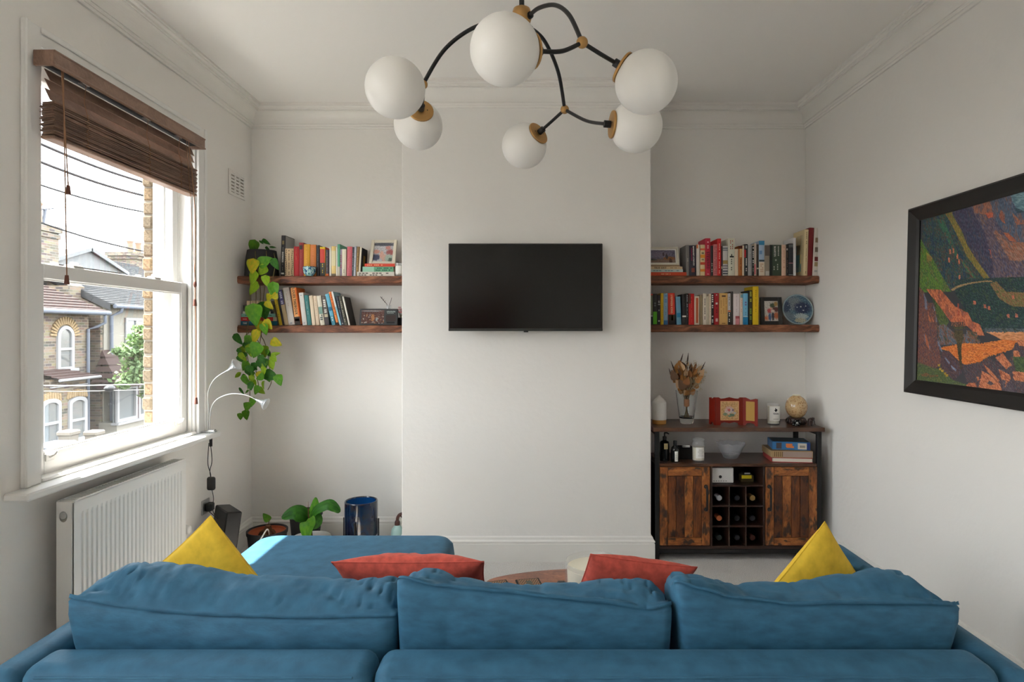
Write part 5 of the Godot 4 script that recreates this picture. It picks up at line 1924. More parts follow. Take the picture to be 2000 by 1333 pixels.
# ---------------------------------------------------------------- blind, radiator and the rest of the window side
func build_window_side() -> void:
	blind()
	radiator()
	# air vent high on the left wall
	var v := thing("air_vent", "small white louvred air vent on the window wall", "vent", V(LEFT, 2.185, 3.79))
	var s := Shape.new()
	var d0 := 3.69
	var d1 := 3.9
	var y0 := 2.185
	var y1 := 2.335
	s.bx(LEFT, LEFT + 0.003, y0, y1, d0, d1)
	wpart("back_plate", s, M.vent_shade, v)
	s = Shape.new()
	frame_rect(s, LEFT + 0.001, LEFT + 0.008, y0, y1, d0, d1, 0.022, 0.016, 0.016, 0.002)
	for k in [1, 2]:
		var dd: float = d0 + 0.022 + (d1 - d0 - 0.044) * k / 3.0
		s.bx(LEFT + 0.001, LEFT + 0.008, y0, y1, dd - 0.008, dd + 0.008, 0.001)
	wpart("frame", s, M.wall_paint, v)
	for k in 6:
		s = Shape.new()
		var yy := y0 + 0.022 + k * 0.0205
		s.box(V(LEFT + 0.006, yy + 0.004, (d0 + d1) / 2), Vector3(0.003, 0.0135, d1 - d0 - 0.03), 0.0, Basis(Vector3.BACK, 0.45))
		wpart("louvre", s, M.wall_paint, v)
	clip_lamp()
	# double socket and a plug by the floor, just past the radiator
	var so := thing("wall_socket", "brushed steel double wall socket low beside the radiator", "socket", V(LEFT, 0.34, 3.42))
	s = Shape.new()
	s.bx(LEFT, LEFT + 0.008, 0.34, 0.42, 3.38, 3.46, 0.003)
	wpart("plate", s, M.steel, so)
	s = Shape.new()
	s.bx(LEFT + 0.008, LEFT + 0.045, 0.355, 0.4, 3.4, 3.445, 0.006)
	wpart("plug", s, M.black_plastic, so)
	var vc := thing("radiator_pipe_collar", "round white pipe valve beside the radiator end", "valve", V(LEFT + 0.05, 0.36, 3.08))
	s = Shape.new()
	s.lathe([Vector2(0, 0), Vector2(0.022, 0), Vector2(0.024, 0.02), Vector2(0.022, 0.05), Vector2(0.012, 0.055), Vector2(0, 0.055)], Vector3.ZERO, 18, Basis(Vector3(0, 0, -1), Vector3(1, 0, 0), Vector3(0, -1, 0)))
	part("cap", s, M.white_plastic, vc)
	s = Shape.new()
	s.tube([Vector3(0, -0.36, 0), Vector3(0, 0, 0)], 0.008, 8)
	part("pipe", s, M.white_plastic, vc)
	# router box standing in the corner
	var rt := thing("router_box", "black upright media box standing in the left corner", "electronics box", V(-1.66, 0, 3.38))
	rt.rotation = Vector3(0, 0.75, 0)
	s = Shape.new()
	s.box(Vector3(0, 0.245, 0), Vector3(0.08, 0.27, 0.2), 0.006, Basis(Vector3.BACK, -0.14))
	part("case", s, M.black_plastic, rt)
	s = Shape.new()
	s.box(Vector3(0, 0.06, 0), Vector3(0.1, 0.12, 0.2), 0.01)
	part("stand", s, M.black_matt, rt)
	s = Shape.new()
	s.tube(curve([Vector3(0.05, 0.1, 0.1), Vector3(0.13, 0.2, 0.14), Vector3(0.2, 0.24, 0.08), Vector3(0.24, 0.12, 0.0), Vector3(0.26, 0.01, -0.1)], 8), 0.004, 6)
	part("cable", s, M.white_plastic, rt)


func blind() -> void:
	var t := thing("venetian_blind", "raised brown wooden venetian blind at the top of window", "blind", V(LEFT, 2.07, 2.75))
	var wd: Material = M.blind_wood
	var d0 := 2.2
	var d1 := 3.235
	var s := Shape.new()
	# valance: front board and two returns
	s.bx(LEFT + 0.086, LEFT + 0.099, 2.312, 2.368, d0, d1, 0.002)
	s.bx(LEFT + 0.097, LEFT + 0.104, 2.312, 2.32, d0, d1, 0.002)
	s.bx(LEFT + 0.097, LEFT + 0.103, 2.361, 2.368, d0, d1, 0.002)
	wpart("valance", s, wd, t)
	for d in [d0, d1 - 0.013]:
		s = Shape.new()
		s.bx(LEFT + 0.024, LEFT + 0.088, 2.312, 2.368, d, d + 0.013, 0.002)
		wpart("valance_return", s, wd, t)
	s = Shape.new()
	s.bx(LEFT + 0.026, LEFT + 0.078, 2.325, 2.365, d0 + 0.02, d1 - 0.02, 0.002)
	wpart("headrail", s, M.black_matt, t)
	var xm := LEFT + 0.048
	var b0 := d0 + 0.035
	var b1 := d1 - 0.03
	# three hanging slats, tipped
	for k in 3:
		s = Shape.new()
		var y: float = [2.292, 2.257, 2.222][k]
		s.box(V(xm, y, (b0 + b1) / 2), Vector3(0.05, 0.0028, b1 - b0), 0.001, Basis(Vector3.BACK, -1.12))
		wpart("slat", s, wd, t)
	# the gathered slats
	for k in 21:
		s = Shape.new()
		var f := k / 20.0
		s.box(V(xm + 0.004 * sin(k * 1.7), 2.078 + k * 0.0058, (b0 + b1) / 2 + 0.002 * sin(k * 2.9)), Vector3(0.05, 0.0034, b1 - b0), 0.0009, Basis(Vector3.BACK, 0.12 + 0.04 * sin(k * 2.1)))
		wpart("slat", s, wd, t)
	s = Shape.new()
	s.box(V(xm, 2.066, (b0 + b1) / 2), Vector3(0.05, 0.014, b1 - b0), 0.003)
	wpart("bottom_rail", s, wd, t)
	# ladder cords bunched at the front of the stack
	for d in [b0 + 0.17, (b0 + b1) / 2 + 0.08, b1 - 0.15]:
		s = Shape.new()
		var pts := []
		for k in 25:
			pts.append(V(xm + 0.027 + 0.004 * sin(k * 2.6), 2.07 + k * 0.0056, d + 0.008 * sin(k * 1.9)))
		s.tube(pts, 0.0016, 5)
		s.tube([V(xm + 0.026, 2.2, d), V(xm + 0.016, 2.25, d - 0.006), V(xm + 0.02, 2.326, d)], 0.0013, 5)
		wpart("ladder_cord", s, M.cord_brown, t)
		s = Shape.new()
		s.bx(LEFT + 0.05, LEFT + 0.07, 2.32, 2.327, d - 0.02, d + 0.02, 0.002)
		wpart("cord_guide", s, M.steel, t)
	# pull cords with tassels: two at the near end, one bunch at the far end
	var near := [[2.262, 1.9, 2.284], [2.27, 1.565, 2.277]]
	for q in near:
		s = Shape.new()
		s.tube([V(LEFT + 0.08, 2.32, q[0]), V(LEFT + 0.088, q[1], q[2])], 0.0022, 6)
		wpart("pull_cord", s, M.cord_brown, t)
		s = Shape.new()
		s.lathe([Vector2(0, -0.034), Vector2(0.009, -0.034), Vector2(0.009, -0.034), Vector2(0.0058, 0), Vector2(0.0058, 0), Vector2(0, 0.001)], V(LEFT + 0.088, q[1], q[2]), 10)
		wpart("tassel", s, M.tassel_wood, t)
	s = Shape.new()
	s.tube(curve([V(LEFT + 0.075, 2.32, 3.12), V(LEFT + 0.09, 2.0, 3.15), V(LEFT + 0.092, 1.62, 3.15), V(LEFT + 0.09, 1.3, 3.165), V(LEFT + 0.09, 1.0, 3.165)], 5), 0.0022, 6)
	s.tube([V(LEFT + 0.075, 2.32, 3.1), V(LEFT + 0.085, 1.95, 3.13), V(LEFT + 0.092, 1.6, 3.15)], 0.0012, 5)
	wpart("pull_cord", s, M.cord_brown, t)
	for y in [1.61, 1.52, 1.015]:
		s = Shape.new()
		if y > 1.55:
			s.ball(V(LEFT + 0.092, y - 0.012, 3.15), Vector3(0.008, 0.018, 0.008), 10, 8)
		else:
			s.lathe([Vector2(0, -0.034), Vector2(0.0095, -0.034), Vector2(0.0095, -0.034), Vector2(0.006, 0), Vector2(0.006, 0), Vector2(0, 0.001)], V(LEFT + 0.09, y, 3.163 if y < 1.2 else 3.152), 10)
		wpart("tassel", s, M.tassel_wood, t)


func radiator() -> void:
	var t := thing("radiator", "white ribbed panel radiator under the window sill", "radiator", V(LEFT + 0.08, 0.1, 2.65))
	var en: Material = M.radiator_enamel
	var d0 := 2.28
	var d1 := 3.03
	var y0 := 0.12
	var y1 := 0.722
	var xf := LEFT + 0.112
	var s := Shape.new()
	# pressed front: flat border, ribs between
	var n := 26
	var rows := []
	var ys := [[y0, 0.0], [y0 + 0.045, 0.0], [y0 + 0.06, 1.0], [y1 - 0.06, 1.0], [y1 - 0.045, 0.0], [y1, 0.0]]
	for q in ys:
		var row := []
		row.append(V(xf, q[0], d0))
		for k in n:
			var a := d0 + 0.03 + (d1 - d0 - 0.06) * k / n
			var w := (d1 - d0 - 0.06) / n
			for j in 5:
				var f: float = [0.0, 0.16, 0.28, 0.62, 0.74][j]
				var dep: float = [0.0, 0.0, 1.0, 1.0, 0.0][j]
				row.append(V(xf - 0.0055 * dep * q[1], q[0], a + w * f))
		row.append(V(xf, q[0], d1))
		rows.append(row)
	for r in rows.size() - 1:
		for k in rows[r].size() - 1:
			s.face([rows[r][k], rows[r][k + 1], rows[r + 1][k + 1], rows[r + 1][k]], Vector3.RIGHT)
	s.bx(xf - 0.05, xf - 0.02, y0, y1 - 0.01, d0 + 0.01, d1 - 0.01)
	wpart("front_panel", s, en, t)
	s = Shape.new()
	s.bx(xf - 0.062, xf - 0.004, y0 - 0.005, y1 + 0.004, d0 - 0.006, d0 + 0.002, 0.002)
	wpart("end_panel", s, en, t)
	s = Shape.new()
	s.bx(xf - 0.062, xf - 0.004, y0 - 0.005, y1 + 0.004, d1 - 0.002, d1 + 0.006, 0.002)
	wpart("end_panel", s, en, t)
	# grille on top
	s = Shape.new()
	s.bx(xf - 0.008, xf, y1 - 0.004, y1 + 0.006, d0, d1, 0.002)
	s.bx(xf - 0.064, xf - 0.056, y1 - 0.004, y1 + 0.006, d0, d1, 0.002)
	for k in 40:
		var dd := d0 + 0.01 + k * (d1 - d0 - 0.02) / 39.0
		s.bx(xf - 0.057, xf - 0.007, y1 + 0.001, y1 + 0.005, dd - 0.003, dd + 0.003)
	wpart("top_grille", s, en, t)
	# oval valve hole with plug on the near end
	s = Shape.new()
	var b := Basis(Vector3(1, 0, 0), Vector3(0, 0, 1), Vector3(0, -1, 0))
	s.lathe([Vector2(0, 0.0005), Vector2(0.02, 0.0005)], V(xf - 0.034, y1 - 0.052, d0 - 0.0065), 20, b, 0.75)
	wpart("valve_recess", s, M.vent_shade, t)
	s = Shape.new()
	s.lathe([Vector2(0.0145, 0.0), Vector2(0.0145, 0.004), Vector2(0.012, 0.006), Vector2(0, 0.006)], V(xf - 0.034, y1 - 0.047, d0 - 0.006), 18, b, 0.85)
	wpart("valve_plug", s, M.steel, t)
	# wall brackets
	for dd in [d0 + 0.15, d1 - 0.15]:
		s = Shape.new()
		s.bx(LEFT, xf - 0.04, y0 + 0.05, y1 - 0.05, dd - 0.02, dd + 0.02)
		wpart("bracket", s, en, t)


func clip_lamp() -> void:
	var base := P(404, 851, 3.36)
	base = V(LEFT + 0.05, 0.801, 3.36)
	var t := thing("clip_lamp", "silver two-armed gooseneck clip lamp on the window sill end", "lamp", base)
	var s := Shape.new()
	s.box(base + Vector3(0.0, 0.006, 0), Vector3(0.09, 0.006, 0.03), 0.002)
	s.box(base + Vector3(0.02, 0.012, 0), Vector3(0.04, 0.012, 0.026), 0.003)
	wpart("clamp", s, M.chrome, t)
	s = Shape.new()
	s.tube([base + Vector3(0.015, -0.03, -0.0), base + Vector3(0.015, -0.075, 0)], 0.008, 10)
	wpart("clamp_grip", s, M.black_plastic, t)
	var d := 3.36
	var arms := [[P(406, 846, d), P(407, 800, d), P(407, 765, d), P(420, 740, d), P(444, 724, d)], [P(409, 846, d), P(411, 805, d), P(422, 782, d), P(450, 770, d), P(480, 772, d), P(500, 781, d)]]
	for a in arms:
		s = Shape.new()
		s.tube(curve(a, 8), 0.0034, 8)
		wpart("gooseneck", s, M.steel, t)
		var p: Vector3 = a[-1]
		var y: Vector3 = (a[-1] - a[-2]).normalized()
		var x := y.cross(Vector3.BACK).normalized()
		var b := Basis(x, y, x.cross(y))
		s = Shape.new()
		s.lathe([Vector2(0.006, -0.005), Vector2(0.008, 0.01), Vector2(0.017, 0.04), Vector2(0.03, 0.052), Vector2(0.034, 0.06), Vector2(0.0335, 0.063), Vector2(0.031, 0.06), Vector2(0.027, 0.054), Vector2(0.014, 0.042), Vector2(0.005, 0.01)], p, 24, b)
		var hd := wpart("lamp_head", s, M.acrylic, t, "clear flared lamp head")
		s = Shape.new()
		s.lathe([Vector2(0.0, 0.0), Vector2(0.005, 0.0), Vector2(0.007, 0.02), Vector2(0.012, 0.04), Vector2(0.012, 0.045), Vector2(0, 0.046)], p, 16, b)
		wpart("lamp_core", s, M.chrome, hd)
	# flex hanging down with its switch
	s = Shape.new()
	s.tube(curve([P(408, 866, d), P(406, 905, d), P(411, 925, d), P(412, 935, d)], 6), 0.002, 6)
	s.tube(curve([P(411, 866, d), P(414, 900, d), P(410, 920, d), P(412, 935, d)], 6), 0.002, 6)
	s.tube(curve([P(414, 957, d), P(417, 975, d), P(415, 992, d), P(420, 1008, d), P(432, 1020, 3.4), V(LEFT + 0.04, 0.36, 3.39)], 6), 0.002, 6)
	wpart("flex", s, M.black_plastic, t)
	s = Shape.new()
	soft_box(s, P(412.5, 945, d), Vector3(0.044, 0.074, 0.026), 0.012, 4)
	wpart("inline_switch", s, M.black_plastic, t)


# ---------------------------------------------------------------- plants
func leaf_mesh(kind: int) -> ArrayMesh:
	# unit leaf: stalk end at the origin, tip at +y, facing +z
	var s := Shape.new()
	var rows := []
	var nl := 9
	for r in nl + 1:
		var v := float(r) / nl
		var w := 0.0
		if kind == 0:      # heart
			w = 0.5 * pow(sin(PI * pow(v, 0.6)), 0.7) * (1.0 - 0.25 * v)
		elif kind == 1:    # long blade
			w = 0.19 * pow(sin(PI * pow(v, 0.75)), 0.8)
		else:              # half folded
			w = 0.26 * pow(sin(PI * pow(v, 0.66)), 0.8)
		var row := []
		for k in 7:
			var u := k / 3.0 - 1.0
			var z := -0.16 * v * v + 0.1 * absf(u) * (1.0 - v * 0.4) + 0.012 * sin(v * 19.0) * absf(u)
			if kind == 2:
				z += 0.2 * absf(u) * w / 0.26
			var back := -0.1 * absf(u) * (1.0 - v) * (1.0 if kind == 0 else 0.2)
			row.append(Vector3(u * w, v + back, z * (1.0 if kind != 1 else 1.6)))
		rows.append(row)
	s.grid(rows, false, false, Vector3.BACK)
	return s.mesh()


func leaf(meshes: Array, kind: int, mat_: Material, root: Vector3, tip: Vector3, face_to: Vector3, width: float, parent: Node3D) -> void:
	var o := MeshInstance3D.new()
	o.name = "leaf"
	o.mesh = meshes[kind]
	o.material_override = mat_
	parent.add_child(o, true)
	var y := tip - root
	var l := y.length()
	y /= l
	var z := (face_to - y * face_to.dot(y)).normalized()
	var x := y.cross(z)
	o.transform = Transform3D(Basis(x * l * width, y * l, z * l), root - parent.position)


func leaf_materials() -> void:
	var cols := {"leaf_dark": [rgb(30, 76, 18), rgb(44, 96, 24), rgb(58, 110, 30)], "leaf_green": [rgb(54, 108, 20), rgb(76, 128, 26), rgb(94, 140, 32)], "leaf_lime": [rgb(92, 130, 18), rgb(116, 148, 22), rgb(134, 158, 28)], "leaf_yellow": [rgb(126, 142, 16), rgb(160, 154, 18), rgb(188, 150, 24)]}
	var k := 0
	for q in cols:
		var t := noise_tex(80 + k, 0.02, cols[q], 128, FastNoiseLite.TYPE_SIMPLEX_SMOOTH, 3)
		mk(q, Color.WHITE, 0.55, {"tex": t, "spec": 0.35, "backlight": Color(0.3, 0.32, 0.2)})
		k += 1


func build_pothos() -> void:
	var d := 3.87
	var base := V((511.5 - 1029) * d / FOCAL, 1.698, d)
	var t := thing("trailing_plant", "trailing green pothos in a black pot on upper left shelf", "plant", base)
	var s := Shape.new()
	s.lathe([Vector2(0, 0), Vector2(0.1, 0), Vector2(0.102, 0.004), Vector2(0.096, 0.1), Vector2(0.086, 0.165), Vector2(0.086, 0.165), Vector2(0.08, 0.165), Vector2(0.08, 0.165), Vector2(0.084, 0.14)], Vector3.ZERO, 28)
	part("pot", s, M.charcoal_pot, t)
	s = Shape.new()
	s.lathe([Vector2(0.084, 0.14), Vector2(0.04, 0.147), Vector2(0, 0.148)], Vector3.ZERO, 20)
	part("soil", s, M.soil, t)
	var ms := [leaf_mesh(0), leaf_mesh(1), leaf_mesh(2)]
	var G: Material = M.leaf_green
	var D: Material = M.leaf_dark
	var L: Material = M.leaf_lime
	var Y: Material = M.leaf_yellow
	# stems: down over the shelf front
	var hang := 3.755
	var stems := [
		[[500, 488, 3.8], [499, 500, 3.77], [508, 560, hang], [507, 600, hang], [497, 640, hang], [478, 660, hang], [481, 700, hang], [486, 735, hang], [488, 775, hang], [483, 795, hang], [474, 806, hang]],
		[[520, 490, 3.8], [521, 520, 3.76], [517, 560, hang], [514, 590, hang], [510, 650, hang], [515, 665, hang], [522, 685, hang], [526, 715, hang], [530, 745, hang], [523, 762, hang]],
		[[535, 495, 3.8], [538, 515, 3.76], [531, 550, hang], [520, 590, hang], [509, 660, hang], [503, 700, hang], [500, 725, hang], [506, 760, hang], [499, 765, hang]],
		[[490, 490, 3.8], [489, 530, 3.76], [489, 575, hang], [488, 600, hang], [482, 650, hang], [478, 665, hang], [486, 712, hang]],
		[[500, 490, 3.8], [500, 560, 3.75], [500, 590, hang], [499, 650, hang], [508, 680, hang], [500, 715, hang]]]
	for q in stems:
		var pts := []
		for p in q:
			pts.append(P(p[0], p[1], p[2]))
		s = Shape.new()
		s.tube(curve(pts, 5), 0.0022, 6)
		wpart("stem", s, M.stem, t)
	# leaves: stalk end, tip (as seen from the room), material, kind, width, how far out from the shelf
	var r := RandomNumberGenerator.new()
	r.seed = 3
	var A := 7.017
	var B := 6.66
	var list := [
		[A, 345, 150, 292, 345, G, 0, 1.0], [A, 440, 140, 545, 195, D, 2, 0.9], [A, 485, 225, 540, 278, D, 2, 1.0], [A, 545, 234, 622, 234, D, 1, 0.8], [A, 400, 145, 450, 188, D, 1, 1.0], [A, 402, 465, 567, 375, G, 0, 1.0], [A, 320, 408, 290, 600, Y, 0, 0.95], [A, 490, 500, 375, 615, L, 0, 1.0], [A, 350, 575, 272, 755, L, 0, 0.9], [A, 375, 725, 248, 885, L, 0, 0.85], [A, 585, 400, 655, 545, D, 0, 0.75], [A, 485, 625, 495, 775, L, 0, 1.0], [A, 590, 728, 600, 950, G, 0, 0.75], [A, 600, 940, 632, 832, Y, 0, 0.95], [A, 545, 880, 505, 985, Y, 0, 1.1], [A, 490, 985, 585, 1085, Y, 0, 0.8], [A, 330, 1030, 335, 1318, G, 0, 1.0], [A, 440, 1000, 480, 1225, D, 0, 1.0],
		[B, 410, -20, 405, 130, Y, 0, 1.0], [B, 490, -25, 570, 95, Y, 0, 0.9], [B, 470, 20, 490, 172, G, 0, 1.0], [B, 380, 105, 332, 285, Y, 0, 0.7], [B, 95, 165, 185, 292, D, 0, 0.65], [B, 285, 180, 240, 305, G, 0, 1.0], [B, 240, 275, 178, 340, D, 0, 0.8], [B, 575, 240, 702, 300, Y, 0, 0.95], [B, 400, 280, 318, 465, G, 0, 1.1], [B, 280, 295, 300, 455, L, 0, 0.75], [B, 475, 315, 480, 462, L, 0, 0.95], [B, 135, 345, 180, 415, D, 0, 0.95], [B, 160, 405, 240, 510, L, 0, 0.7], [B, 575, 430, 680, 395, L, 0, 0.6], [B, 570, 440, 630, 512, L, 0, 1.0], [B, 420, 430, 470, 520, D, 0, 1.0], [B, 430, 480, 485, 640, D, 0, 0.95], [B, 260, 515, 185, 632, G, 0, 0.95], [B, 555, 495, 585, 622, L, 0, 0.85], [B, 350, 530, 330, 640, D, 0, 0.9], [B, 250, 610, 290, 700, D, 0, 0.9], [B, 180, 655, 80, 720, L, 1, 1.3], [B, 490, 665, 660, 735, D, 0, 0.85], [B, 650, 690, 685, 830, G, 0, 1.0], [B, 395, 650, 440, 745, Y, 0, 0.9], [B, 470, 700, 360, 735, G, 0, 1.0], [B, 200, 700, 285, 838, G, 0, 0.6], [B, 310, 690, 320, 790, L, 0, 0.85], [B, 350, 740, 365, 830, L, 2, 0.8], [B, 520, 700, 545, 780, G, 0, 1.0], [B, 480, 760, 460, 875, L, 2, 0.6], [B, 400, 830, 345, 945, G, 0, 0.8], [B, 395, 860, 480, 930, L, 0, 0.8], [B, 155, 848, 205, 940, D, 1, 0.9], [B, 280, 880, 220, 922, G, 1, 1.1], [B, 345, 985, 290, 1105, G, 0, 0.85], [B, 290, 1110, 195, 1050, G, 0, 1.1], [B, 235, 1150, 240, 1275, G, 0, 1.0], [B, 165, 1185, 160, 1275, G, 0, 0.95], [B, 260, 340, 330, 420, G, 0, 0.8], [B, 320, 560, 380, 620, D, 0, 0.9]]
	for k in 18:
		var lx := r.randf_range(130, 520)
		var ly := r.randf_range(230, 800)
		list.append([B, lx, ly, lx + r.randf_range(-70, 70), ly + r.randf_range(60, 120), [G, D, D, L][k % 4], 0, r.randf_range(0.8, 1.0)])
	for q in list:
		var k: float = q[0]
		var ox := 450.0 if k == A else 445.0
		var oy := 450.0 if k == A else 630.0
		var dd := hang - 0.085 + r.randf() * 0.06
		if k == A and q[2] < 260:
			dd = 3.8 + r.randf() * 0.06
		elif k == A and q[2] < 620:
			dd = 3.72 + r.randf() * 0.02
		var a := P(ox + q[1] / k, oy + q[2] / k, dd)
		var b := P(ox + q[3] / k, oy + q[4] / k, dd - 0.012 + r.randf() * 0.02)
		leaf(ms, q[6], q[5], a, b, Vector3(r.randf_range(-0.45, 0.3), r.randf_range(0.0, 0.5), 1.3), q[7], t)


func pot_shape(r0: float, r1: float, h: float, rim: float) -> Shape:
	var s := Shape.new()
	s.lathe([Vector2(0, 0), Vector2(r0, 0), Vector2(r0 + 0.003, 0.003), Vector2(r1, h - rim), Vector2(r1, h - rim), Vector2(r1 + 0.004, h - rim), Vector2(r1 + 0.005, h - 0.002), Vector2(r1 + 0.003, h), Vector2(r1 - 0.002, h), Vector2(r1 - 0.006, h - 0.02), Vector2(r1 - 0.01, h - 0.06)], Vector3.ZERO, 36)
	return s


func build_floor_plants() -> void:
	# dead stump in a black nursery pot
	var ms := [leaf_mesh(0), leaf_mesh(1), leaf_mesh(2)]
	var t := thing("potted_stump", "nearly bare plant stump in a wide dark pot by the wall", "potted plant", V(-1.5, 0, 3.55))
	var p := pot_shape(0.085, 0.108, 0.21, 0.02)
	part("pot", p, M.charcoal_pot, t)
	var s := Shape.new()
	s.lathe([Vector2(0.101, 0.2), Vector2(0.098, 0.19), Vector2(0.05, 0.182), Vector2(0, 0.185)], Vector3.ZERO, 28)
	s.lathe([Vector2(0.099, 0.185), Vector2(0.103, 0.2), Vector2(0.1, 0.203), Vector2(0.096, 0.19)], Vector3.ZERO, 28)
	part("soil", s, M.terracotta_soil, t)
	s = Shape.new()
	s.tube([Vector3(0.0, 0.17, 0), Vector3(0.004, 0.21, 0), Vector3(0.008, 0.235, 0.004)], [0.028, 0.024, 0.014], 10)
	for k in 9:
		var a := k * 0.7
		s.tube([Vector3(0, 0.21, 0), Vector3(cos(a) * 0.035, 0.2, sin(a) * 0.035), Vector3(cos(a) * 0.045, 0.182, sin(a) * 0.045)], 0.005, 6)
	part("stump", s, M.dry_brown, t)
	s = Shape.new()
	s.tube([Vector3(0.006, 0.23, 0), Vector3(0.01, 0.255, 0), Vector3(0.008, 0.27, 0)], 0.0022, 6)
	part("stem", s, M.stem, t)
	leaf(ms, 0, M.leaf_green, t.position + Vector3(0.01, 0.262, 0), t.position + Vector3(-0.022, 0.305, 0.008), Vector3(0.5, 0, 1), 0.85, t)
	# dry twigs in a second dark pot further back
	t = thing("potted_twigs", "dark pot with dry twigs behind the banana plant", "potted plant", V(-1.36, 0, 3.78))
	part("pot", pot_shape(0.07, 0.095, 0.245, 0.02), M.charcoal_pot, t)
	s = Shape.new()
	s.lathe([Vector2(0.088, 0.235), Vector2(0.085, 0.22), Vector2(0.04, 0.212), Vector2(0, 0.214)], Vector3.ZERO, 24)
	part("soil", s, M.terracotta_soil, t)
	for k in 7:
		s = Shape.new()
		var a := k * 0.95 + 0.3
		s.tube(curve([Vector3(cos(a) * 0.02, 0.21, sin(a) * 0.02), Vector3(cos(a) * 0.035, 0.245, sin(a) * 0.03), Vector3(cos(a) * 0.07, 0.255 + 0.012 * (k % 3), sin(a) * 0.05)], 4), 0.0028, 6)
		part("twig", s, M.dry_brown, t)
	# small banana plant in a white pot
	t = thing("banana_plant", "young banana plant with broad leaves in a white pot", "potted plant", V(-1.21, 0, 3.45))
	part("pot", pot_shape(0.085, 0.104, 0.2, 0.01), M.white_clay, t)
	s = Shape.new()
	s.lathe([Vector2(0.1, 0.16), Vector2(0.05, 0.165), Vector2(0, 0.168)], Vector3.ZERO, 24)
	part("soil", s, M.soil, t)
	s = Shape.new()
	s.tube([Vector3(0.0, 0.15, 0), Vector3(-0.004, 0.21, 0), Vector3(-0.006, 0.27, 0)], [0.013, 0.011, 0.007], 10)
	part("stem", s, M.stem, t)
	var g: Vector3 = t.position
	var o := V(0, 0, 0)
	var d := 3.45
	var blades := [[594, 1015, 551, 1010, 0.85], [607, 1005, 661, 997, 0.8], [608, 1000, 616, 972, 1.3], [606, 1012, 598, 1052, 1.8], [608, 1010, 624, 1015, 2.0], [612, 1012, 610, 1045, 1.2]]
	# each broad blade is its own arched sheet
	banana_leaf(t, [P(603, 1016, d), P(588, 1003, d - 0.03), P(572, 1001, d - 0.05), P(550, 1012, d - 0.06)], 0.05, Vector3(0.1, 0.75, 0.8), M.leaf_dark)
	banana_leaf(t, [P(606, 1012, d), P(618, 994, d - 0.02), P(640, 985, d - 0.03), P(655, 992, d - 0.03), P(663, 1002, d - 0.03)], 0.036, Vector3(0.0, 0.8, 0.7), M.leaf_dark)
	banana_leaf(t, [P(607, 1012, d), P(611, 998, d + 0.01), P(615, 985, d + 0.02), P(616, 972, d + 0.03)], 0.03, Vector3(-0.3, 0.1, 1), M.leaf_green)
	banana_leaf(t, [P(604, 1013, d), P(601, 1018, d - 0.05), P(598, 1034, d - 0.08), P(599, 1056, d - 0.08)], 0.042, Vector3(0.1, 0.2, 1), M.leaf_green)
	banana_leaf(t, [P(606, 1010, d), P(614, 1012, d - 0.02), P(617, 1022, d - 0.03), P(609, 1034, d - 0.03)], 0.038, Vector3(0.3, 0.3, 1), M.leaf_dark)
	s = Shape.new()
	s.tube([P(603, 1016, d), P(602, 996, d), P(602, 980, d)], [0.003, 0.002, 0.0008], 6)
	wpart("shoot", s, M.dry_brown, t)
	# glazed blue planter on a black stand
	var c := V((705.5 - 1029) * 3.72 / FOCAL, 0, 3.72)
	t = thing("blue_planter", "glossy blue glazed planter on a black metal stand", "planter", c)
	var top := 0.332
	var r := 0.0985
	s = Shape.new()
	s.lathe([Vector2(0, 0.115), Vector2(r - 0.016, 0.115), Vector2(r - 0.004, 0.122), Vector2(r, 0.135), Vector2(r, top - 0.008), Vector2(r - 0.002, top - 0.001), Vector2(r - 0.006, top), Vector2(r - 0.01, top - 0.002), Vector2(r - 0.012, top - 0.01), Vector2(r - 0.012, 0.14), Vector2(r - 0.02, 0.13), Vector2(0, 0.13)], Vector3.ZERO, 48)
	part("pot", s, M.blue_glaze, t)
	s = Shape.new()
	s.lathe([Vector2(r - 0.0125, top - 0.006), Vector2(r - 0.0125, 0.142), Vector2(0, 0.134)], Vector3.ZERO, 40)
	part("inner_glaze", s, M.blue_inside, t, "bright blue inside glaze")
	s = Shape.new()
	for k in 4:
		var a := PI / 4 + k * PI / 2 - 0.7
		var e := Vector3(cos(a), 0, sin(a)) * (r + 0.008)
		s.tube([e, e + Vector3(0, 0.225, 0)], 0.0055, 8)
	var e0 := PI / 4 - 0.7
	for k in 2:
		var a := e0 + k * PI / 2
		var e := Vector3(cos(a), 0, sin(a)) * (r + 0.008)
		s.tube([e + Vector3(0, 0.105, 0), -e + Vector3(0, 0.105, 0)], 0.005, 8)
	part("stand", s, M.black_metal, t)
	# spray bottle half behind the chimney breast corner
	t = thing("spray_bottle", "pale aqua plastic spray bottle beside the chimney breast", "spray bottle", V((776 - 1029) * 3.75 / FOCAL, 0, 3.75))
	s = Shape.new()
	s.lathe([Vector2(0, 0), Vector2(0.036, 0), Vector2(0.039, 0.006), Vector2(0.039, 0.12), Vector2(0.034, 0.15), Vector2(0.016, 0.17), Vector2(0.014, 0.18)], Vector3.ZERO, 24)
	part("bottle", s, M.aqua_plastic, t)
	s = Shape.new()
	s.lathe([Vector2(0.016, 0.172), Vector2(0.016, 0.19), Vector2(0.012, 0.2), Vector2(0, 0.2)], Vector3.ZERO, 16)
	s.tube(curve([Vector3(0, 0.195, 0), Vector3(0.004, 0.22, 0.004), Vector3(0.02, 0.24, 0.01), Vector3(0.05, 0.244, 0.01)], 5), 0.01, 8)
	s.tube(curve([Vector3(0.02, 0.232, 0.01), Vector3(0.036, 0.215, 0.01), Vector3(0.034, 0.195, 0.01)], 5), 0.004, 6)
	part("trigger_head", s, M.spray_head, t)


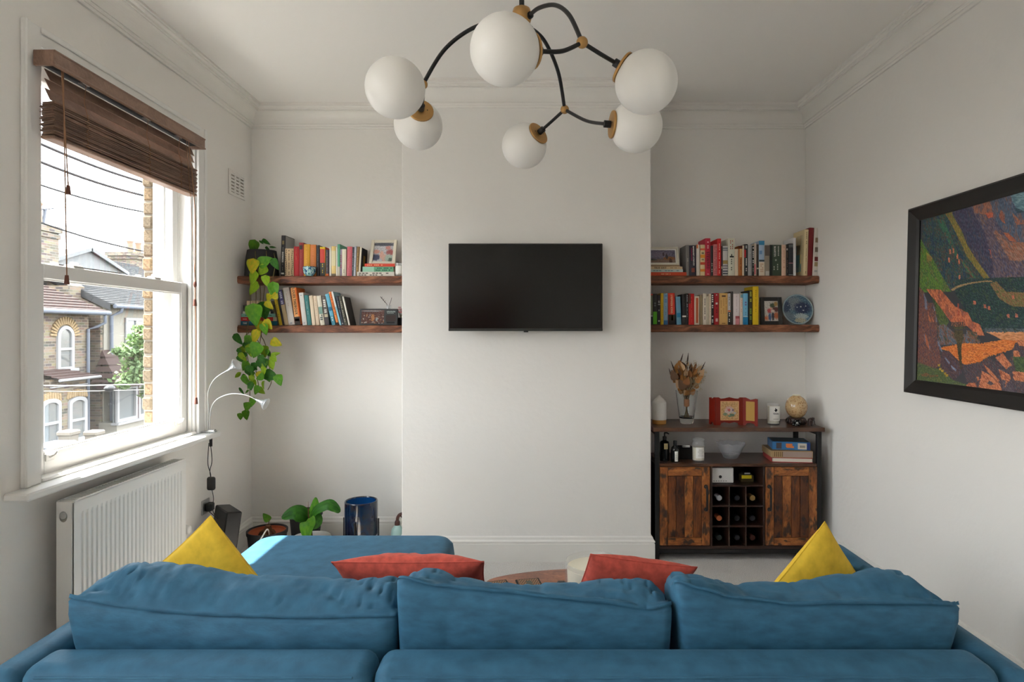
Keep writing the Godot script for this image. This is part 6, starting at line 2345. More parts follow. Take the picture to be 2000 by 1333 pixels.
func banana_leaf(t: Node3D, spine: Array, half: float, up: Vector3, m: Material) -> void:
	var pts := curve(spine, 5)
	var rows := []
	var n := pts.size() - 1
	for k in n + 1:
		var v := float(k) / n
		var y: Vector3 = (pts[mini(k + 1, n)] - pts[maxi(k - 1, 0)]).normalized()
		var z := (up - y * up.dot(y)).normalized()
		var x := y.cross(z)
		var w := half * pow(maxf(sin(PI * pow(v, 0.8) * 0.97 + 0.03), 0.0), 0.7)
		var row := []
		for j in 7:
			var u := j / 3.0 - 1.0
			row.append(pts[k] + x * u * w - z * (0.22 * absf(u) * w) + z * 0.0025 * sin(j * 2.0 + k * 0.7) + z * (0.002 if j == 3 else 0.0))
		rows.append(row)
	var s := Shape.new()
	s.grid(rows, false, false, up)
	wpart("leaf", s, m, t)


func side_materials() -> void:
	leaf_materials()
	mk("vent_shade", rgb(168, 162, 150), 0.9)
	mk("bezel_grey", rgb(44, 44, 42), 0.45)
	mk("frame_black", rgb(30, 29, 28), 0.42)
	mk("acrylic", Color(0.8, 0.83, 0.85), 0.05, {"alpha": 0.14})
	mk("bottle_glass", rgb(14, 20, 16), 0.12)
	mk("terracotta_soil", rgb(158, 76, 44), 0.95)
	mk("dry_brown", rgb(112, 78, 52), 0.9)
	mk("aqua_plastic", rgb(170, 204, 200), 0.35)
	mk("spray_head", rgb(72, 36, 30), 0.4)
	var glaze := noise_tex(91, 0.012, [rgb(12, 16, 30), rgb(18, 26, 52), rgb(16, 44, 76), rgb(50, 46, 50), rgb(20, 26, 56)], 256)
	mk("blue_glaze", Color.WHITE, 0.12, {"tex": glaze, "tri": Vector3(3, 2, 3), "coat": 0.6})
	mk("blue_inside", rgb(20, 74, 134), 0.15)
	mk("rustic_upright_2", rgb(196, 184, 174), 0.5, {"tex": M.rustic_upright.albedo_texture, "tri": Vector3(1.7, 0.7, 1.7)})
	mk("rustic_upright_3", rgb(146, 132, 124), 0.5, {"tex": M.rustic_upright.albedo_texture, "tri": Vector3(2.4, 1.1, 2.4)})
	M.rustic_upright_2.uv1_offset = Vector3(0.37, 0.21, 0.6)
	M.rustic_upright_3.uv1_offset = Vector3(0.71, 0.55, 0.1)


# ---------------------------------------------------------------- books
var ink_of := {}


func ink(c: Color, rough := 0.7) -> Material:
	var key := c.to_html() + str(rough)
	if not ink_of.has(key):
		ink_of[key] = mk("tone_" + key, c, rough)
	return ink_of[key]


# flat lettering that fits a box w by h, centred at the origin of xf
func lettering(called: String, what: String, m: Material, parent: Node3D, xf: Transform3D, w: float, h: float, face_name := "Droid Sans") -> void:
	var f := SystemFont.new()
	f.font_names = PackedStringArray([face_name])
	f.font_weight = 700
	var t := TextMesh.new()
	t.font = f
	t.text = what
	t.font_size = 32
	t.pixel_size = 0.01
	t.depth = 0.02
	t.curve_step = 3.0
	var bb := t.get_aabb()
	var k := minf(w / maxf(bb.size.x, 0.001), h / maxf(bb.size.y, 0.001))
	var o := MeshInstance3D.new()
	o.name = called
	o.mesh = t
	o.material_override = m
	parent.add_child(o, true)
	var mid := bb.get_center()
	o.transform = xf * Transform3D(Basis().scaled(Vector3(k, k, 0.02)), Vector3(-mid.x * k, -mid.y * k, 0))


func book_shape(w: float, h: float, dep: float, hard: bool) -> Array:
	# spine towards +z, standing on y = 0, left bottom corner of the spine at the origin
	var s := Shape.new()
	var c := 0.0022 if hard else 0.001
	var bow := minf(0.003, w * 0.12)
	# boards
	s.box(Vector3(c / 2, h / 2, -dep / 2), Vector3(c, h, dep - 0.002), 0.0004)
	s.box(Vector3(w - c / 2, h / 2, -dep / 2), Vector3(c, h, dep - 0.002), 0.0004)
	# bowed spine
	var rows := []
	for y in [0.0, h]:
		var row := []
		for k in 6:
			var u := k / 5.0
			row.append(Vector3(lerpf(0.0, w, u), y, -0.001 + bow * (1.0 - pow(2 * u - 1, 2))))
		rows.append(row)
	s.grid(rows, false, false, Vector3.BACK)
	s.face([Vector3(0, h, -0.001), Vector3(w, h, -0.001), Vector3(w, h, -0.004), Vector3(0, h, -0.004)], Vector3.UP)
	var p := Shape.new()
	var ins := 0.003 if hard else 0.0004
	p.box(Vector3(w / 2, h / 2, -dep / 2 + ins / 2), Vector3(w - 2 * c, h - 2 * ins, dep - 0.006 - ins))
	return [s, p, bow]


func book(x: float, y: float, d: float, w: float, h: float, lean: float, col: Color, label: String, group: String, o := {}) -> Node3D:
	var dep: float = o.get("dep", clampf(h * 0.66, 0.11, 0.16))
	dep = minf(dep, 3.99 - d)
	var hard: bool = o.get("hard", h > 0.21)
	var t := thing("book", label, "book", V(x, y, d), group)
	t.rotation.z = lean
	if lean < 0.0:
		t.position.x += w * (1.0 - cos(lean))
		t.position.y += w * sin(-lean)
	var q := book_shape(w, h, dep, hard)
	part("cover", q[0], ink(col, o.get("rough", 0.55)), t)
	part("pages", q[1], M.paper, t)
	var z: float = q[2] + 0.0002
	for b in o.get("b", []):
		var s := Shape.new()
		s.box(Vector3(w * (b[3] + b[4]) / 2 if b.size() > 3 else w / 2, h * (b[0] + b[1]) / 2, z - 0.0016), Vector3(w * (b[4] - b[3]) if b.size() > 3 else w * 0.97, h * (b[1] - b[0]), 0.0042), 0.0003)
		part("spine_panel", s, ink(b[2]), t)
	var zz := z + 0.0007
	if o.has("t"):
		for e in o.t:
			# [words, colour, from, to (share of height), share of thickness, sideways place]
			var hh: float = h * (e[3] - e[2])
			var xf := Transform3D(Basis(Vector3.BACK, -PI / 2), Vector3(w * (e[5] if e.size() > 5 else 0.5), h * (e[2] + e[3]) / 2, zz))
			lettering("title", e[0], ink(e[1]), t, xf, hh, w * e[4], e[6] if e.size() > 6 else "Droid Sans")
	if o.has("p"):
		# lines of print too small to read
		for e in o.p:
			var s := Shape.new()
			var lines: int = e[4] if e.size() > 4 else 1
			for k in lines:
				var hh: float = h * (e[2] - e[1])
				var n := maxi(2, int(hh / 0.011))
				for j in n:
					if (j * 7 + k * 3) % 5 == 4:
						continue
					s.box(Vector3(w * (0.5 + (k - (lines - 1) / 2.0) * 0.3), h * e[1] + hh * (j + 0.5) / n, zz - 0.0004), Vector3(w * e[3], hh / n * 0.62, 0.0008))
			part("print", s, ink(e[0]), t)
	return t


func row_of_books(rows: Array, y: float, base_py: float, d: float, group: String) -> void:
	for q in rows:
		var k := d / FOCAL
		var dd := d
		var o: Dictionary = q[6] if q.size() > 6 else {}
		dd = d + o.get("set", 0.0)
		k = dd / FOCAL
		var x0: float = (q[0] - 1029.0) * k
		var w: float = (q[1] - q[0]) * k - 0.0006
		var h: float = (base_py - q[2]) * k
		var lean: float = atan2(-q[3], base_py - q[2]) if absf(q[3]) > 0.01 else 0.0
		w *= cos(lean)
		h /= cos(lean)
		book(x0, y, dd, w, h, lean, q[4], q[5], group, o)


func stack_of_books(rows: Array, y: float, base_py: float, d: float, group: String) -> void:
	# lying flat, spine to the room: [x0, x1, top, bottom, colour, label, opts]
	for q in rows:
		var k := d / FOCAL
		var w: float = (q[1] - q[0]) * k
		var h: float = (q[3] - q[2]) * k - 0.0004
		var o: Dictionary = q[6] if q.size() > 6 else {}
		var t := thing("book", q[5], "book", V((q[0] - 1029.0) * k, y + (base_py - q[3]) * k, d), group)
		var s := Shape.new()
		var dep := 0.135
		var c := 0.0012
		s.box(Vector3(w / 2, c / 2, -dep / 2), Vector3(w, c, dep), 0.0003)
		s.box(Vector3(w / 2, h - c / 2, -dep / 2), Vector3(w, c, dep), 0.0003)
		s.box(Vector3(w / 2, h / 2, -0.001), Vector3(w, h, 0.002), 0.0006)
		part("cover", s, ink(q[4], 0.55), t)
		s = Shape.new()
		s.box(Vector3(w / 2, h / 2, -dep / 2), Vector3(w - 0.004, h - 2 * c, dep - 0.005))
		part("pages", s, M.paper, t)
		for b in o.get("b", []):
			s = Shape.new()
			s.box(Vector3(w * (b[0] + b[1]) / 2, h / 2, 0.0002), Vector3(w * (b[1] - b[0]), h * 0.98, 0.0008))
			part("spine_panel", s, ink(b[2]), t)
		for e in o.get("t", []):
			lettering("title", e[0], ink(e[1]), t, Transform3D(Basis(), Vector3(w * (e[2] + e[3]) / 2, h * 0.5, 0.0007)), w * (e[3] - e[2]), h * e[4])
		for e in o.get("p", []):
			s = Shape.new()
			var n := 9
			for j in n:
				if j % 4 == 3:
					continue
				s.box(Vector3(w * lerpf(e[1], e[2], (j + 0.5) / n), h * e[3], 0.0006), Vector3(w * (e[2] - e[1]) / n * 0.75, h * 0.22, 0.0006))
			part("print", s, ink(e[0]), t)


func build_books() -> void:
	var K := rgb(30, 29, 30)
	var W := rgb(226, 220, 208)
	var C := rgb(222, 204, 176)
	var gw := rgb(236, 232, 222)
	# upper left
	var g := "books on the upper left shelf"
	row_of_books([
		[548, 556, 459, 1.8, K, "tallest black book with white lettering beside the trailing plant", {"hard": true, "dep": 0.15, "t": [["GUINNESS", gw, 0.34, 0.6, 0.62]], "b": [[0.78, 0.87, rgb(120, 104, 66), 0.25, 0.75], [0.05, 0.09, gw, 0.15, 0.85]], "p": [[rgb(150, 146, 136), 0.62, 0.76, 0.12], [rgb(150, 146, 136), 0.14, 0.32, 0.08]]}],
		[556.5, 573.5, 484.5, 0.0, rgb(196, 170, 132), "cream book with a dark leaf pattern along its spine", {"p": [[rgb(70, 56, 44), 0.05, 0.95, 0.1, 1], [rgb(178, 122, 84), 0.25, 0.85, 0.06, 1]], "b": [[0.02, 0.98, rgb(206, 180, 142), 0.26, 0.72]]}],
		[574, 584, 480.4, 0.0, rgb(172, 18, 24), "plain bright red book beside the leaf-patterned one", {"p": [[rgb(196, 120, 60), 0.55, 0.95, 0.06]]}],
		[584.2, 593, 473, 0.0, rgb(150, 46, 44), "taller dull red book with a dark emblem near its top", {"hard": true, "b": [[0.8, 0.92, rgb(48, 44, 36), 0.15, 0.75]], "p": [[rgb(190, 120, 96), 0.1, 0.7, 0.05]]}],
		[593.4, 605.5, 476, 0.0, rgb(212, 152, 30), "golden yellow book behind the painted bowl", {"b": [[0.24, 0.32, rgb(110, 78, 36), 0.4, 0.6]], "p": [[rgb(232, 186, 80), 0.4, 0.9, 0.08]]}],
		[606, 617.4, 477, 0.0, rgb(204, 118, 54), "plain orange book to the right of golden yellow one", {"p": [[rgb(232, 170, 110), 0.2, 0.9, 0.06]]}],
		[618, 624.2, 478, 0.0, rgb(46, 45, 50), "slim charcoal book to the right of plain orange one", {"p": [[rgb(120, 118, 120), 0.3, 0.8, 0.1]]}],
		[625, 635.8, 481.5, 0.0, rgb(206, 66, 52), "red book with a dark grey lower half and yellow edge", {"b": [[0.0, 0.46, rgb(66, 66, 62)], [0.93, 1.0, rgb(226, 190, 40)], [0.0, 1.0, rgb(196, 160, 40), 0.92, 1.0]], "p": [[rgb(216, 190, 70), 0.1, 0.44, 0.16]]}],
		[636, 642.4, 487, 0.0, rgb(72, 64, 74), "short dark mauve book with an orange foot", {"b": [[0.0, 0.1, rgb(206, 104, 50)]], "p": [[rgb(150, 130, 110), 0.2, 0.9, 0.14]]}],
		[643.4, 646.8, 481.5, 0.0, W, "very thin white book left of the pale yellow one", {}],
		[647.4, 656, 480, 0.0, rgb(228, 200, 128), "pale yellow paperback with a faint grid", {"b": [[0.0, 0.09, rgb(128, 116, 96)], [0.35, 0.85, rgb(226, 214, 172)]]}],
		[656.2, 659, 481, 0.0, gw, "thin white book between pale yellow and green ones", {}],
		[659.2, 664.4, 476, 0.0, rgb(84, 158, 126), "tall sea green book with a pale foot", {"dep": 0.15, "b": [[0.0, 0.3, rgb(196, 190, 172)]]}],
		[664.8, 667.4, 486, 0.0, rgb(168, 150, 178), "thin mauve dotted book before the sea green cover", {"p": [[rgb(170, 50, 70), 0.3, 0.8, 0.5]]}],
		[667.8, 676, 485.6, 0.0, rgb(226, 218, 194), "short off-white paperback with tiny title near its foot", {"p": [[rgb(110, 104, 80), 0.12, 0.34, 0.12]]}],
		[677.2, 687, 480.8, 1.2, rgb(204, 96, 106), "dusty pink paperback on the upper left shelf", {"p": [[rgb(230, 160, 160), 0.1, 0.9, 0.05, 2]]}],
		[687, 690.6, 481.5, 1.6, rgb(64, 66, 74), "thin slate grey book right of the dusty pink one", {"p": [[rgb(130, 140, 140), 0.2, 0.8, 0.3]]}],
		[690.4, 694.4, 480, 2.0, rgb(196, 200, 210), "thin pale blue-grey book right of the slate grey one", {"p": [[rgb(120, 124, 140), 0.2, 0.8, 0.2]]}],
		[694.6, 700, 481, 2.6, rgb(134, 104, 62), "brown and gold book before the black-covered leaning one", {"p": [[rgb(190, 160, 90), 0.2, 0.8, 0.2]]}],
		[700, 703.4, 482, 3.2, rgb(226, 216, 194), "cream-spined book whose black cover faces the photo frame", {"dep": 0.14}]],
		1.698, 539.0, 3.835, g)
	var bc: Node3D = get_node(NodePath(numbered_last("book")))
	var s := Shape.new()
	s.box(Vector3(0.0118, 0.09, -0.068), Vector3(0.0012, 0.18, 0.13))
	part("front_cover", s, ink(K), bc)
	s = Shape.new()
	s.box(Vector3(0.0126, 0.1, -0.068), Vector3(0.0006, 0.07, 0.045))
	part("cover_picture", s, ink(rgb(160, 124, 40)), bc)
	# the first book of the row shows its pale back board, the second is strewn with dark leaves
	bc = get_node("book")
	s = Shape.new()
	s.box(Vector3(0.0256, 0.127, -0.076), Vector3(0.0008, 0.25, 0.144))
	part("back_board", s, ink(rgb(150, 152, 148)), bc)
	bc = get_node("book_001")
	s = Shape.new()
	for k in 26:
		var side := -1.0 if k % 2 else 1.0
		s.ball(Vector3(0.0265 + side * (0.0195 + 0.003 * sin(k * 2.7)), 0.008 + k * 0.0062, 0.0018), Vector3(0.0045, 0.0022, 0.0012), 7, 5, Basis(Vector3.BACK, k * 1.3))
	part("leaf_print", s, ink(rgb(66, 54, 42)), bc)
	stack_of_books([
		[697.5, 770.5, 530, 539, W, "white book at the bottom of the pile under the photo frame", {"p": [[rgb(96, 90, 80), 0.03, 0.85, 0.68], [rgb(96, 90, 80), 0.03, 0.7, 0.3]]}],
		[708, 768.5, 520, 530, rgb(108, 172, 132), "green book in the middle of the pile under the photo frame", {"b": [[0.0, 0.37, rgb(160, 206, 178)]], "p": [[rgb(46, 92, 80), 0.46, 0.95, 0.7], [rgb(46, 92, 80), 0.42, 0.9, 0.3]]}],
		[712, 771, 514, 520, rgb(214, 66, 44), "red book on top of the pile under the photo frame", {"p": [[rgb(240, 200, 150), 0.08, 0.6, 0.5]]}]],
		1.698, 539.0, 3.83, g)
	# lower left
	g = "books on the lower left shelf"
	stack_of_books([
		[470, 541.7, 626, 634.5, rgb(28, 108, 140), "teal blue book at the bottom of the pile behind plant", {"t": [["THE", gw, 0.06, 0.17, 0.62]]}],
		[470.5, 540.5, 618.2, 626, rgb(196, 26, 30), "red book with beige end in pile behind the plant", {"b": [[0.9, 1.0, rgb(206, 184, 150)]], "p": [[rgb(240, 200, 180), 0.05, 0.4, 0.5]]}],
		[471, 538, 611.6, 618.2, rgb(132, 184, 168), "mint green book in the pile behind the trailing plant", {"p": [[rgb(70, 110, 100), 0.1, 0.9, 0.5]]}],
		[474, 534.5, 607, 611.6, rgb(220, 214, 202), "thin white book in the pile behind the trailing plant", {"b": [[0.9, 1.0, K]]}],
		[475, 532, 595, 607, rgb(36, 36, 34), "thick black book in the pile behind the trailing plant", {"p": [[rgb(170, 160, 140), 0.1, 0.4, 0.5]]}],
		[482, 529.5, 586, 595, rgb(216, 192, 158), "cream book on top of the pile behind trailing plant", {"b": [[0.0, 1.0, rgb(210, 186, 150)]], "p": [[rgb(140, 120, 96), 0.2, 0.8, 0.7]]}]],
		1.392, 634.5, 3.845, g)
	row_of_books([
		[545.6, 551.8, 584.7, -10.2, rgb(196, 166, 20), "slim leaning yellow book under the plant's yellow leaves", {"p": [[rgb(110, 84, 20), 0.3, 0.9, 0.16]]}],
		[551.8, 555.8, 566, -13.0, K, "tall thin black book leaning left beside yellow one", {}],
		[556, 563.8, 566, -12.8, rgb(190, 166, 126), "tan leaning book with a purple upper half", {"b": [[0.58, 1.0, rgb(84, 78, 124)]], "p": [[rgb(216, 214, 226), 0.6, 0.96, 0.5]]}],
		[564, 576, 561.6, -11.8, rgb(216, 208, 200), "thick pale grey leaning book left of the orange one", {"hard": true, "p": [[rgb(176, 120, 110), 0.5, 0.9, 0.05], [rgb(110, 130, 150), 0.03, 0.07, 0.3]]}],
		[577, 588, 561.5, -9.6, rgb(238, 118, 44), "orange leaning book with bold black lettering", {"hard": true, "dep": 0.15, "t": [["LOUIS THEROUX", rgb(34, 28, 26), 0.28, 0.98, 0.72]], "b": [[0.0, 0.22, rgb(58, 48, 42)], [0.1, 0.18, rgb(226, 206, 160), 0.1, 0.9], [0.22, 1.0, rgb(244, 176, 112), 0.06, 0.8]]}],
		[591, 599.8, 571, -7.6, rgb(214, 210, 204), "light grey leaning book with a small dot, right of orange", {"p": [[rgb(60, 60, 70), 0.9, 0.93, 0.25], [rgb(90, 110, 130), 0.05, 0.08, 0.25]]}],
		[601, 608.4, 576, -6.8, rgb(58, 124, 124), "teal leaning book on the lower left shelf", {"p": [[rgb(200, 216, 212), 0.35, 0.8, 0.1]]}],
		[609.6, 616.6, 576.5, -6.4, rgb(224, 206, 178), "cream leaning book just right of the teal one", {}],
		[617.6, 624.4, 577, -6.2, rgb(222, 200, 172), "thin beige leaning book, second right of the teal one", {"p": [[rgb(170, 150, 130), 0.3, 0.95, 0.08]]}],
		[626, 634.6, 577, -7.8, rgb(220, 212, 192), "off-white leaning book with teal plant picture", {"b": [[0.38, 0.62, rgb(126, 158, 144), 0.1, 0.95]], "p": [[rgb(70, 90, 90), 0.16, 0.36, 0.25, 2]]}],
		[635.4, 643.6, 578, -7.0, rgb(104, 98, 92), "grey leaning book with jagged white lettering", {"p": [[gw, 0.42, 0.96, 0.55]], "b": [[0.0, 0.28, rgb(76, 70, 72)], [0.28, 0.38, rgb(196, 182, 150), 0.15, 0.9]]}],
		[648.6, 656, 574, -13.6, rgb(104, 176, 202), "sky blue leaning book on the lower left shelf", {"b": [[0.0, 0.3, rgb(72, 138, 158)], [0.46, 0.58, rgb(40, 112, 150), 0.15, 0.9]], "p": [[gw, 0.12, 0.28, 0.2]]}],
		[657.4, 662.4, 569.5, -15.4, rgb(236, 136, 66), "slim orange leaning book between two blue ones", {"p": [[rgb(170, 70, 36), 0.3, 0.96, 0.35]], "b": [[0.0, 0.08, rgb(60, 40, 34)]]}],
		[663.4, 667, 569, -16.4, rgb(150, 200, 214), "thin pale blue leaning book right of the slim orange one", {"b": [[0.55, 1.0, rgb(226, 226, 222)]], "dep": 0.15}],
		[668, 672.4, 578, -12.4, rgb(44, 50, 62), "thin navy leaning book with a bright dot at its foot", {"p": [[gw, 0.04, 0.08, 0.5], [rgb(150, 160, 160), 0.4, 0.9, 0.2]]}],
		[673, 679, 578.5, -12.2, rgb(74, 72, 60), "dark olive leaning book with pale lettering", {"p": [[rgb(160, 156, 140), 0.1, 0.9, 0.3]]}],
		[680.6, 684, 578, -12.6, rgb(226, 220, 206), "white-spined leaning book, last before the smart display", {"dep": 0.14}]],
		1.392, 634.5, 3.835, g)
	bc = get_node(NodePath(numbered_last("book")))
	s = Shape.new()
	s.box(Vector3(0.0112, 0.09, -0.068), Vector3(0.0014, 0.184, 0.13))
	part("front_cover", s, ink(rgb(58, 54, 48)), bc)
	# upper right
	g = "books on the upper right shelf"
	stack_of_books([
		[1270, 1341, 529.8, 537.5, rgb(212, 74, 36), "orange-red book at the bottom of pile under the tree picture", {"p": [[rgb(240, 190, 140), 0.3, 0.56, 0.5]]}],
		[1270, 1334, 524.2, 529.8, rgb(188, 200, 196), "pale blue book in the pile under the tree picture", {"p": [[rgb(70, 110, 120), 0.08, 0.88, 0.5]]}],
		[1270, 1333, 518.8, 524.2, rgb(216, 190, 146), "cream book with western lettering in pile under tree picture", {"t": [["TRUE GRIT", rgb(74, 54, 38), 0.12, 0.5, 0.66]], "p": [[rgb(96, 74, 54), 0.62, 0.9, 0.5]]}],
		[1270, 1327.5, 515.6, 518.8, rgb(150, 124, 86), "thin brown book on top of pile under tree picture", {}]],
		1.7, 537.5, 3.83, g)
	row_of_books([
		[1340.4, 1346.6, 477.4, -0.8, rgb(126, 122, 118), "grey-spined book whose dark cover faces the tree picture", {"dep": 0.15, "p": [[rgb(220, 216, 206), 0.46, 0.64, 0.2]]}],
		[1346.8, 1360.2, 478, -1.2, rgb(36, 34, 48), "thick navy book with an author's name in white capitals", {"t": [["MARGARET ATWOOD", gw, 0.34, 0.97, 0.3, 0.64], ["BURNING QUESTIONS", rgb(196, 40, 90), 0.44, 0.97, 0.16, 0.34]], "b": [[0.12, 0.26, rgb(140, 70, 56), 0.3, 0.75]]}],
		[1360.6, 1366.8, 476.6, -0.4, rgb(222, 214, 200), "thin white book with an orange corner", {"b": [[0.88, 1.0, rgb(216, 122, 70), 0.02, 0.5]]}],
		[1367.8, 1377, 476.6, 0.0, rgb(230, 204, 154), "cream book banded with orange and red blocks", {"b": [[0.82, 0.88, rgb(216, 92, 56)], [0.58, 0.68, rgb(222, 142, 40)], [0.36, 0.44, rgb(208, 76, 44)], [0.14, 0.22, rgb(232, 140, 50)]], "p": [[rgb(70, 64, 50), 0.5, 0.54, 0.5], [rgb(70, 64, 50), 0.7, 0.76, 0.5]]}],
		[1377.5, 1387.6, 464, 0.0, rgb(196, 32, 60), "tall crimson book with dark capital letters", {"hard": true, "dep": 0.16, "t": [["STEWARD", rgb(74, 16, 30), 0.18, 0.64, 0.56]], "p": [[rgb(240, 190, 190), 0.72, 0.92, 0.28], [rgb(240, 190, 190), 0.04, 0.06, 0.4]]}],
		[1388, 1393, 479, 0.0, rgb(40, 36, 36), "slim black book between crimson and pink ones", {"p": [[rgb(190, 186, 176), 0.12, 0.44, 0.3]]}],
		[1393.2, 1401, 476, 0.0, rgb(206, 118, 118), "dusty rose book left of the tall bright red one", {"p": [[rgb(150, 66, 66), 0.06, 0.94, 0.14, 2]]}],
		[1401.2, 1408.6, 464.6, 0.0, rgb(206, 24, 26), "tall bright red book on the upper right shelf", {"hard": true, "dep": 0.16, "p": [[rgb(246, 190, 170), 0.06, 0.92, 0.22]]}],
		[1408.9, 1411.3, 479, 0.0, rgb(46, 38, 40), "very thin dark book right of the tall red one", {"b": [[0.24, 0.32, rgb(206, 196, 160)]]}],
		[1411.7, 1421.4, 479, 0.0, rgb(206, 204, 200), "white book striped with grey and ochre bands", {"b": [[0.9, 0.94, rgb(110, 120, 124)], [0.84, 0.87, rgb(110, 120, 124)], [0.4, 0.52, rgb(166, 140, 80)], [0.32, 0.35, rgb(96, 88, 96)], [0.24, 0.27, rgb(96, 88, 96)], [0.14, 0.18, rgb(70, 76, 90)], [0.06, 0.1, rgb(50, 54, 60)]]}],
		[1422, 1435, 464, 0.0, rgb(214, 212, 192), "tall pale green-white book with a black skyline mark", {"hard": true, "dep": 0.16, "b": [[0.49, 0.53, rgb(40, 40, 36), 0.25, 0.85], [0.53, 0.58, rgb(40, 40, 36), 0.46, 0.6]], "p": [[rgb(176, 70, 56), 0.7, 0.95, 0.12, 2], [rgb(90, 90, 76), 0.14, 0.46, 0.16]]}],
		[1435.3, 1442, 485, 0.0, rgb(220, 202, 176), "shorter beige paperback right of the green-white one", {}],
		[1442.3, 1450, 479, 0.0, rgb(182, 106, 44), "burnt orange book with a pale name panel", {"b": [[0.62, 0.96, rgb(214, 176, 116), 0.3, 0.9], [0.9, 1.0, rgb(110, 50, 36)]], "p": [[rgb(110, 56, 22), 0.2, 0.56, 0.2]]}],
		[1450.2, 1453.6, 478, 0.0, rgb(222, 206, 180), "very thin cream book left of the black and red one", {}],
		[1453.8, 1461, 475.5, 0.0, rgb(40, 44, 44), "black book with a red patch and white lettering", {"b": [[0.58, 0.82, rgb(190, 36, 36), 0.0, 0.4]], "p": [[gw, 0.14, 0.56, 0.28], [rgb(200, 206, 200), 0.86, 0.96, 0.4]]}],
		[1461.2, 1468.6, 477, 0.0, rgb(168, 166, 164), "plain mid grey paperback on the upper right shelf", {"p": [[rgb(120, 118, 118), 0.3, 0.95, 0.12]]}],
		[1469, 1473, 479, 0.0, rgb(38, 38, 34), "slim black book with a column of white capitals", {"p": [[gw, 0.42, 0.96, 0.5], [rgb(150, 160, 140), 0.14, 0.4, 0.4]]}],
		[1473.4, 1477.6, 473.6, 0.0, rgb(206, 190, 170), "thin beige book with a pink lower edge", {"b": [[0.05, 0.36, rgb(206, 110, 116), 0.0, 0.6]]}],
		[1478, 1482, 476, 0.0, rgb(60, 46, 32), "slim dark brown book left of the tall blue-topped one", {"b": [[0.22, 0.26, rgb(216, 210, 180)]]}],
		[1482.3, 1493, 469, 0.0, rgb(166, 186, 208), "tall pale blue book with bright blue top and cream foot", {"hard": true, "dep": 0.15, "b": [[0.88, 1.0, rgb(62, 142, 186)], [0.0, 0.4, rgb(224, 208, 184)], [0.62, 0.72, rgb(110, 146, 190), 0.1, 0.55], [0.41, 0.46, rgb(66, 74, 76)]], "p": [[rgb(196, 150, 120), 0.1, 0.36, 0.2, 2]]}],
		[1493.2, 1503.4, 477.8, 0.0, rgb(156, 142, 124), "stone-coloured book with a smoky dark top", {"b": [[0.66, 1.0, rgb(96, 84, 76), 0.1, 1.0], [0.0, 0.16, rgb(196, 190, 180), 0.2, 0.9]]}],
		[1503.6, 1526.4, 477, 0.0, rgb(56, 72, 54), "thickest dark green fantasy novel with silver lettering", {"hard": true, "b": [[0.0, 1.0, rgb(26, 34, 28), 0.0, 0.2]], "t": [["MARTIN", gw, 0.62, 0.96, 0.24, 0.42, "Droid Serif"], ["GEORGE R R", gw, 0.64, 0.96, 0.16, 0.72, "Droid Serif"]], "p": [[rgb(196, 200, 184), 0.18, 0.4, 0.08, 2], [rgb(196, 200, 184), 0.48, 0.54, 0.14]]}],
		[1526.6, 1535.2, 476.8, 0.0, rgb(222, 186, 160), "peach-coloured book right of the thick green one", {"p": [[rgb(170, 110, 80), 0.4, 0.95, 0.1], [rgb(170, 90, 60), 0.26, 0.3, 0.24]]}],
		[1535.4, 1539.4, 476.5, 0.0, rgb(40, 34, 32), "thin black book with a pale dot near its top", {"b": [[0.82, 0.88, rgb(206, 200, 190), 0.2, 0.8]], "p": [[rgb(140, 120, 100), 0.1, 0.76, 0.2]]}],
		[1540, 1549.4, 474.4, 0.0, rgb(32, 34, 40), "black book crossed by one thin pink line", {"b": [[0.39, 0.405, rgb(206, 140, 150)], [0.03, 0.045, rgb(180, 190, 180)], [0.88, 0.97, rgb(96, 100, 100), 0.1, 0.9]]}],
		[1549.6, 1555, 463, 0.0, rgb(226, 224, 224), "tall thin white book left of the map-covered one", {"hard": true, "dep": 0.15}],
		[1569, 1577, 447, 2.6, rgb(226, 206, 160), "tall cream book whose pale map cover faces left", {"hard": true, "dep": 0.16, "p": [[rgb(96, 70, 40), 0.68, 0.95, 0.14], [rgb(150, 110, 70), 0.3, 0.64, 0.08], [rgb(96, 70, 40), 0.05, 0.1, 0.16]]}],
		[1577.2, 1586.6, 443.6, 3.6, rgb(124, 22, 26), "tall dark red hardback second from the right wall", {"hard": true, "dep": 0.165}],
		[1586.8, 1597.6, 444.6, 3.8, rgb(222, 214, 202), "tall white book with small square pictures by right wall", {"hard": true, "dep": 0.16, "b": [[0.7, 0.8, rgb(150, 128, 96), 0.25, 0.85], [0.5, 0.6, rgb(130, 116, 100), 0.25, 0.85], [0.31, 0.4, rgb(110, 40, 36), 0.25, 0.85], [0.2, 0.29, rgb(170, 150, 110), 0.25, 0.85], [0.08, 0.12, rgb(180, 178, 172), 0.3, 0.8]]}]],
		1.7, 537.8, 3.83, g)
	bc = get_node(NodePath("book_%03d" % (taken["book"] - 2)))
	for q in [[0.06, 0.2, 0.01, 0.1, rgb(120, 170, 176)], [0.14, 0.26, 0.05, 0.13, rgb(206, 190, 150)], [0.03, 0.08, 0.03, 0.12, rgb(150, 180, 170)], [0.02, 0.24, 0.098, 0.106, rgb(206, 186, 70)], [0.23, 0.26, 0.094, 0.11, rgb(190, 110, 30)]]:
		s = Shape.new()
		s.box(Vector3(-0.0003, (q[0] + q[1]) / 2, -0.155 + (q[2] + q[3]) / 2), Vector3(0.0008, q[1] - q[0], q[3] - q[2]))
		part("map_print", s, ink(q[4]), bc)
	# lower right
	g = "books on the lower right shelf"
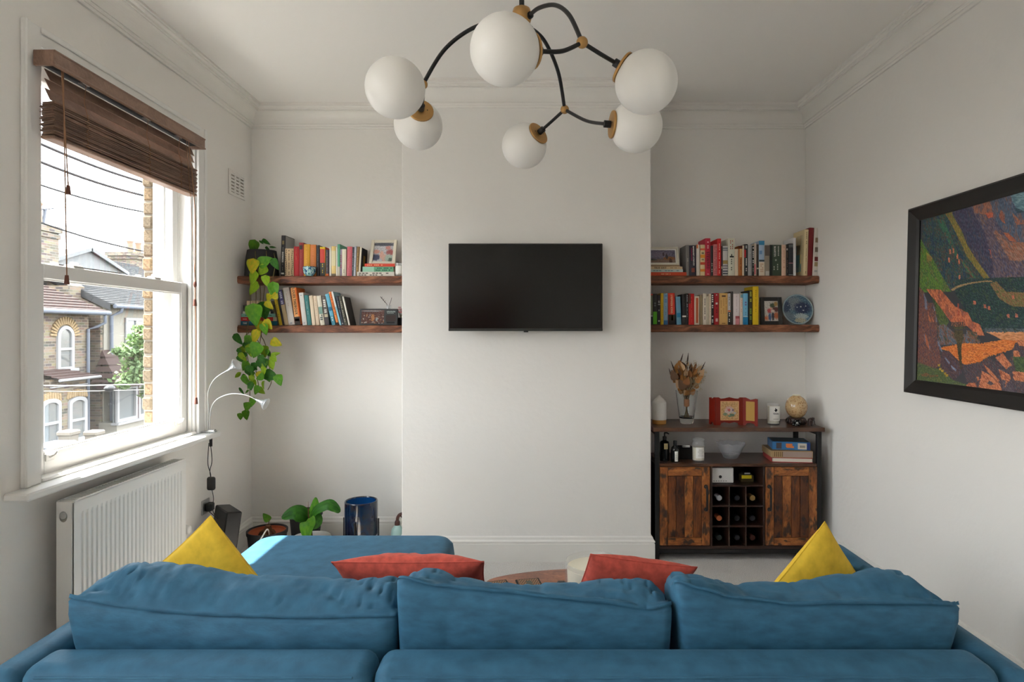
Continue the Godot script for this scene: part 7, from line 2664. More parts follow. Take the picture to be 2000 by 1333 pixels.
	row_of_books([
		[1270.6, 1275, 573.4, 0.0, rgb(120, 128, 96), "olive book touching the chimney breast on lower right shelf", {"b": [[0.0, 0.26, rgb(40, 38, 34)], [0.27, 0.3, rgb(216, 206, 200)], [0.95, 1.0, rgb(206, 80, 54)]]}],
		[1275.2, 1283.4, 573, 0.0, rgb(34, 36, 36), "black book with a bright green lower third", {"b": [[0.02, 0.42, rgb(98, 190, 44), 0.05, 0.98]], "p": [[rgb(130, 134, 134), 0.58, 0.8, 0.4]]}],
		[1283.8, 1290, 575, 0.0, rgb(40, 38, 42), "black book dotted with small white marks", {"b": [[0.1, 0.15, gw, 0.3, 0.75], [0.46, 0.5, gw, 0.4, 0.65], [0.72, 0.8, rgb(180, 180, 180), 0.3, 0.75], [0.66, 0.68, gw, 0.2, 0.95]]}],
		[1290.4, 1296, 572, 0.0, rgb(216, 178, 20), "slim bright yellow book left of pale blue one", {"p": [[rgb(120, 90, 10), 0.08, 0.7, 0.1]]}],
		[1296.4, 1304.4, 572.6, 0.0, rgb(138, 170, 198), "pale blue book left of the red and black novel", {"b": [[0.0, 0.14, rgb(60, 110, 160)]], "p": [[rgb(90, 130, 190), 0.7, 0.95, 0.5, 1], [rgb(96, 130, 150), 0.3, 0.6, 0.12]]}],
		[1305.4, 1318.8, 572, -0.8, rgb(212, 52, 26), "thick red novel with a black foot and pale lettering", {"t": [["STEPHEN KING", rgb(240, 196, 156), 0.36, 0.95, 0.32]], "b": [[0.0, 0.32, rgb(48, 42, 34)], [0.13, 0.3, rgb(180, 160, 60), 0.45, 0.75]]}],
		[1322, 1330.8, 579, -2.0, rgb(110, 166, 192), "blue book tipped slightly left against the red novel", {"b": [[0.26, 0.42, rgb(40, 130, 170), 0.1, 0.9]], "p": [[rgb(150, 150, 130), 0.5, 0.94, 0.08]]}],
		[1332.4, 1340, 574, 0.0, rgb(28, 27, 26), "black book with one white label band", {"b": [[0.25, 0.3, rgb(226, 216, 210)]], "p": [[rgb(90, 86, 80), 0.6, 0.9, 0.1]]}],
		[1340.2, 1344.6, 572.6, 0.0, rgb(36, 34, 36), "slim black book with white upright lettering", {"p": [[rgb(190, 186, 190), 0.56, 0.96, 0.4], [rgb(180, 180, 160), 0.24, 0.5, 0.14]]}],
		[1345.2, 1356, 573, 0.0, rgb(200, 20, 24), "glossy red book with a dark upper left corner", {"rough": 0.3, "b": [[0.68, 0.98, rgb(84, 56, 44), 0.0, 0.34]], "p": [[rgb(240, 120, 100), 0.06, 0.9, 0.06]]}],
		[1356.5, 1366, 578, 0.0, rgb(226, 214, 190), "cream book with a terracotta panel down its spine", {"b": [[0.06, 0.94, rgb(190, 92, 50), 0.28, 0.76]]}],
		[1367, 1372.6, 575.6, 0.0, rgb(146, 128, 92), "slim khaki book right of terracotta-panelled one", {}],
		[1373, 1380, 572.6, 0.0, rgb(228, 216, 196), "cream book with heavy black title down the spine", {"p": [[rgb(40, 36, 32), 0.16, 0.9, 0.22]]}],
		[1380.2, 1384.2, 578, 0.0, rgb(206, 194, 166), "short thin buff book between two cream ones", {}],
		[1384.6, 1389.4, 573, 0.0, rgb(226, 206, 180), "thin cream book left of the black chevron one", {"p": [[rgb(150, 120, 90), 0.4, 0.95, 0.12]]}],
		[1389.6, 1393.8, 573, 0.0, rgb(50, 38, 36), "slim black book with white chevrons", {"p": [[gw, 0.06, 0.3, 0.6], [gw, 0.52, 0.97, 0.6]]}],
		[1394.8, 1404.2, 571.8, 0.0, rgb(176, 18, 28), "deep red book with white symbols", {"b": [[0.64, 0.7, gw, 0.3, 0.7], [0.1, 0.2, rgb(226, 180, 176), 0.3, 0.75], [0.92, 0.96, gw, 0.4, 0.6]], "p": [[rgb(80, 10, 16), 0.36, 0.62, 0.2]]}],
		[1404.8, 1421.4, 572, 0.0, rgb(216, 172, 100), "thick tan book with dark figures at its top", {"b": [[0.88, 0.93, rgb(80, 50, 26), 0.3, 0.75]], "p": [[rgb(160, 110, 50), 0.34, 0.84, 0.06, 3], [rgb(110, 74, 34), 0.03, 0.06, 0.4]]}],
		[1421.8, 1427, 572.5, 0.0, rgb(206, 202, 200), "slim book, white above and black below", {"b": [[0.0, 0.4, rgb(34, 34, 32)], [0.41, 0.46, rgb(206, 110, 60)]], "p": [[gw, 0.08, 0.38, 0.4], [rgb(60, 60, 60), 0.6, 0.9, 0.2]]}],
		[1427.2, 1432, 568.8, 0.0, rgb(52, 44, 38), "plain dark brown book slightly taller than its neighbours", {}],
		[1432.4, 1444.6, 573, 0.0, rgb(226, 214, 212), "white book with a pink house on its foot", {"b": [[0.0, 0.2, rgb(206, 132, 134), 0.32, 0.96], [0.2, 0.28, rgb(150, 66, 70), 0.32, 0.96]], "p": [[rgb(180, 160, 160), 0.4, 0.94, 0.06]]}],
		[1445, 1451, 572.5, 0.0, rgb(228, 208, 190), "thin pale peach book left of the sky blue one", {"p": [[rgb(200, 120, 90), 0.4, 0.8, 0.12]], "b": [[0.86, 0.97, rgb(120, 160, 170), 0.2, 0.95]]}],
		[1451.4, 1461, 572.5, 0.0, rgb(116, 182, 214), "sky blue book with a deeper blue foot", {"b": [[0.0, 0.25, rgb(20, 124, 176)], [0.25, 0.26, gw]], "p": [[rgb(110, 90, 140), 0.6, 0.82, 0.34], [rgb(80, 110, 130), 0.3, 0.54, 0.1]]}],
		[1463, 1469.2, 566.5, 0.0, rgb(44, 44, 30), "dark book with lime yellow lettering", {"p": [[rgb(196, 200, 70), 0.66, 0.97, 0.5], [rgb(140, 176, 60), 0.14, 0.48, 0.5]], "dep": 0.15}],
		[1470.4, 1481.8, 558.6, 0.0, rgb(226, 188, 14), "tallest yellow book beside the black photo frame", {"hard": true, "p": [[rgb(120, 96, 10), 0.32, 0.96, 0.08]]}]],
		1.396, 633.8, 3.835, g)


func numbered_last(called: String) -> String:
	var k: int = taken[called]
	return called if k == 0 else "%s_%03d" % [called, k]


# ---------------------------------------------------------------- small things
func photo_tex(w: int, h: int, back: Color, marks: Array) -> ImageTexture:
	# flat print built from soft-edged patches: [x, y, rx, ry, colour] in shares of the picture
	var im := Image.create(w, h, false, Image.FORMAT_RGB8)
	var f := FastNoiseLite.new()
	f.seed = w * 31 + h
	f.frequency = 0.09
	for y in h:
		for x in w:
			var c := back.lerp(Color.BLACK if f.get_noise_2d(x, y) < 0 else Color.WHITE, absf(f.get_noise_2d(x, y)) * 0.35)
			for q in marks:
				var dx: float = (float(x) / w - q[0]) / q[2]
				var dy: float = (float(y) / h - q[1]) / q[3]
				dx += 0.45 * f.get_noise_2d(x * 1.6 + 300.0, y * 1.6)
				dy += 0.45 * f.get_noise_2d(x * 1.6, y * 1.6 + 300.0)
				var r := dx * dx + dy * dy + 0.9 * f.get_noise_2d(x * 3.5, y * 3.5 + 90.0)
				if r < 1.0:
					c = q[4].lerp(Color.WHITE if f.get_noise_2d(x * 3.0, y * 3.0) > 0 else Color.BLACK, absf(f.get_noise_2d(x * 3.0, y * 3.0)) * 0.5)
			im.set_pixel(x, y, c)
	return ImageTexture.create_from_image(im)


func picture_frame(label: String, at: Vector3, w: float, h: float, border: float, lean: float, fm: Material, tex: Texture2D, mount := 0.0, yaw := 0.0) -> Node3D:
	var t := thing("photo_frame", label, "photo frame", at, "framed pictures on the shelves")
	t.basis = Basis(Vector3.UP, yaw) * Basis(Vector3.RIGHT, -lean)
	for q in 4:
		var s := Shape.new()
		if q < 2:
			s.box(Vector3((-1 if q == 0 else 1) * (w / 2 - border / 2), h / 2, -0.008), Vector3(border, h, 0.016), 0.0015)
		else:
			s.box(Vector3(0, border / 2 if q == 2 else h - border / 2, -0.008), Vector3(w - 2 * border, border, 0.016), 0.0015)
		part("frame_side", s, fm, t)
	if mount > 0.0:
		var s2 := Shape.new()
		s2.box(Vector3(0, h / 2, -0.01), Vector3(w - 2 * border, h - 2 * border, 0.002))
		part("mount", s2, M.ink_white, t)
	var s3 := Shape.new()
	var hw := w / 2 - border - mount
	var lo := border + mount
	s3.face([Vector3(-hw, lo, -0.0085), Vector3(hw, lo, -0.0085), Vector3(hw, h - lo, -0.0085), Vector3(-hw, h - lo, -0.0085)], Vector3.BACK, [Vector2(0, 1), Vector2(1, 1), Vector2(1, 0), Vector2(0, 0)])
	part("print", s3, mk("print_" + str(taken.get("photo_frame", 0)), Color.WHITE, 0.4, {"tex": tex}), t)
	s3 = Shape.new()
	s3.box(Vector3(0, h / 2, -0.014), Vector3(w - 0.004, h - 0.004, 0.003))
	part("backing", s3, M.black_matt, t)
	return t


func build_shelf_objects() -> void:
	var s := Shape.new()
	# photo on the pile, upper left
	var y := 1.698 + (539 - 514) * 3.83 / FOCAL
	var tex := photo_tex(96, 120, rgb(196, 196, 200), [[0.5, 0.08, 0.6, 0.09, rgb(96, 98, 110)], [0.72, 0.26, 0.13, 0.1, rgb(206, 140, 130)], [0.85, 0.5, 0.2, 0.16, rgb(170, 90, 90)], [0.14, 0.46, 0.16, 0.11, rgb(206, 146, 128)], [0.1, 0.75, 0.26, 0.16, rgb(60, 66, 96)], [0.42, 0.62, 0.1, 0.2, rgb(226, 176, 158)], [0.56, 0.8, 0.12, 0.2, rgb(222, 178, 160)], [0.8, 0.8, 0.2, 0.2, rgb(176, 196, 180)], [0.88, 0.88, 0.1, 0.1, rgb(90, 110, 96)]])
	var d := 3.85
	picture_frame("white-framed photo leaning back on a pile of books", V((745.5 - 1029) * d / FOCAL, y, d), 0.162, 0.178, 0.019, 0.42, M.frame_white, tex, 0.0)
	# painted bowl
	var t := thing("bowl", "small white bowl painted turquoise and blue before the books", "bowl", V((604.5 - 1029) * 3.82 / FOCAL, 1.698, 3.822))
	t.position.z = -3.829
	s = Shape.new()
	var r := 0.039
	s.lathe([Vector2(0, 0), Vector2(0.022, 0), Vector2(0.023, 0.003), Vector2(0.022, 0.006), Vector2(0.03, 0.01), Vector2(0.036, 0.022), Vector2(r, 0.04), Vector2(r + 0.0005, 0.056), Vector2(r - 0.001, 0.057), Vector2(r - 0.0025, 0.055), Vector2(r - 0.004, 0.04), Vector2(0.03, 0.018), Vector2(0, 0.012)], Vector3.ZERO, 32)
	s.shift(Vector3(0, 0, 0.0))
	part("body", s, M.painted_bowl, t)
	# move the books behind it are set back: the bowl stands at the front edge of the board
	t.position = V((604.5 - 1029) * 3.805 / FOCAL, 1.698, 3.805)
	# candle by the chimney breast
	t = thing("candle", "small white candle in a glass at the shelf's right end", "candle", V((780 - 1029) * 3.85 / FOCAL, 1.698, 3.85))
	s = Shape.new()
	s.lathe([Vector2(0, 0.012), Vector2(0.025, 0.012), Vector2(0.025, 0.062), Vector2(0.025, 0.062), Vector2(0, 0.063)], Vector3.ZERO, 24)
	part("wax", s, M.wax, t)
	s = Shape.new()
	s.lathe([Vector2(0, 0), Vector2(0.027, 0), Vector2(0.028, 0.003), Vector2(0.028, 0.084), Vector2(0.0265, 0.084), Vector2(0.0265, 0.012)], Vector3.ZERO, 24)
	part("glass", s, M.thin_glass, t)
	s = Shape.new()
	for k in 8:
		var a0 := -0.7 + k * 0.175
		s.face([Vector3(sin(a0) * 0.0284, 0.018, cos(a0) * 0.0284), Vector3(sin(a0 + 0.175) * 0.0284, 0.018, cos(a0 + 0.175) * 0.0284), Vector3(sin(a0 + 0.175) * 0.0284, 0.066, cos(a0 + 0.175) * 0.0284), Vector3(sin(a0) * 0.0284, 0.066, cos(a0) * 0.0284)], Vector3(sin(a0), 0, cos(a0)))
	part("label", s, M.ink_white, t)
	# smart display, lower left
	d = 3.84
	t = thing("smart_display", "dark grey smart display showing a crowd photo, lower left shelf", "smart display", V((738.5 - 1029) * d / FOCAL, 1.392, d))
	t.basis = Basis(Vector3.RIGHT, -0.2)
	var w := 0.238
	var h := 0.108
	s = Shape.new()
	soft_box(s, Vector3(0, h / 2, -0.012), Vector3(w, h, 0.024), 0.006, 4)
	part("case", s, M.display_grey, t)
	s = Shape.new()
	s.box(Vector3(0, 0.012, -0.045), Vector3(w * 0.8, 0.024, 0.06), 0.006)
	part("stand", s, M.display_grey, t)
	var crowd := []
	var q := RandomNumberGenerator.new()
	q.seed = 77
	for k in 60:
		crowd.append([q.randf(), 0.28 + q.randf() * 0.7, 0.02 + 0.02 * q.randf(), 0.03 + 0.03 * q.randf(), [rgb(206, 150, 110), rgb(196, 180, 170), rgb(96, 60, 52), rgb(150, 96, 80), rgb(226, 216, 206)][k % 5]])
	crowd.append([0.5, 0.55, 0.07, 0.26, rgb(222, 150, 96)])
	crowd.append([0.67, 0.68, 0.04, 0.14, rgb(190, 206, 206)])
	crowd.append([0.28, 0.1, 0.24, 0.035, rgb(110, 106, 110)])
	crowd.append([0.62, 0.1, 0.16, 0.03, rgb(120, 116, 120)])
	crowd.append([0.45, 0.05, 0.5, 0.03, rgb(206, 200, 200)])
	s = Shape.new()
	s.face([Vector3(-0.107, 0.012, 0.0004), Vector3(0.035, 0.012, 0.0004), Vector3(0.035, 0.098, 0.0004), Vector3(-0.107, 0.098, 0.0004)], Vector3.BACK, [Vector2(0, 1), Vector2(1, 1), Vector2(1, 0), Vector2(0, 0)])
	var sm := mk("display_picture", rgb(150, 146, 142), 0.2, {"tex": photo_tex(128, 80, rgb(120, 84, 76), crowd)})
	sm.emission_enabled = true
	sm.emission_texture = sm.albedo_texture
	sm.emission_operator = BaseMaterial3D.EMISSION_OP_MULTIPLY
	sm.emission = Color(1, 1, 1)
	sm.emission_energy_multiplier = 0.22
	part("screen", s, sm, t)
	s = Shape.new()
	s.box(Vector3(0.077, 0.018, 0.0004), Vector3(0.05, 0.009, 0.001))
	part("slot", s, M.ink_black, t)
	s = Shape.new()
	for k in 7:
		s.box(Vector3(0.054 + k * 0.0078, 0.088 + 0.001 * (k % 2), 0.0004), Vector3(0.0055, 0.0075, 0.0008))
	for k in 4:
		s.box(Vector3(0.058 + k * 0.0105, 0.079, 0.0004), Vector3(0.008, 0.0035, 0.0008))
	part("logo_print", s, M.logo_grey, t)
	s = Shape.new()
	s.box(Vector3(0.077, 0.046, 0.0002), Vector3(0.062, 0.04, 0.0008))
	part("speaker_cloth", s, M.speaker_brown, t)
	# bud vase and flower pot behind it
	t = thing("bud_vase", "little glass bud vase with two bare twigs behind smart display", "vase", V((759 - 1029) * 3.93 / FOCAL, 1.392, 3.93))
	s = Shape.new()
	s.lathe([Vector2(0, 0), Vector2(0.022, 0), Vector2(0.028, 0.02), Vector2(0.028, 0.07), Vector2(0.014, 0.1), Vector2(0.016, 0.13), Vector2(0.0145, 0.13), Vector2(0.0125, 0.1), Vector2(0.026, 0.07), Vector2(0.026, 0.01), Vector2(0, 0.008)], Vector3.ZERO, 20)
	part("glass", s, M.thin_glass, t)
	s = Shape.new()
	s.tube(curve([Vector3(0, 0.02, 0), Vector3(-0.006, 0.12, 0), Vector3(-0.026, 0.155, 0.005), Vector3(-0.05, 0.185, 0.01)], 5), 0.0016, 6)
	s.tube(curve([Vector3(0, 0.02, 0), Vector3(0.004, 0.12, 0), Vector3(0.014, 0.155, 0.0), Vector3(0.02, 0.178, 0.0)], 5), 0.0014, 6)
	for k in 6:
		var p := Vector3(-0.02 - k * 0.005, 0.145 + k * 0.006, 0.005)
		s.tube([p, p + Vector3(0.008 * (1 if k % 2 else -1), 0.009, 0)], 0.0008, 5)
	part("twigs", s, M.dark_stem, t)
	t = thing("flower_pot", "tiny dark pot of pink flowers by the chimney breast", "potted plant", V((783 - 1029) * 3.9 / FOCAL, 1.392, 3.9))
	part("pot", pot_shape(0.018, 0.026, 0.05, 0.008), M.charcoal_pot, t)
	for k in 14:
		s = Shape.new()
		var a := k * 2.4
		var p := Vector3(cos(a) * 0.008 * sqrt(k), 0.105 + 0.012 * sin(k * 1.7) - 0.004 * k * 0.5, sin(a) * 0.008 * sqrt(k))
		for j in 5:
			var b := Basis(Vector3.UP, j * TAU / 5 + k)
			s.ball(p + b * Vector3(0.005, 0, 0), Vector3(0.0055, 0.003, 0.004), 6, 4, b)
		part("flower", s, M.petal_pink, t)
	s = Shape.new()
	for k in 6:
		var a := k * 1.05
		s.tube([Vector3(0, 0.045, 0), Vector3(cos(a) * 0.016, 0.095, sin(a) * 0.016)], 0.0012, 5)
	part("stems", s, M.stem, t)
	# framed tree picture, upper right
	y = 1.7 + (537.5 - 515.6) * 3.83 / FOCAL
	tex = photo_tex(120, 80, rgb(108, 100, 124), [[0.2, 0.35, 0.2, 0.2, rgb(120, 130, 150)], [0.5, 0.35, 0.3, 0.25, rgb(130, 118, 140)], [0.5, 0.9, 0.8, 0.2, rgb(136, 108, 90)], [0.8, 0.65, 0.2, 0.14, rgb(150, 90, 44)], [0.84, 0.86, 0.05, 0.2, rgb(70, 40, 26)], [0.72, 0.5, 0.04, 0.2, rgb(56, 42, 46)], [0.62, 0.32, 0.03, 0.16, rgb(60, 48, 60)], [0.2, 0.76, 0.2, 0.06, rgb(60, 66, 50)]])
	picture_frame("small tree picture in a pale frame on a pile of books", V((1290 - 1029) * 3.85 / FOCAL, y, 3.85), 0.238, 0.125, 0.012, 0.28, M.frame_white, tex, 0.008)
	# black photo frame, lower right
	tex = photo_tex(90, 130, rgb(206, 200, 190), [[0.62, 0.22, 0.2, 0.12, rgb(40, 60, 30)], [0.86, 0.14, 0.14, 0.12, rgb(170, 130, 60)], [0.85, 0.42, 0.3, 0.12, rgb(74, 24, 20)], [0.16, 0.85, 0.2, 0.14, rgb(206, 150, 120)], [0.12, 0.85, 0.1, 0.06, rgb(220, 110, 60)], [0.86, 0.72, 0.22, 0.16, rgb(190, 96, 50)], [0.4, 0.48, 0.18, 0.12, rgb(190, 60, 60)], [0.62, 0.5, 0.14, 0.08, rgb(226, 206, 190)], [0.5, 0.36, 0.1, 0.06, rgb(226, 170, 140)], [0.4, 0.78, 0.1, 0.2, rgb(50, 80, 130)], [0.62, 0.76, 0.1, 0.2, rgb(30, 34, 50)]])
	d = 3.86
	picture_frame("black-framed photo of two people beside the blue plate", V((1508 - 1029) * d / FOCAL, 1.396, d), 0.135, 0.176, 0.024, 0.1, M.frame_black, tex, 0.0)
	# blue plate on its edge
	t = thing("plate", "round blue and white scenic plate standing on lower right shelf", "plate", V((1559 - 1029) * 3.87 / FOCAL, 1.397, 3.87))
	var pr := 0.0965
	var b2 := Basis(Vector3.RIGHT, PI / 2 - 0.16)
	t.basis = b2
	var cen := Vector3(0, 0.002, -pr)
	s = Shape.new()
	s.lathe([Vector2(0, -0.006), Vector2(pr * 0.55, -0.006), Vector2(pr * 0.6, -0.004), Vector2(pr, 0.008), Vector2(pr + 0.001, 0.0095), Vector2(pr, 0.011), Vector2(pr, 0.011), Vector2(pr * 0.93, 0.0092)], cen, 48)
	part("rim", s, M.plate_white, t)
	s = Shape.new()
	for k in 48:
		for ring in 3:
			var r0: float = [0.0, 0.55, 0.75][ring] * pr
			var r1: float = [0.55, 0.75, 0.93][ring] * pr
			var h0: float = [-0.001, -0.001, 0.003][ring]
			var h1: float = [-0.001, 0.003, 0.0092][ring]
			var pts := []
			var uvs := []
			for e in [[r0, k, h0], [r1, k, h1], [r1, k + 1, h1], [r0, k + 1, h0]]:
				var an: float = TAU * e[1] / 48
				var dd: Vector2 = Vector2(cos(an), sin(an)) * e[0]
				pts.append(cen + Vector3(dd.x, e[2], dd.y))
				uvs.append(Vector2(0.5, 0.5) + dd / pr * 0.5)
			s.face(pts, Vector3.UP, uvs)
	var ptex := photo_tex(128, 128, rgb(74, 108, 128), [[0.4, 0.3, 0.26, 0.24, rgb(110, 124, 132)], [0.14, 0.45, 0.14, 0.24, rgb(40, 58, 84)], [0.66, 0.45, 0.26, 0.2, rgb(32, 46, 80)], [0.2, 0.72, 0.2, 0.16, rgb(96, 116, 128)], [0.6, 0.72, 0.22, 0.1, rgb(170, 184, 184)], [0.56, 0.86, 0.2, 0.08, rgb(176, 174, 150)], [0.5, 0.42, 0.02, 0.02, rgb(206, 214, 216)], [0.62, 0.4, 0.02, 0.02, rgb(206, 214, 216)], [0.78, 0.38, 0.02, 0.02, rgb(206, 214, 216)], [0.7, 0.52, 0.025, 0.02, rgb(206, 214, 216)], [0.2, 0.36, 0.015, 0.015, rgb(206, 214, 216)], [0.26, 0.5, 0.015, 0.015, rgb(206, 214, 216)]])
	part("picture", s, mk("plate_picture", Color.WHITE, 0.15, {"tex": ptex}), t)


func cx(px: float) -> float:
	return 1255.0 + px / 3.0286


func cy(py: float) -> float:
	return 670.0 + py / 3.0286


func build_cabinet_objects() -> void:
	var T := CAB_T
	var s := Shape.new()
	# oil diffuser
	var t := thing("oil_diffuser", "white ceramic bottle-shaped diffuser on a wooden base", "diffuser", V((1287.5 - 1029) * 3.78 / FOCAL, T, 3.78))
	s.lathe([Vector2(0, 0), Vector2(0.041, 0), Vector2(0.0425, 0.003), Vector2(0.0425, 0.026), Vector2(0.0425, 0.026), Vector2(0, 0.026)], Vector3.ZERO, 32)
	part("base", s, M.pale_wood, t)
	s = Shape.new()
	s.lathe([Vector2(0.0435, 0.026), Vector2(0.0435, 0.126), Vector2(0.042, 0.134), Vector2(0.034, 0.146), Vector2(0.022, 0.157), Vector2(0.013, 0.164), Vector2(0.009, 0.172), Vector2(0.007, 0.174), Vector2(0.004, 0.17)], Vector3.ZERO, 32)
	part("body", s, M.white_clay, t)
	# vase of dried flowers
	var vd := 3.79
	t = thing("glass_vase", "clear flared glass vase with a heavy base on the sideboard", "vase", V((1341 - 1029) * vd / FOCAL, T, vd))
	s = Shape.new()
	s.lathe([Vector2(0, 0), Vector2(0.036, 0), Vector2(0.038, 0.003), Vector2(0.046, 0.04), Vector2(0.054, 0.1), Vector2(0.067, 0.2), Vector2(0.068, 0.202), Vector2(0.066, 0.202), Vector2(0.051, 0.1), Vector2(0.0425, 0.045), Vector2(0.038, 0.034), Vector2(0, 0.033)], Vector3.ZERO, 40)
	part("glass", s, M.clear, t)
	dried_flowers(V((1341 - 1029) * vd / FOCAL, T + 0.036, vd))
	# folding table screen
	t = thing("table_screen", "red lacquered folding table screen with a painted peony", "table screen", V((1425 - 1029) * 3.72 / FOCAL, T, 3.72))
	var lac: Material = M.red_lacquer
	var ph := 0.168
	var panels := [[-0.083, 0.0, 0.0, 0.163], [0.083, 0.0, -0.62, 0.085], [-0.086, 0.004, 1.25, 0.06]]
	var peony := photo_tex(80, 80, rgb(196, 152, 98), [[0.46, 0.42, 0.2, 0.16, rgb(206, 160, 150)], [0.36, 0.55, 0.16, 0.14, rgb(206, 176, 166)], [0.58, 0.5, 0.16, 0.14, rgb(190, 176, 170)], [0.46, 0.46, 0.08, 0.07, rgb(186, 84, 84)], [0.68, 0.46, 0.06, 0.06, rgb(120, 90, 110)], [0.26, 0.68, 0.12, 0.08, rgb(110, 130, 96)], [0.62, 0.72, 0.14, 0.07, rgb(76, 110, 86)], [0.78, 0.62, 0.07, 0.07, rgb(170, 170, 170)], [0.5, 0.78, 0.1, 0.05, rgb(96, 120, 90)]])
	for k in 3:
		var q: Array = panels[k]
		var w: float = q[3]
		var xf := Transform3D(Basis(Vector3.UP, q[2]), Vector3(q[0], 0, q[1]))
		if k == 2:
			xf = Transform3D(Basis(Vector3.UP, PI - 1.25), Vector3(q[0] - 0.0, 0, q[1]))
		var outline := []
		if k == 0:
			outline = [Vector2(0.0, 0), Vector2(0.026, 0), Vector2(0.03, 0.012), Vector2(0.05, 0.018), Vector2(0.08, 0.012), Vector2(w - 0.05, 0.018), Vector2(w - 0.03, 0.012), Vector2(w - 0.026, 0), Vector2(w, 0), Vector2(w, ph), Vector2(w - 0.018, ph), Vector2(w - 0.028, ph - 0.008), Vector2(w - 0.05, ph - 0.006), Vector2(w / 2, ph + 0.001), Vector2(0.05, ph - 0.006), Vector2(0.028, ph - 0.008), Vector2(0.018, ph), Vector2(0, ph)]
		else:
			outline = [Vector2(0, 0), Vector2(0.014, 0), Vector2(0.02, 0.012), Vector2(w / 2, 0.018), Vector2(w - 0.02, 0.012), Vector2(w - 0.014, 0), Vector2(w, 0), Vector2(w, ph - 0.006), Vector2(w - 0.012, ph - 0.004), Vector2(w / 2, ph - 0.012), Vector2(0.014, ph), Vector2(0, ph)]
		s = Shape.new()
		s.prism(outline, 0.009, xf, 0.0)
		part("panel", s, lac, t)
		s = Shape.new()
		var i0 := 0.026 if k == 0 else 0.017
		var lo := 0.03
		var hi := ph - 0.022
		s.face([xf * Vector3(i0, lo, 0.0052), xf * Vector3(w - i0, lo, 0.0052), xf * Vector3(w - i0, hi, 0.0052), xf * Vector3(i0, hi, 0.0052)], xf.basis.z, [Vector2(0, 1), Vector2(1, 1), Vector2(1, 0), Vector2(0, 0)])
		part("silk_picture", s, mk("peony_silk", Color.WHITE, 0.6, {"tex": peony}) if k == 0 else M.gold_silk, t)
		if k == 0:
			s = Shape.new()
			for e in [[i0, i0 + 0.004, lo, hi], [w - i0 - 0.004, w - i0, lo, hi], [i0, w - i0, hi - 0.004, hi], [i0, w - i0, lo, lo + 0.004]]:
				s.box(xf * Vector3((e[0] + e[1]) / 2, (e[2] + e[3]) / 2, 0.0058), Vector3(e[1] - e[0], e[3] - e[2], 0.002))
			part("gilt_edge", s, M.gilt, t)
	# candle with printed label
	t = thing("candle", "white glass candle with a black state map on its label", "candle", V((1510.5 - 1029) * 3.76 / FOCAL, T, 3.76))
	s = Shape.new()
	s.lathe([Vector2(0, 0.006), Vector2(0.034, 0.006), Vector2(0.0345, 0.108), Vector2(0.0345, 0.108), Vector2(0, 0.109)], Vector3.ZERO, 32)
	part("wax", s, M.wax, t)
	s = Shape.new()
	s.lathe([Vector2(0, 0), Vector2(0.036, 0), Vector2(0.038, 0.003), Vector2(0.038, 0.124), Vector2(0.0365, 0.1245), Vector2(0.0355, 0.122), Vector2(0.0355, 0.006)], Vector3.ZERO, 32)
	part("glass", s, M.thin_glass, t)
	s = Shape.new()
	for k in 10:
		var a0 := -1.0 + k * 0.2
		s.face([Vector3(sin(a0) * 0.0384, 0.024, cos(a0) * 0.0384), Vector3(sin(a0 + 0.2) * 0.0384, 0.024, cos(a0 + 0.2) * 0.0384), Vector3(sin(a0 + 0.2) * 0.0384, 0.112, cos(a0 + 0.2) * 0.0384), Vector3(sin(a0) * 0.0384, 0.112, cos(a0) * 0.0384)], Vector3(sin(a0), 0, cos(a0)))
	part("label", s, M.ink_white, t)
	lettering("label_text", "TEXAS", M.ink_black, t, Transform3D(Basis(), Vector3(0, 0.068, 0.0386)), 0.042, 0.009)
	s = Shape.new()
	s.prism([Vector2(-0.003, 0.012), Vector2(0.0015, 0.012), Vector2(0.0015, 0.007), Vector2(0.009, 0.005), Vector2(0.01, -0.002), Vector2(0.004, -0.006), Vector2(0.002, -0.012), Vector2(-0.002, -0.009), Vector2(-0.005, -0.004), Vector2(-0.01, 0.001), Vector2(-0.003, 0.002)], 0.0008, Transform3D(Basis(), Vector3(-0.001, 0.09, 0.0387)))
	part("map_print", s, M.ink_black, t)
	s = Shape.new()
	for k in 7:
		s.box(Vector3(-0.014 + k * 0.0047, 0.036, 0.0386), Vector3(0.0034, 0.002, 0.0006))
	part("small_print", s, M.ink_black, t)
	# painted ostrich-egg ball on a carved stand
	t = thing("egg_ornament", "large tan crackled egg ornament on a carved dark stand", "ornament", V((1555.5 - 1029) * 3.77 / FOCAL, T, 3.77))
	s = Shape.new()
	s.ball(Vector3(0, 0.105, 0), Vector3(0.064, 0.071, 0.064), 36, 24)
	part("egg", s, M.egg_shell, t)
	s = Shape.new()
	s.lathe([Vector2(0.022, 0.174), Vector2(0.024, 0.177), Vector2(0.02, 0.179), Vector2(0, 0.179)], Vector3.ZERO, 24)
	part("stopper", s, M.wax, t)
	s = Shape.new()
	s.lathe([Vector2(0, 0.0), Vector2(0.05, 0.0), Vector2(0.054, 0.012), Vector2(0.05, 0.026), Vector2(0.052, 0.036), Vector2(0.044, 0.042), Vector2(0.03, 0.036)], Vector3.ZERO, 28)
	part("stand", s, M.dark_carving, t)
	for k in 9:
		s = Shape.new()
		var a := k * TAU / 9
		s.ball(Vector3(cos(a) * 0.05, 0.018, sin(a) * 0.05), Vector3(0.012, 0.017, 0.012), 10, 8)
		part("carved_petal", s, M.dark_carving, t)
	t = thing("carved_flower", "small black carved flower lying before the egg stand", "ornament", V((1556 - 1029) * 3.685 / FOCAL, T, 3.685))
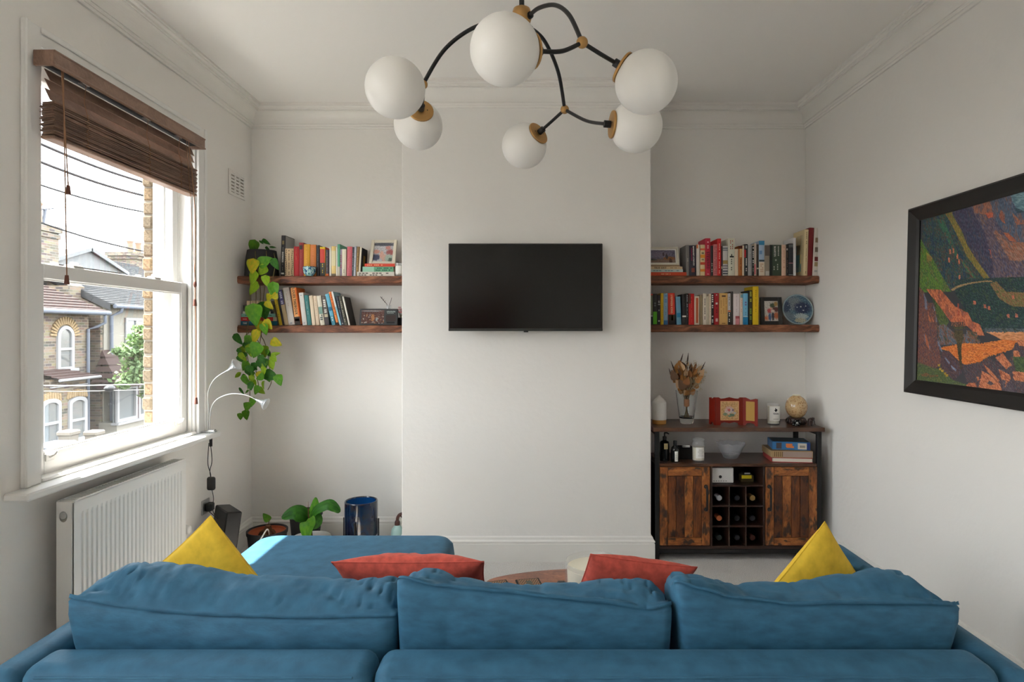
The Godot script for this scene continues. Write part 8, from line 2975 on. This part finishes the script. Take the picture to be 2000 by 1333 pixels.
	for k in 7:
		s = Shape.new()
		var a := k * TAU / 7
		s.ball(Vector3(cos(a) * 0.017, 0.017 + sin(a) * 0.012, 0.002 * (k % 2)), Vector3(0.013, 0.0085, 0.009), 10, 8, Basis(Vector3.BACK, a))
		part("petal", s, M.black_gloss, t)
	s = Shape.new()
	s.ball(Vector3(0, 0.018, 0.006), Vector3(0.009, 0.008, 0.007), 10, 8)
	part("centre", s, M.steel, t)
	elephant(V((1582.5 - 1029) * 3.69 / FOCAL, T, 3.69))
	# middle shelf
	var m := CAB_M
	t = thing("pump_bottle", "tall black pump bottle with a cream label on middle shelf", "bottle", V((1298 - 1029) * 3.72 / FOCAL, m, 3.72))
	s = Shape.new()
	s.lathe([Vector2(0, 0), Vector2(0.026, 0), Vector2(0.028, 0.003), Vector2(0.028, 0.106), Vector2(0.025, 0.116), Vector2(0.012, 0.122), Vector2(0.011, 0.13)], Vector3.ZERO, 24)
	part("body", s, M.black_gloss, t)
	s = Shape.new()
	s.lathe([Vector2(0.0125, 0.126), Vector2(0.0125, 0.146), Vector2(0.004, 0.148), Vector2(0.004, 0.17), Vector2(0, 0.17)], Vector3.ZERO, 14)
	s.tube([Vector3(0, 0.168, 0), Vector3(0.012, 0.17, 0.012), Vector3(0.022, 0.164, 0.02)], 0.0045, 8)
	part("pump", s, M.black_plastic, t)
	label_wrap(t, 0.0283, 0.074, 0.108, 0.42, M.label_cream)
	t = thing("pump_bottle", "shorter black bottle with a white label beside the pump bottle", "bottle", V((1318.5 - 1029) * 3.69 / FOCAL, m, 3.69))
	s = Shape.new()
	s.lathe([Vector2(0, 0), Vector2(0.024, 0), Vector2(0.0255, 0.003), Vector2(0.0255, 0.07), Vector2(0.021, 0.086), Vector2(0.01, 0.098), Vector2(0.01, 0.106)], Vector3.ZERO, 24)
	part("body", s, M.black_gloss, t)
	s = Shape.new()
	s.lathe([Vector2(0.011, 0.1), Vector2(0.011, 0.125), Vector2(0.009, 0.127), Vector2(0, 0.127)], Vector3.ZERO, 14)
	part("cap", s, M.black_plastic, t)
	label_wrap(t, 0.0258, 0.006, 0.066, 0.4, M.ink_white)
	t = thing("storage_box", "low black box with a white tag behind the jar candle", "box", V((1337 - 1029) * 3.8 / FOCAL, m, 3.8))
	s = Shape.new()
	s.box(Vector3(0, 0.035, 0), Vector3(0.1, 0.07, 0.09), 0.003)
	part("body", s, M.black_matt, t)
	s = Shape.new()
	s.box(Vector3(0.002, 0.078, 0.03), Vector3(0.05, 0.016, 0.012), 0.004)
	part("tag", s, M.ink_white, t)
	t = thing("jar_candle", "lidded glass jar candle with white label on middle shelf", "candle", V((1364 - 1029) * 3.71 / FOCAL, m, 3.71))
	s = Shape.new()
	s.lathe([Vector2(0, 0.008), Vector2(0.034, 0.008), Vector2(0.0345, 0.085), Vector2(0.0345, 0.085), Vector2(0, 0.086)], Vector3.ZERO, 28)
	part("wax", s, M.wax, t)
	s = Shape.new()
	s.lathe([Vector2(0, 0), Vector2(0.036, 0), Vector2(0.0375, 0.004), Vector2(0.0375, 0.105), Vector2(0.031, 0.118), Vector2(0.031, 0.124), Vector2(0.0355, 0.126), Vector2(0.0355, 0.134), Vector2(0.02, 0.139), Vector2(0, 0.14)], Vector3.ZERO, 28)
	part("glass", s, M.thin_glass, t)
	label_wrap(t, 0.0378, 0.022, 0.088, 0.75, M.ink_white)
	t = thing("glass_bowl", "cut glass bowl on the middle shelf of the sideboard", "bowl", V((1427 - 1029) * 3.8 / FOCAL, m, 3.8))
	s = Shape.new()
	var rows := []
	for q in [[0.0, 0.003], [0.04, 0.0], [0.044, 0.006], [0.05, 0.02], [0.07, 0.06], [0.086, 0.094], [0.084, 0.095], [0.067, 0.062], [0.046, 0.024], [0.0, 0.015]]:
		var row := []
		for k in 72:
			var a := TAU * k / 72
			var rr: float = q[0] * (1.0 + (0.035 * cos(a * 18) if q[0] > 0.045 else 0.0))
			row.append(Vector3(cos(a) * rr, q[1] + (0.004 * cos(a * 9) if q[1] > 0.09 else 0.0), sin(a) * rr))
		rows.append(row)
	s.grid(rows, false, true)
	part("bowl", s, M.cut_glass, t)
	# pile on the right: two books and a puzzle box
	var px := (1540 - 1029) * 3.74 / FOCAL
	t = thing("book", "large red-bordered white book at the bottom of sideboard pile", "book", V(px, m, 3.76), "pile on the sideboard shelf")
	t.rotation.y = -0.12
	s = Shape.new()
	s.box(Vector3(0, 0.002, 0), Vector3(0.235, 0.004, 0.2), 0.001)
	s.box(Vector3(0, 0.027, 0), Vector3(0.235, 0.004, 0.2), 0.001)
	s.box(Vector3(-0.116, 0.0145, 0), Vector3(0.003, 0.029, 0.2), 0.001)
	part("cover", s, ink(rgb(170, 66, 62)), t)
	s = Shape.new()
	s.box(Vector3(0.001, 0.0145, 0), Vector3(0.229, 0.021, 0.194))
	part("pages", s, ink(rgb(222, 214, 200), 0.9), t)
	t = thing("puzzle_box", "tan printed puzzle box in the middle of sideboard pile", "box", V(px - 0.002, m + 0.0292, 3.76), "pile on the sideboard shelf")
	t.rotation.y = -0.1
	s = Shape.new()
	s.box(Vector3(0, 0.02, 0), Vector3(0.24, 0.04, 0.2), 0.0015)
	part("box", s, ink(rgb(176, 146, 104)), t)
	s = Shape.new()
	s.box(Vector3(0.03, 0.02, 0.1003), Vector3(0.17, 0.034, 0.0008))
	part("front_print", s, ink(rgb(168, 146, 134)), t)
	s = Shape.new()
	for k in 5:
		s.box(Vector3(-0.1 + k * 0.011, 0.02, 0.1004), Vector3(0.005, 0.03, 0.001))
	part("pattern", s, ink(rgb(120, 92, 60)), t)
	t = thing("puzzle_box", "blue printed puzzle box on top of the sideboard pile", "box", V(px + 0.012, m + 0.0694, 3.77), "pile on the sideboard shelf")
	t.rotation.y = -0.2
	s = Shape.new()
	s.box(Vector3(0, 0.024, 0), Vector3(0.215, 0.048, 0.16), 0.0015)
	part("box", s, ink(rgb(54, 120, 176), 0.35), t)
	s = Shape.new()
	s.box(Vector3(0, 0.0482, 0), Vector3(0.2, 0.0008, 0.15))
	part("lid_print", s, ink(rgb(36, 50, 62), 0.35), t)
	s = Shape.new()
	s.box(Vector3(0.062, 0.024, 0.0803), Vector3(0.05, 0.036, 0.0008))
	part("white_panel", s, ink(rgb(216, 206, 190)), t)
	s = Shape.new()
	s.box(Vector3(-0.012, 0.028, 0.0803), Vector3(0.036, 0.02, 0.0008))
	s.box(Vector3(-0.006, 0.018, 0.0803), Vector3(0.042, 0.01, 0.0008))
	part("name_print", s, ink(rgb(226, 130, 70)), t)
	s = Shape.new()
	s.box(Vector3(-0.07, 0.024, 0.0803), Vector3(0.03, 0.036, 0.0008))
	part("figure_print", s, ink(rgb(70, 60, 60)), t)
	s = Shape.new()
	for k in 6:
		s.box(Vector3(0.05 + k * 0.005, 0.022, 0.0806), Vector3(0.0026, 0.014, 0.0008))
	part("code_print", s, M.ink_black, t)
	s = Shape.new()
	s.box(Vector3(0.097, 0.024, 0.0803), Vector3(0.018, 0.044, 0.0008))
	part("end_print", s, ink(rgb(24, 52, 120)), t)
	# in the open cubby
	var cyb := 0.444
	t = thing("game_box", "white game box with a round black emblem in the open cubby", "box", V(1.168, cyb, 3.72))
	s = Shape.new()
	soft_box(s, Vector3(0, 0.0455, 0), Vector3(0.148, 0.091, 0.06), 0.005, 3)
	part("box", s, M.white_plastic, t)
	s = Shape.new()
	s.lathe([Vector2(0, 0.0006), Vector2(0.0092, 0.0006), Vector2(0.0092, 0.0)], Vector3(-0.006, 0.037, 0.0301), 20, Basis(Vector3.RIGHT, PI / 2))
	for k in 6:
		s.box(Vector3(-0.044 + k * 0.0145, 0.012, 0.0302), Vector3(0.0075, 0.003, 0.0008))
	part("emblem", s, M.ink_black, t)
	t = thing("card_box", "small yellow card box in the open cubby", "box", V(1.335, cyb, 3.74))
	s = Shape.new()
	s.box(Vector3(0, 0.02, 0), Vector3(0.075, 0.04, 0.05), 0.002)
	part("box", s, ink(rgb(70, 56, 20)), t)
	s = Shape.new()
	s.box(Vector3(-0.006, 0.03, 0.0253), Vector3(0.06, 0.02, 0.0008))
	part("yellow_band", s, ink(rgb(214, 190, 20)), t)
	s = Shape.new()
	s.box(Vector3(0, 0.046, -0.002), Vector3(0.05, 0.012, 0.04), 0.002)
	part("lid", s, M.black_matt, t)
	s = Shape.new()
	s.box(Vector3(0.0, 0.05, 0.0185), Vector3(0.034, 0.008, 0.0008))
	part("tag", s, ink(rgb(180, 180, 180)), t)


func label_wrap(t: Node3D, r: float, y0: float, y1: float, half: float, m: Material) -> void:
	var s := Shape.new()
	var n := 8
	for k in n:
		var a := lerpf(-half, half, float(k) / n) + 0.1
		var b := lerpf(-half, half, float(k + 1) / n) + 0.1
		s.face([Vector3(sin(a) * r, y0, cos(a) * r), Vector3(sin(b) * r, y0, cos(b) * r), Vector3(sin(b) * r, y1, cos(b) * r), Vector3(sin(a) * r, y1, cos(a) * r)], Vector3(sin(a), 0, cos(a)))
	part("label", s, m, t)
	s = Shape.new()
	for k in 4:
		s.box(Vector3(sin(0.1) * r, lerpf(y0, y1, 0.25 + 0.17 * k), cos(0.1) * r + 0.0002), Vector3(r * half * [1.1, 0.8, 1.2, 0.9][k], 0.0014, 0.0006), 0.0, Basis(Vector3.UP, 0.1))
	part("label_print", s, M.ink_black, t)


func elephant(at: Vector3) -> void:
	var t := thing("elephant_figurine", "tiny dark carved elephant figurine at the sideboard's right end", "figurine", at)
	var s := Shape.new()
	s.ball(Vector3(0, 0.033, 0), Vector3(0.014, 0.0145, 0.017), 16, 12)
	for q in [[-0.008, 0.009], [0.008, 0.009], [-0.008, -0.009], [0.008, -0.009]]:
		s.tube([Vector3(q[0], 0.03, q[1]), Vector3(q[0], 0.012, q[1]), Vector3(q[0], 0.0, q[1])], [0.0062, 0.0052, 0.0055], 10)
	s.ball(Vector3(0.008, 0.042, 0.014), Vector3(0.009, 0.0105, 0.009), 14, 10)
	s.tube(curve([Vector3(0.01, 0.04, 0.02), Vector3(0.013, 0.03, 0.026), Vector3(0.014, 0.016, 0.026), Vector3(0.017, 0.012, 0.03)], 4), 0.003, 8)
	for sg in [-1.0, 1.0]:
		s.ball(Vector3(0.008 + sg * 0.0095, 0.043, 0.011), Vector3(0.0025, 0.009, 0.007), 10, 8)
	s.tube([Vector3(0, 0.04, -0.016), Vector3(-0.001, 0.028, -0.019)], 0.0013, 6)
	part("body", s, M.dark_carving, t)


func dried_flowers(at: Vector3) -> void:
	var t := thing("dried_bouquet", "tied bunch of dried brown and cream flowers in glass vase", "flowers", at)
	var r := RandomNumberGenerator.new()
	r.seed = 19
	var k0 := 3.79 / FOCAL
	var ms := [leaf_mesh(0), leaf_mesh(1), leaf_mesh(2)]
	var mats := [M.dry_leaf_0, M.dry_leaf_1, M.dry_leaf_2, M.dry_leaf_3]
	for k in 16:
		var a := k * 2.4
		var s := Shape.new()
		var top := Vector3(cos(a) * 0.05 * sqrt(k / 16.0), 0.19 + 0.1 * r.randf(), sin(a) * 0.04 * sqrt(k / 16.0))
		s.tube(curve([Vector3(cos(a + 2.6) * 0.016, 0.0, sin(a + 2.6) * 0.016), Vector3(cos(a) * 0.007, 0.09, sin(a) * 0.007), top], 4), 0.0016, 6)
		part("stalk", s, M.dry_green if k % 2 else M.dry_brown, t)
	var s2 := Shape.new()
	s2.lathe([Vector2(0.013, 0.068), Vector2(0.0165, 0.072), Vector2(0.017, 0.11), Vector2(0.014, 0.114)], Vector3.ZERO, 16)
	part("twine_wrap", s2, M.kraft, t)
	# broad brown leaves
	for k in 46:
		var a := k * 2.4
		var q := sqrt((k + 0.5) / 46.0)
		var p := Vector3(cos(a) * 0.085 * q, 0.165 + 0.12 * r.randf() + 0.045 * (1.0 - q), sin(a) * 0.05 * q)
		var dir := Vector3(p.x * 4.0 + r.randf_range(-0.4, 0.4), 0.6 + r.randf() * 0.5, p.z * 4.0 + r.randf_range(-0.4, 0.5)).normalized()
		leaf(ms, [0, 0, 2][k % 3], mats[k % 4], at + p, at + p + dir * r.randf_range(0.035, 0.065), Vector3(r.randf_range(-1, 1), r.randf_range(0, 1), 1.2), r.randf_range(0.7, 1.0), t)
	# lower leaves in the vase mouth
	for k in 10:
		var a := k * 2.0
		var p := Vector3(cos(a) * 0.025, 0.14 + 0.03 * r.randf(), sin(a) * 0.02)
		leaf(ms, 0, mats[(k + 1) % 4], at + p, at + p + Vector3(cos(a) * 0.03, 0.03, sin(a) * 0.02), Vector3(0, 0.3, 1), 0.9, t)
	# dark feathery spikes
	for q in [[-0.09, 0.235, -0.112, 0.305], [-0.07, 0.27, -0.1, 0.35], [0.055, 0.24, 0.1, 0.315], [0.0, 0.33, 0.008, 0.4], [0.075, 0.27, 0.112, 0.345], [-0.045, 0.33, -0.025, 0.395]]:
		var s := Shape.new()
		s.tube(curve([Vector3(0, 0.12, 0), Vector3(q[0] * 0.6, q[1] * 0.85, 0.012), Vector3(q[0], q[1], 0.012)], 4), 0.0014, 6)
		s.tube([Vector3(q[0], q[1], 0.012), Vector3((q[0] + q[2]) / 2, (q[1] + q[3]) / 2, 0.012), Vector3(q[2], q[3], 0.012)], [0.0035, 0.0045, 0.001], 8)
		part("dark_spike", s, M.dark_stem, t)
	# pale misty sprays: little balls on fine stalks
	for k in 44:
		var s := Shape.new()
		var a := r.randf() * TAU
		var p := Vector3(0.02 + r.randf_range(-0.03, 0.085), 0.26 + r.randf() * 0.13 - 0.04, r.randf_range(-0.03, 0.05))
		if k % 3 == 0:
			p = Vector3(r.randf_range(0.04, 0.1), r.randf_range(0.17, 0.25), r.randf_range(-0.02, 0.05))
		s.tube([Vector3(0.0, 0.15, 0), p * Vector3(0.8, 0.9, 0.8), p], 0.0006, 4)
		for j in 9:
			var o := Vector3(r.randfn(), r.randfn(), r.randfn()) * 0.009
			s.ball(p + o, Vector3(0.0019, 0.0019, 0.0019), 5, 4)
			s.tube([p, p + o], 0.0004, 3, false)
		part("spray", s, M.dry_cream, t)
	# one big brown bud head
	var s3 := Shape.new()
	s3.ball(Vector3(-0.045, 0.335, 0.01), Vector3(0.014, 0.018, 0.012), 12, 8)
	s3.tube([Vector3(0, 0.15, 0), Vector3(-0.03, 0.28, 0.01), Vector3(-0.044, 0.325, 0.01)], [0.002, 0.004, 0.009], 8)
	part("seed_head", s3, M.dry_leaf_1, t)


func thing_materials() -> void:
	mk("frame_white", rgb(226, 219, 200), 0.5)
	mk("display_grey", rgb(52, 53, 54), 0.6)
	mk("logo_grey", rgb(150, 164, 158), 0.6)
	mk("speaker_brown", rgb(66, 56, 53), 0.95)
	mk("petal_pink", rgb(206, 130, 128), 0.8)
	mk("plate_white", rgb(150, 168, 172), 0.15)
	mk("pale_wood", rgb(190, 136, 66), 0.6)
	mk("red_lacquer", rgb(122, 26, 12), 0.35, {"spec": 0.35})
	mk("gold_silk", rgb(176, 134, 52), 0.6)
	mk("gilt", rgb(226, 178, 120), 0.5)
	mk("dark_carving", rgb(52, 34, 28), 0.35)
	mk("black_gloss", rgb(16, 16, 17), 0.14)
	mk("label_cream", rgb(206, 186, 136), 0.7)
	mk("cut_glass", Color(0.9, 0.91, 0.93), 0.05, {"alpha": 0.22})
	mk("kraft", rgb(190, 136, 96), 0.9)
	mk("dry_green", rgb(112, 108, 66), 0.9)
	mk("dry_cream", rgb(206, 190, 156), 0.9)
	var cols := [rgb(142, 92, 50), rgb(176, 120, 62), rgb(214, 178, 138), rgb(108, 80, 58)]
	for k in 4:
		mk("dry_leaf_%d" % k, cols[k], 0.8, {"backlight": Color(0.12, 0.08, 0.05)})
	var egg := noise_tex(95, 0.05, [rgb(120, 84, 52), rgb(196, 160, 112), rgb(214, 184, 138), rgb(150, 116, 78)], 256, FastNoiseLite.TYPE_CELLULAR, 3)
	mk("egg_shell", Color.WHITE, 0.15, {"tex": egg, "tri": Vector3(5, 5, 5), "coat": 0.5})
	var bowl := noise_tex(97, 0.03, [rgb(20, 40, 60), rgb(40, 100, 130), rgb(206, 220, 216), rgb(90, 170, 156), rgb(24, 40, 50)], 128)
	mk("painted_bowl", Color.WHITE, 0.2, {"tex": bowl, "tri": Vector3(9, 9, 9)})
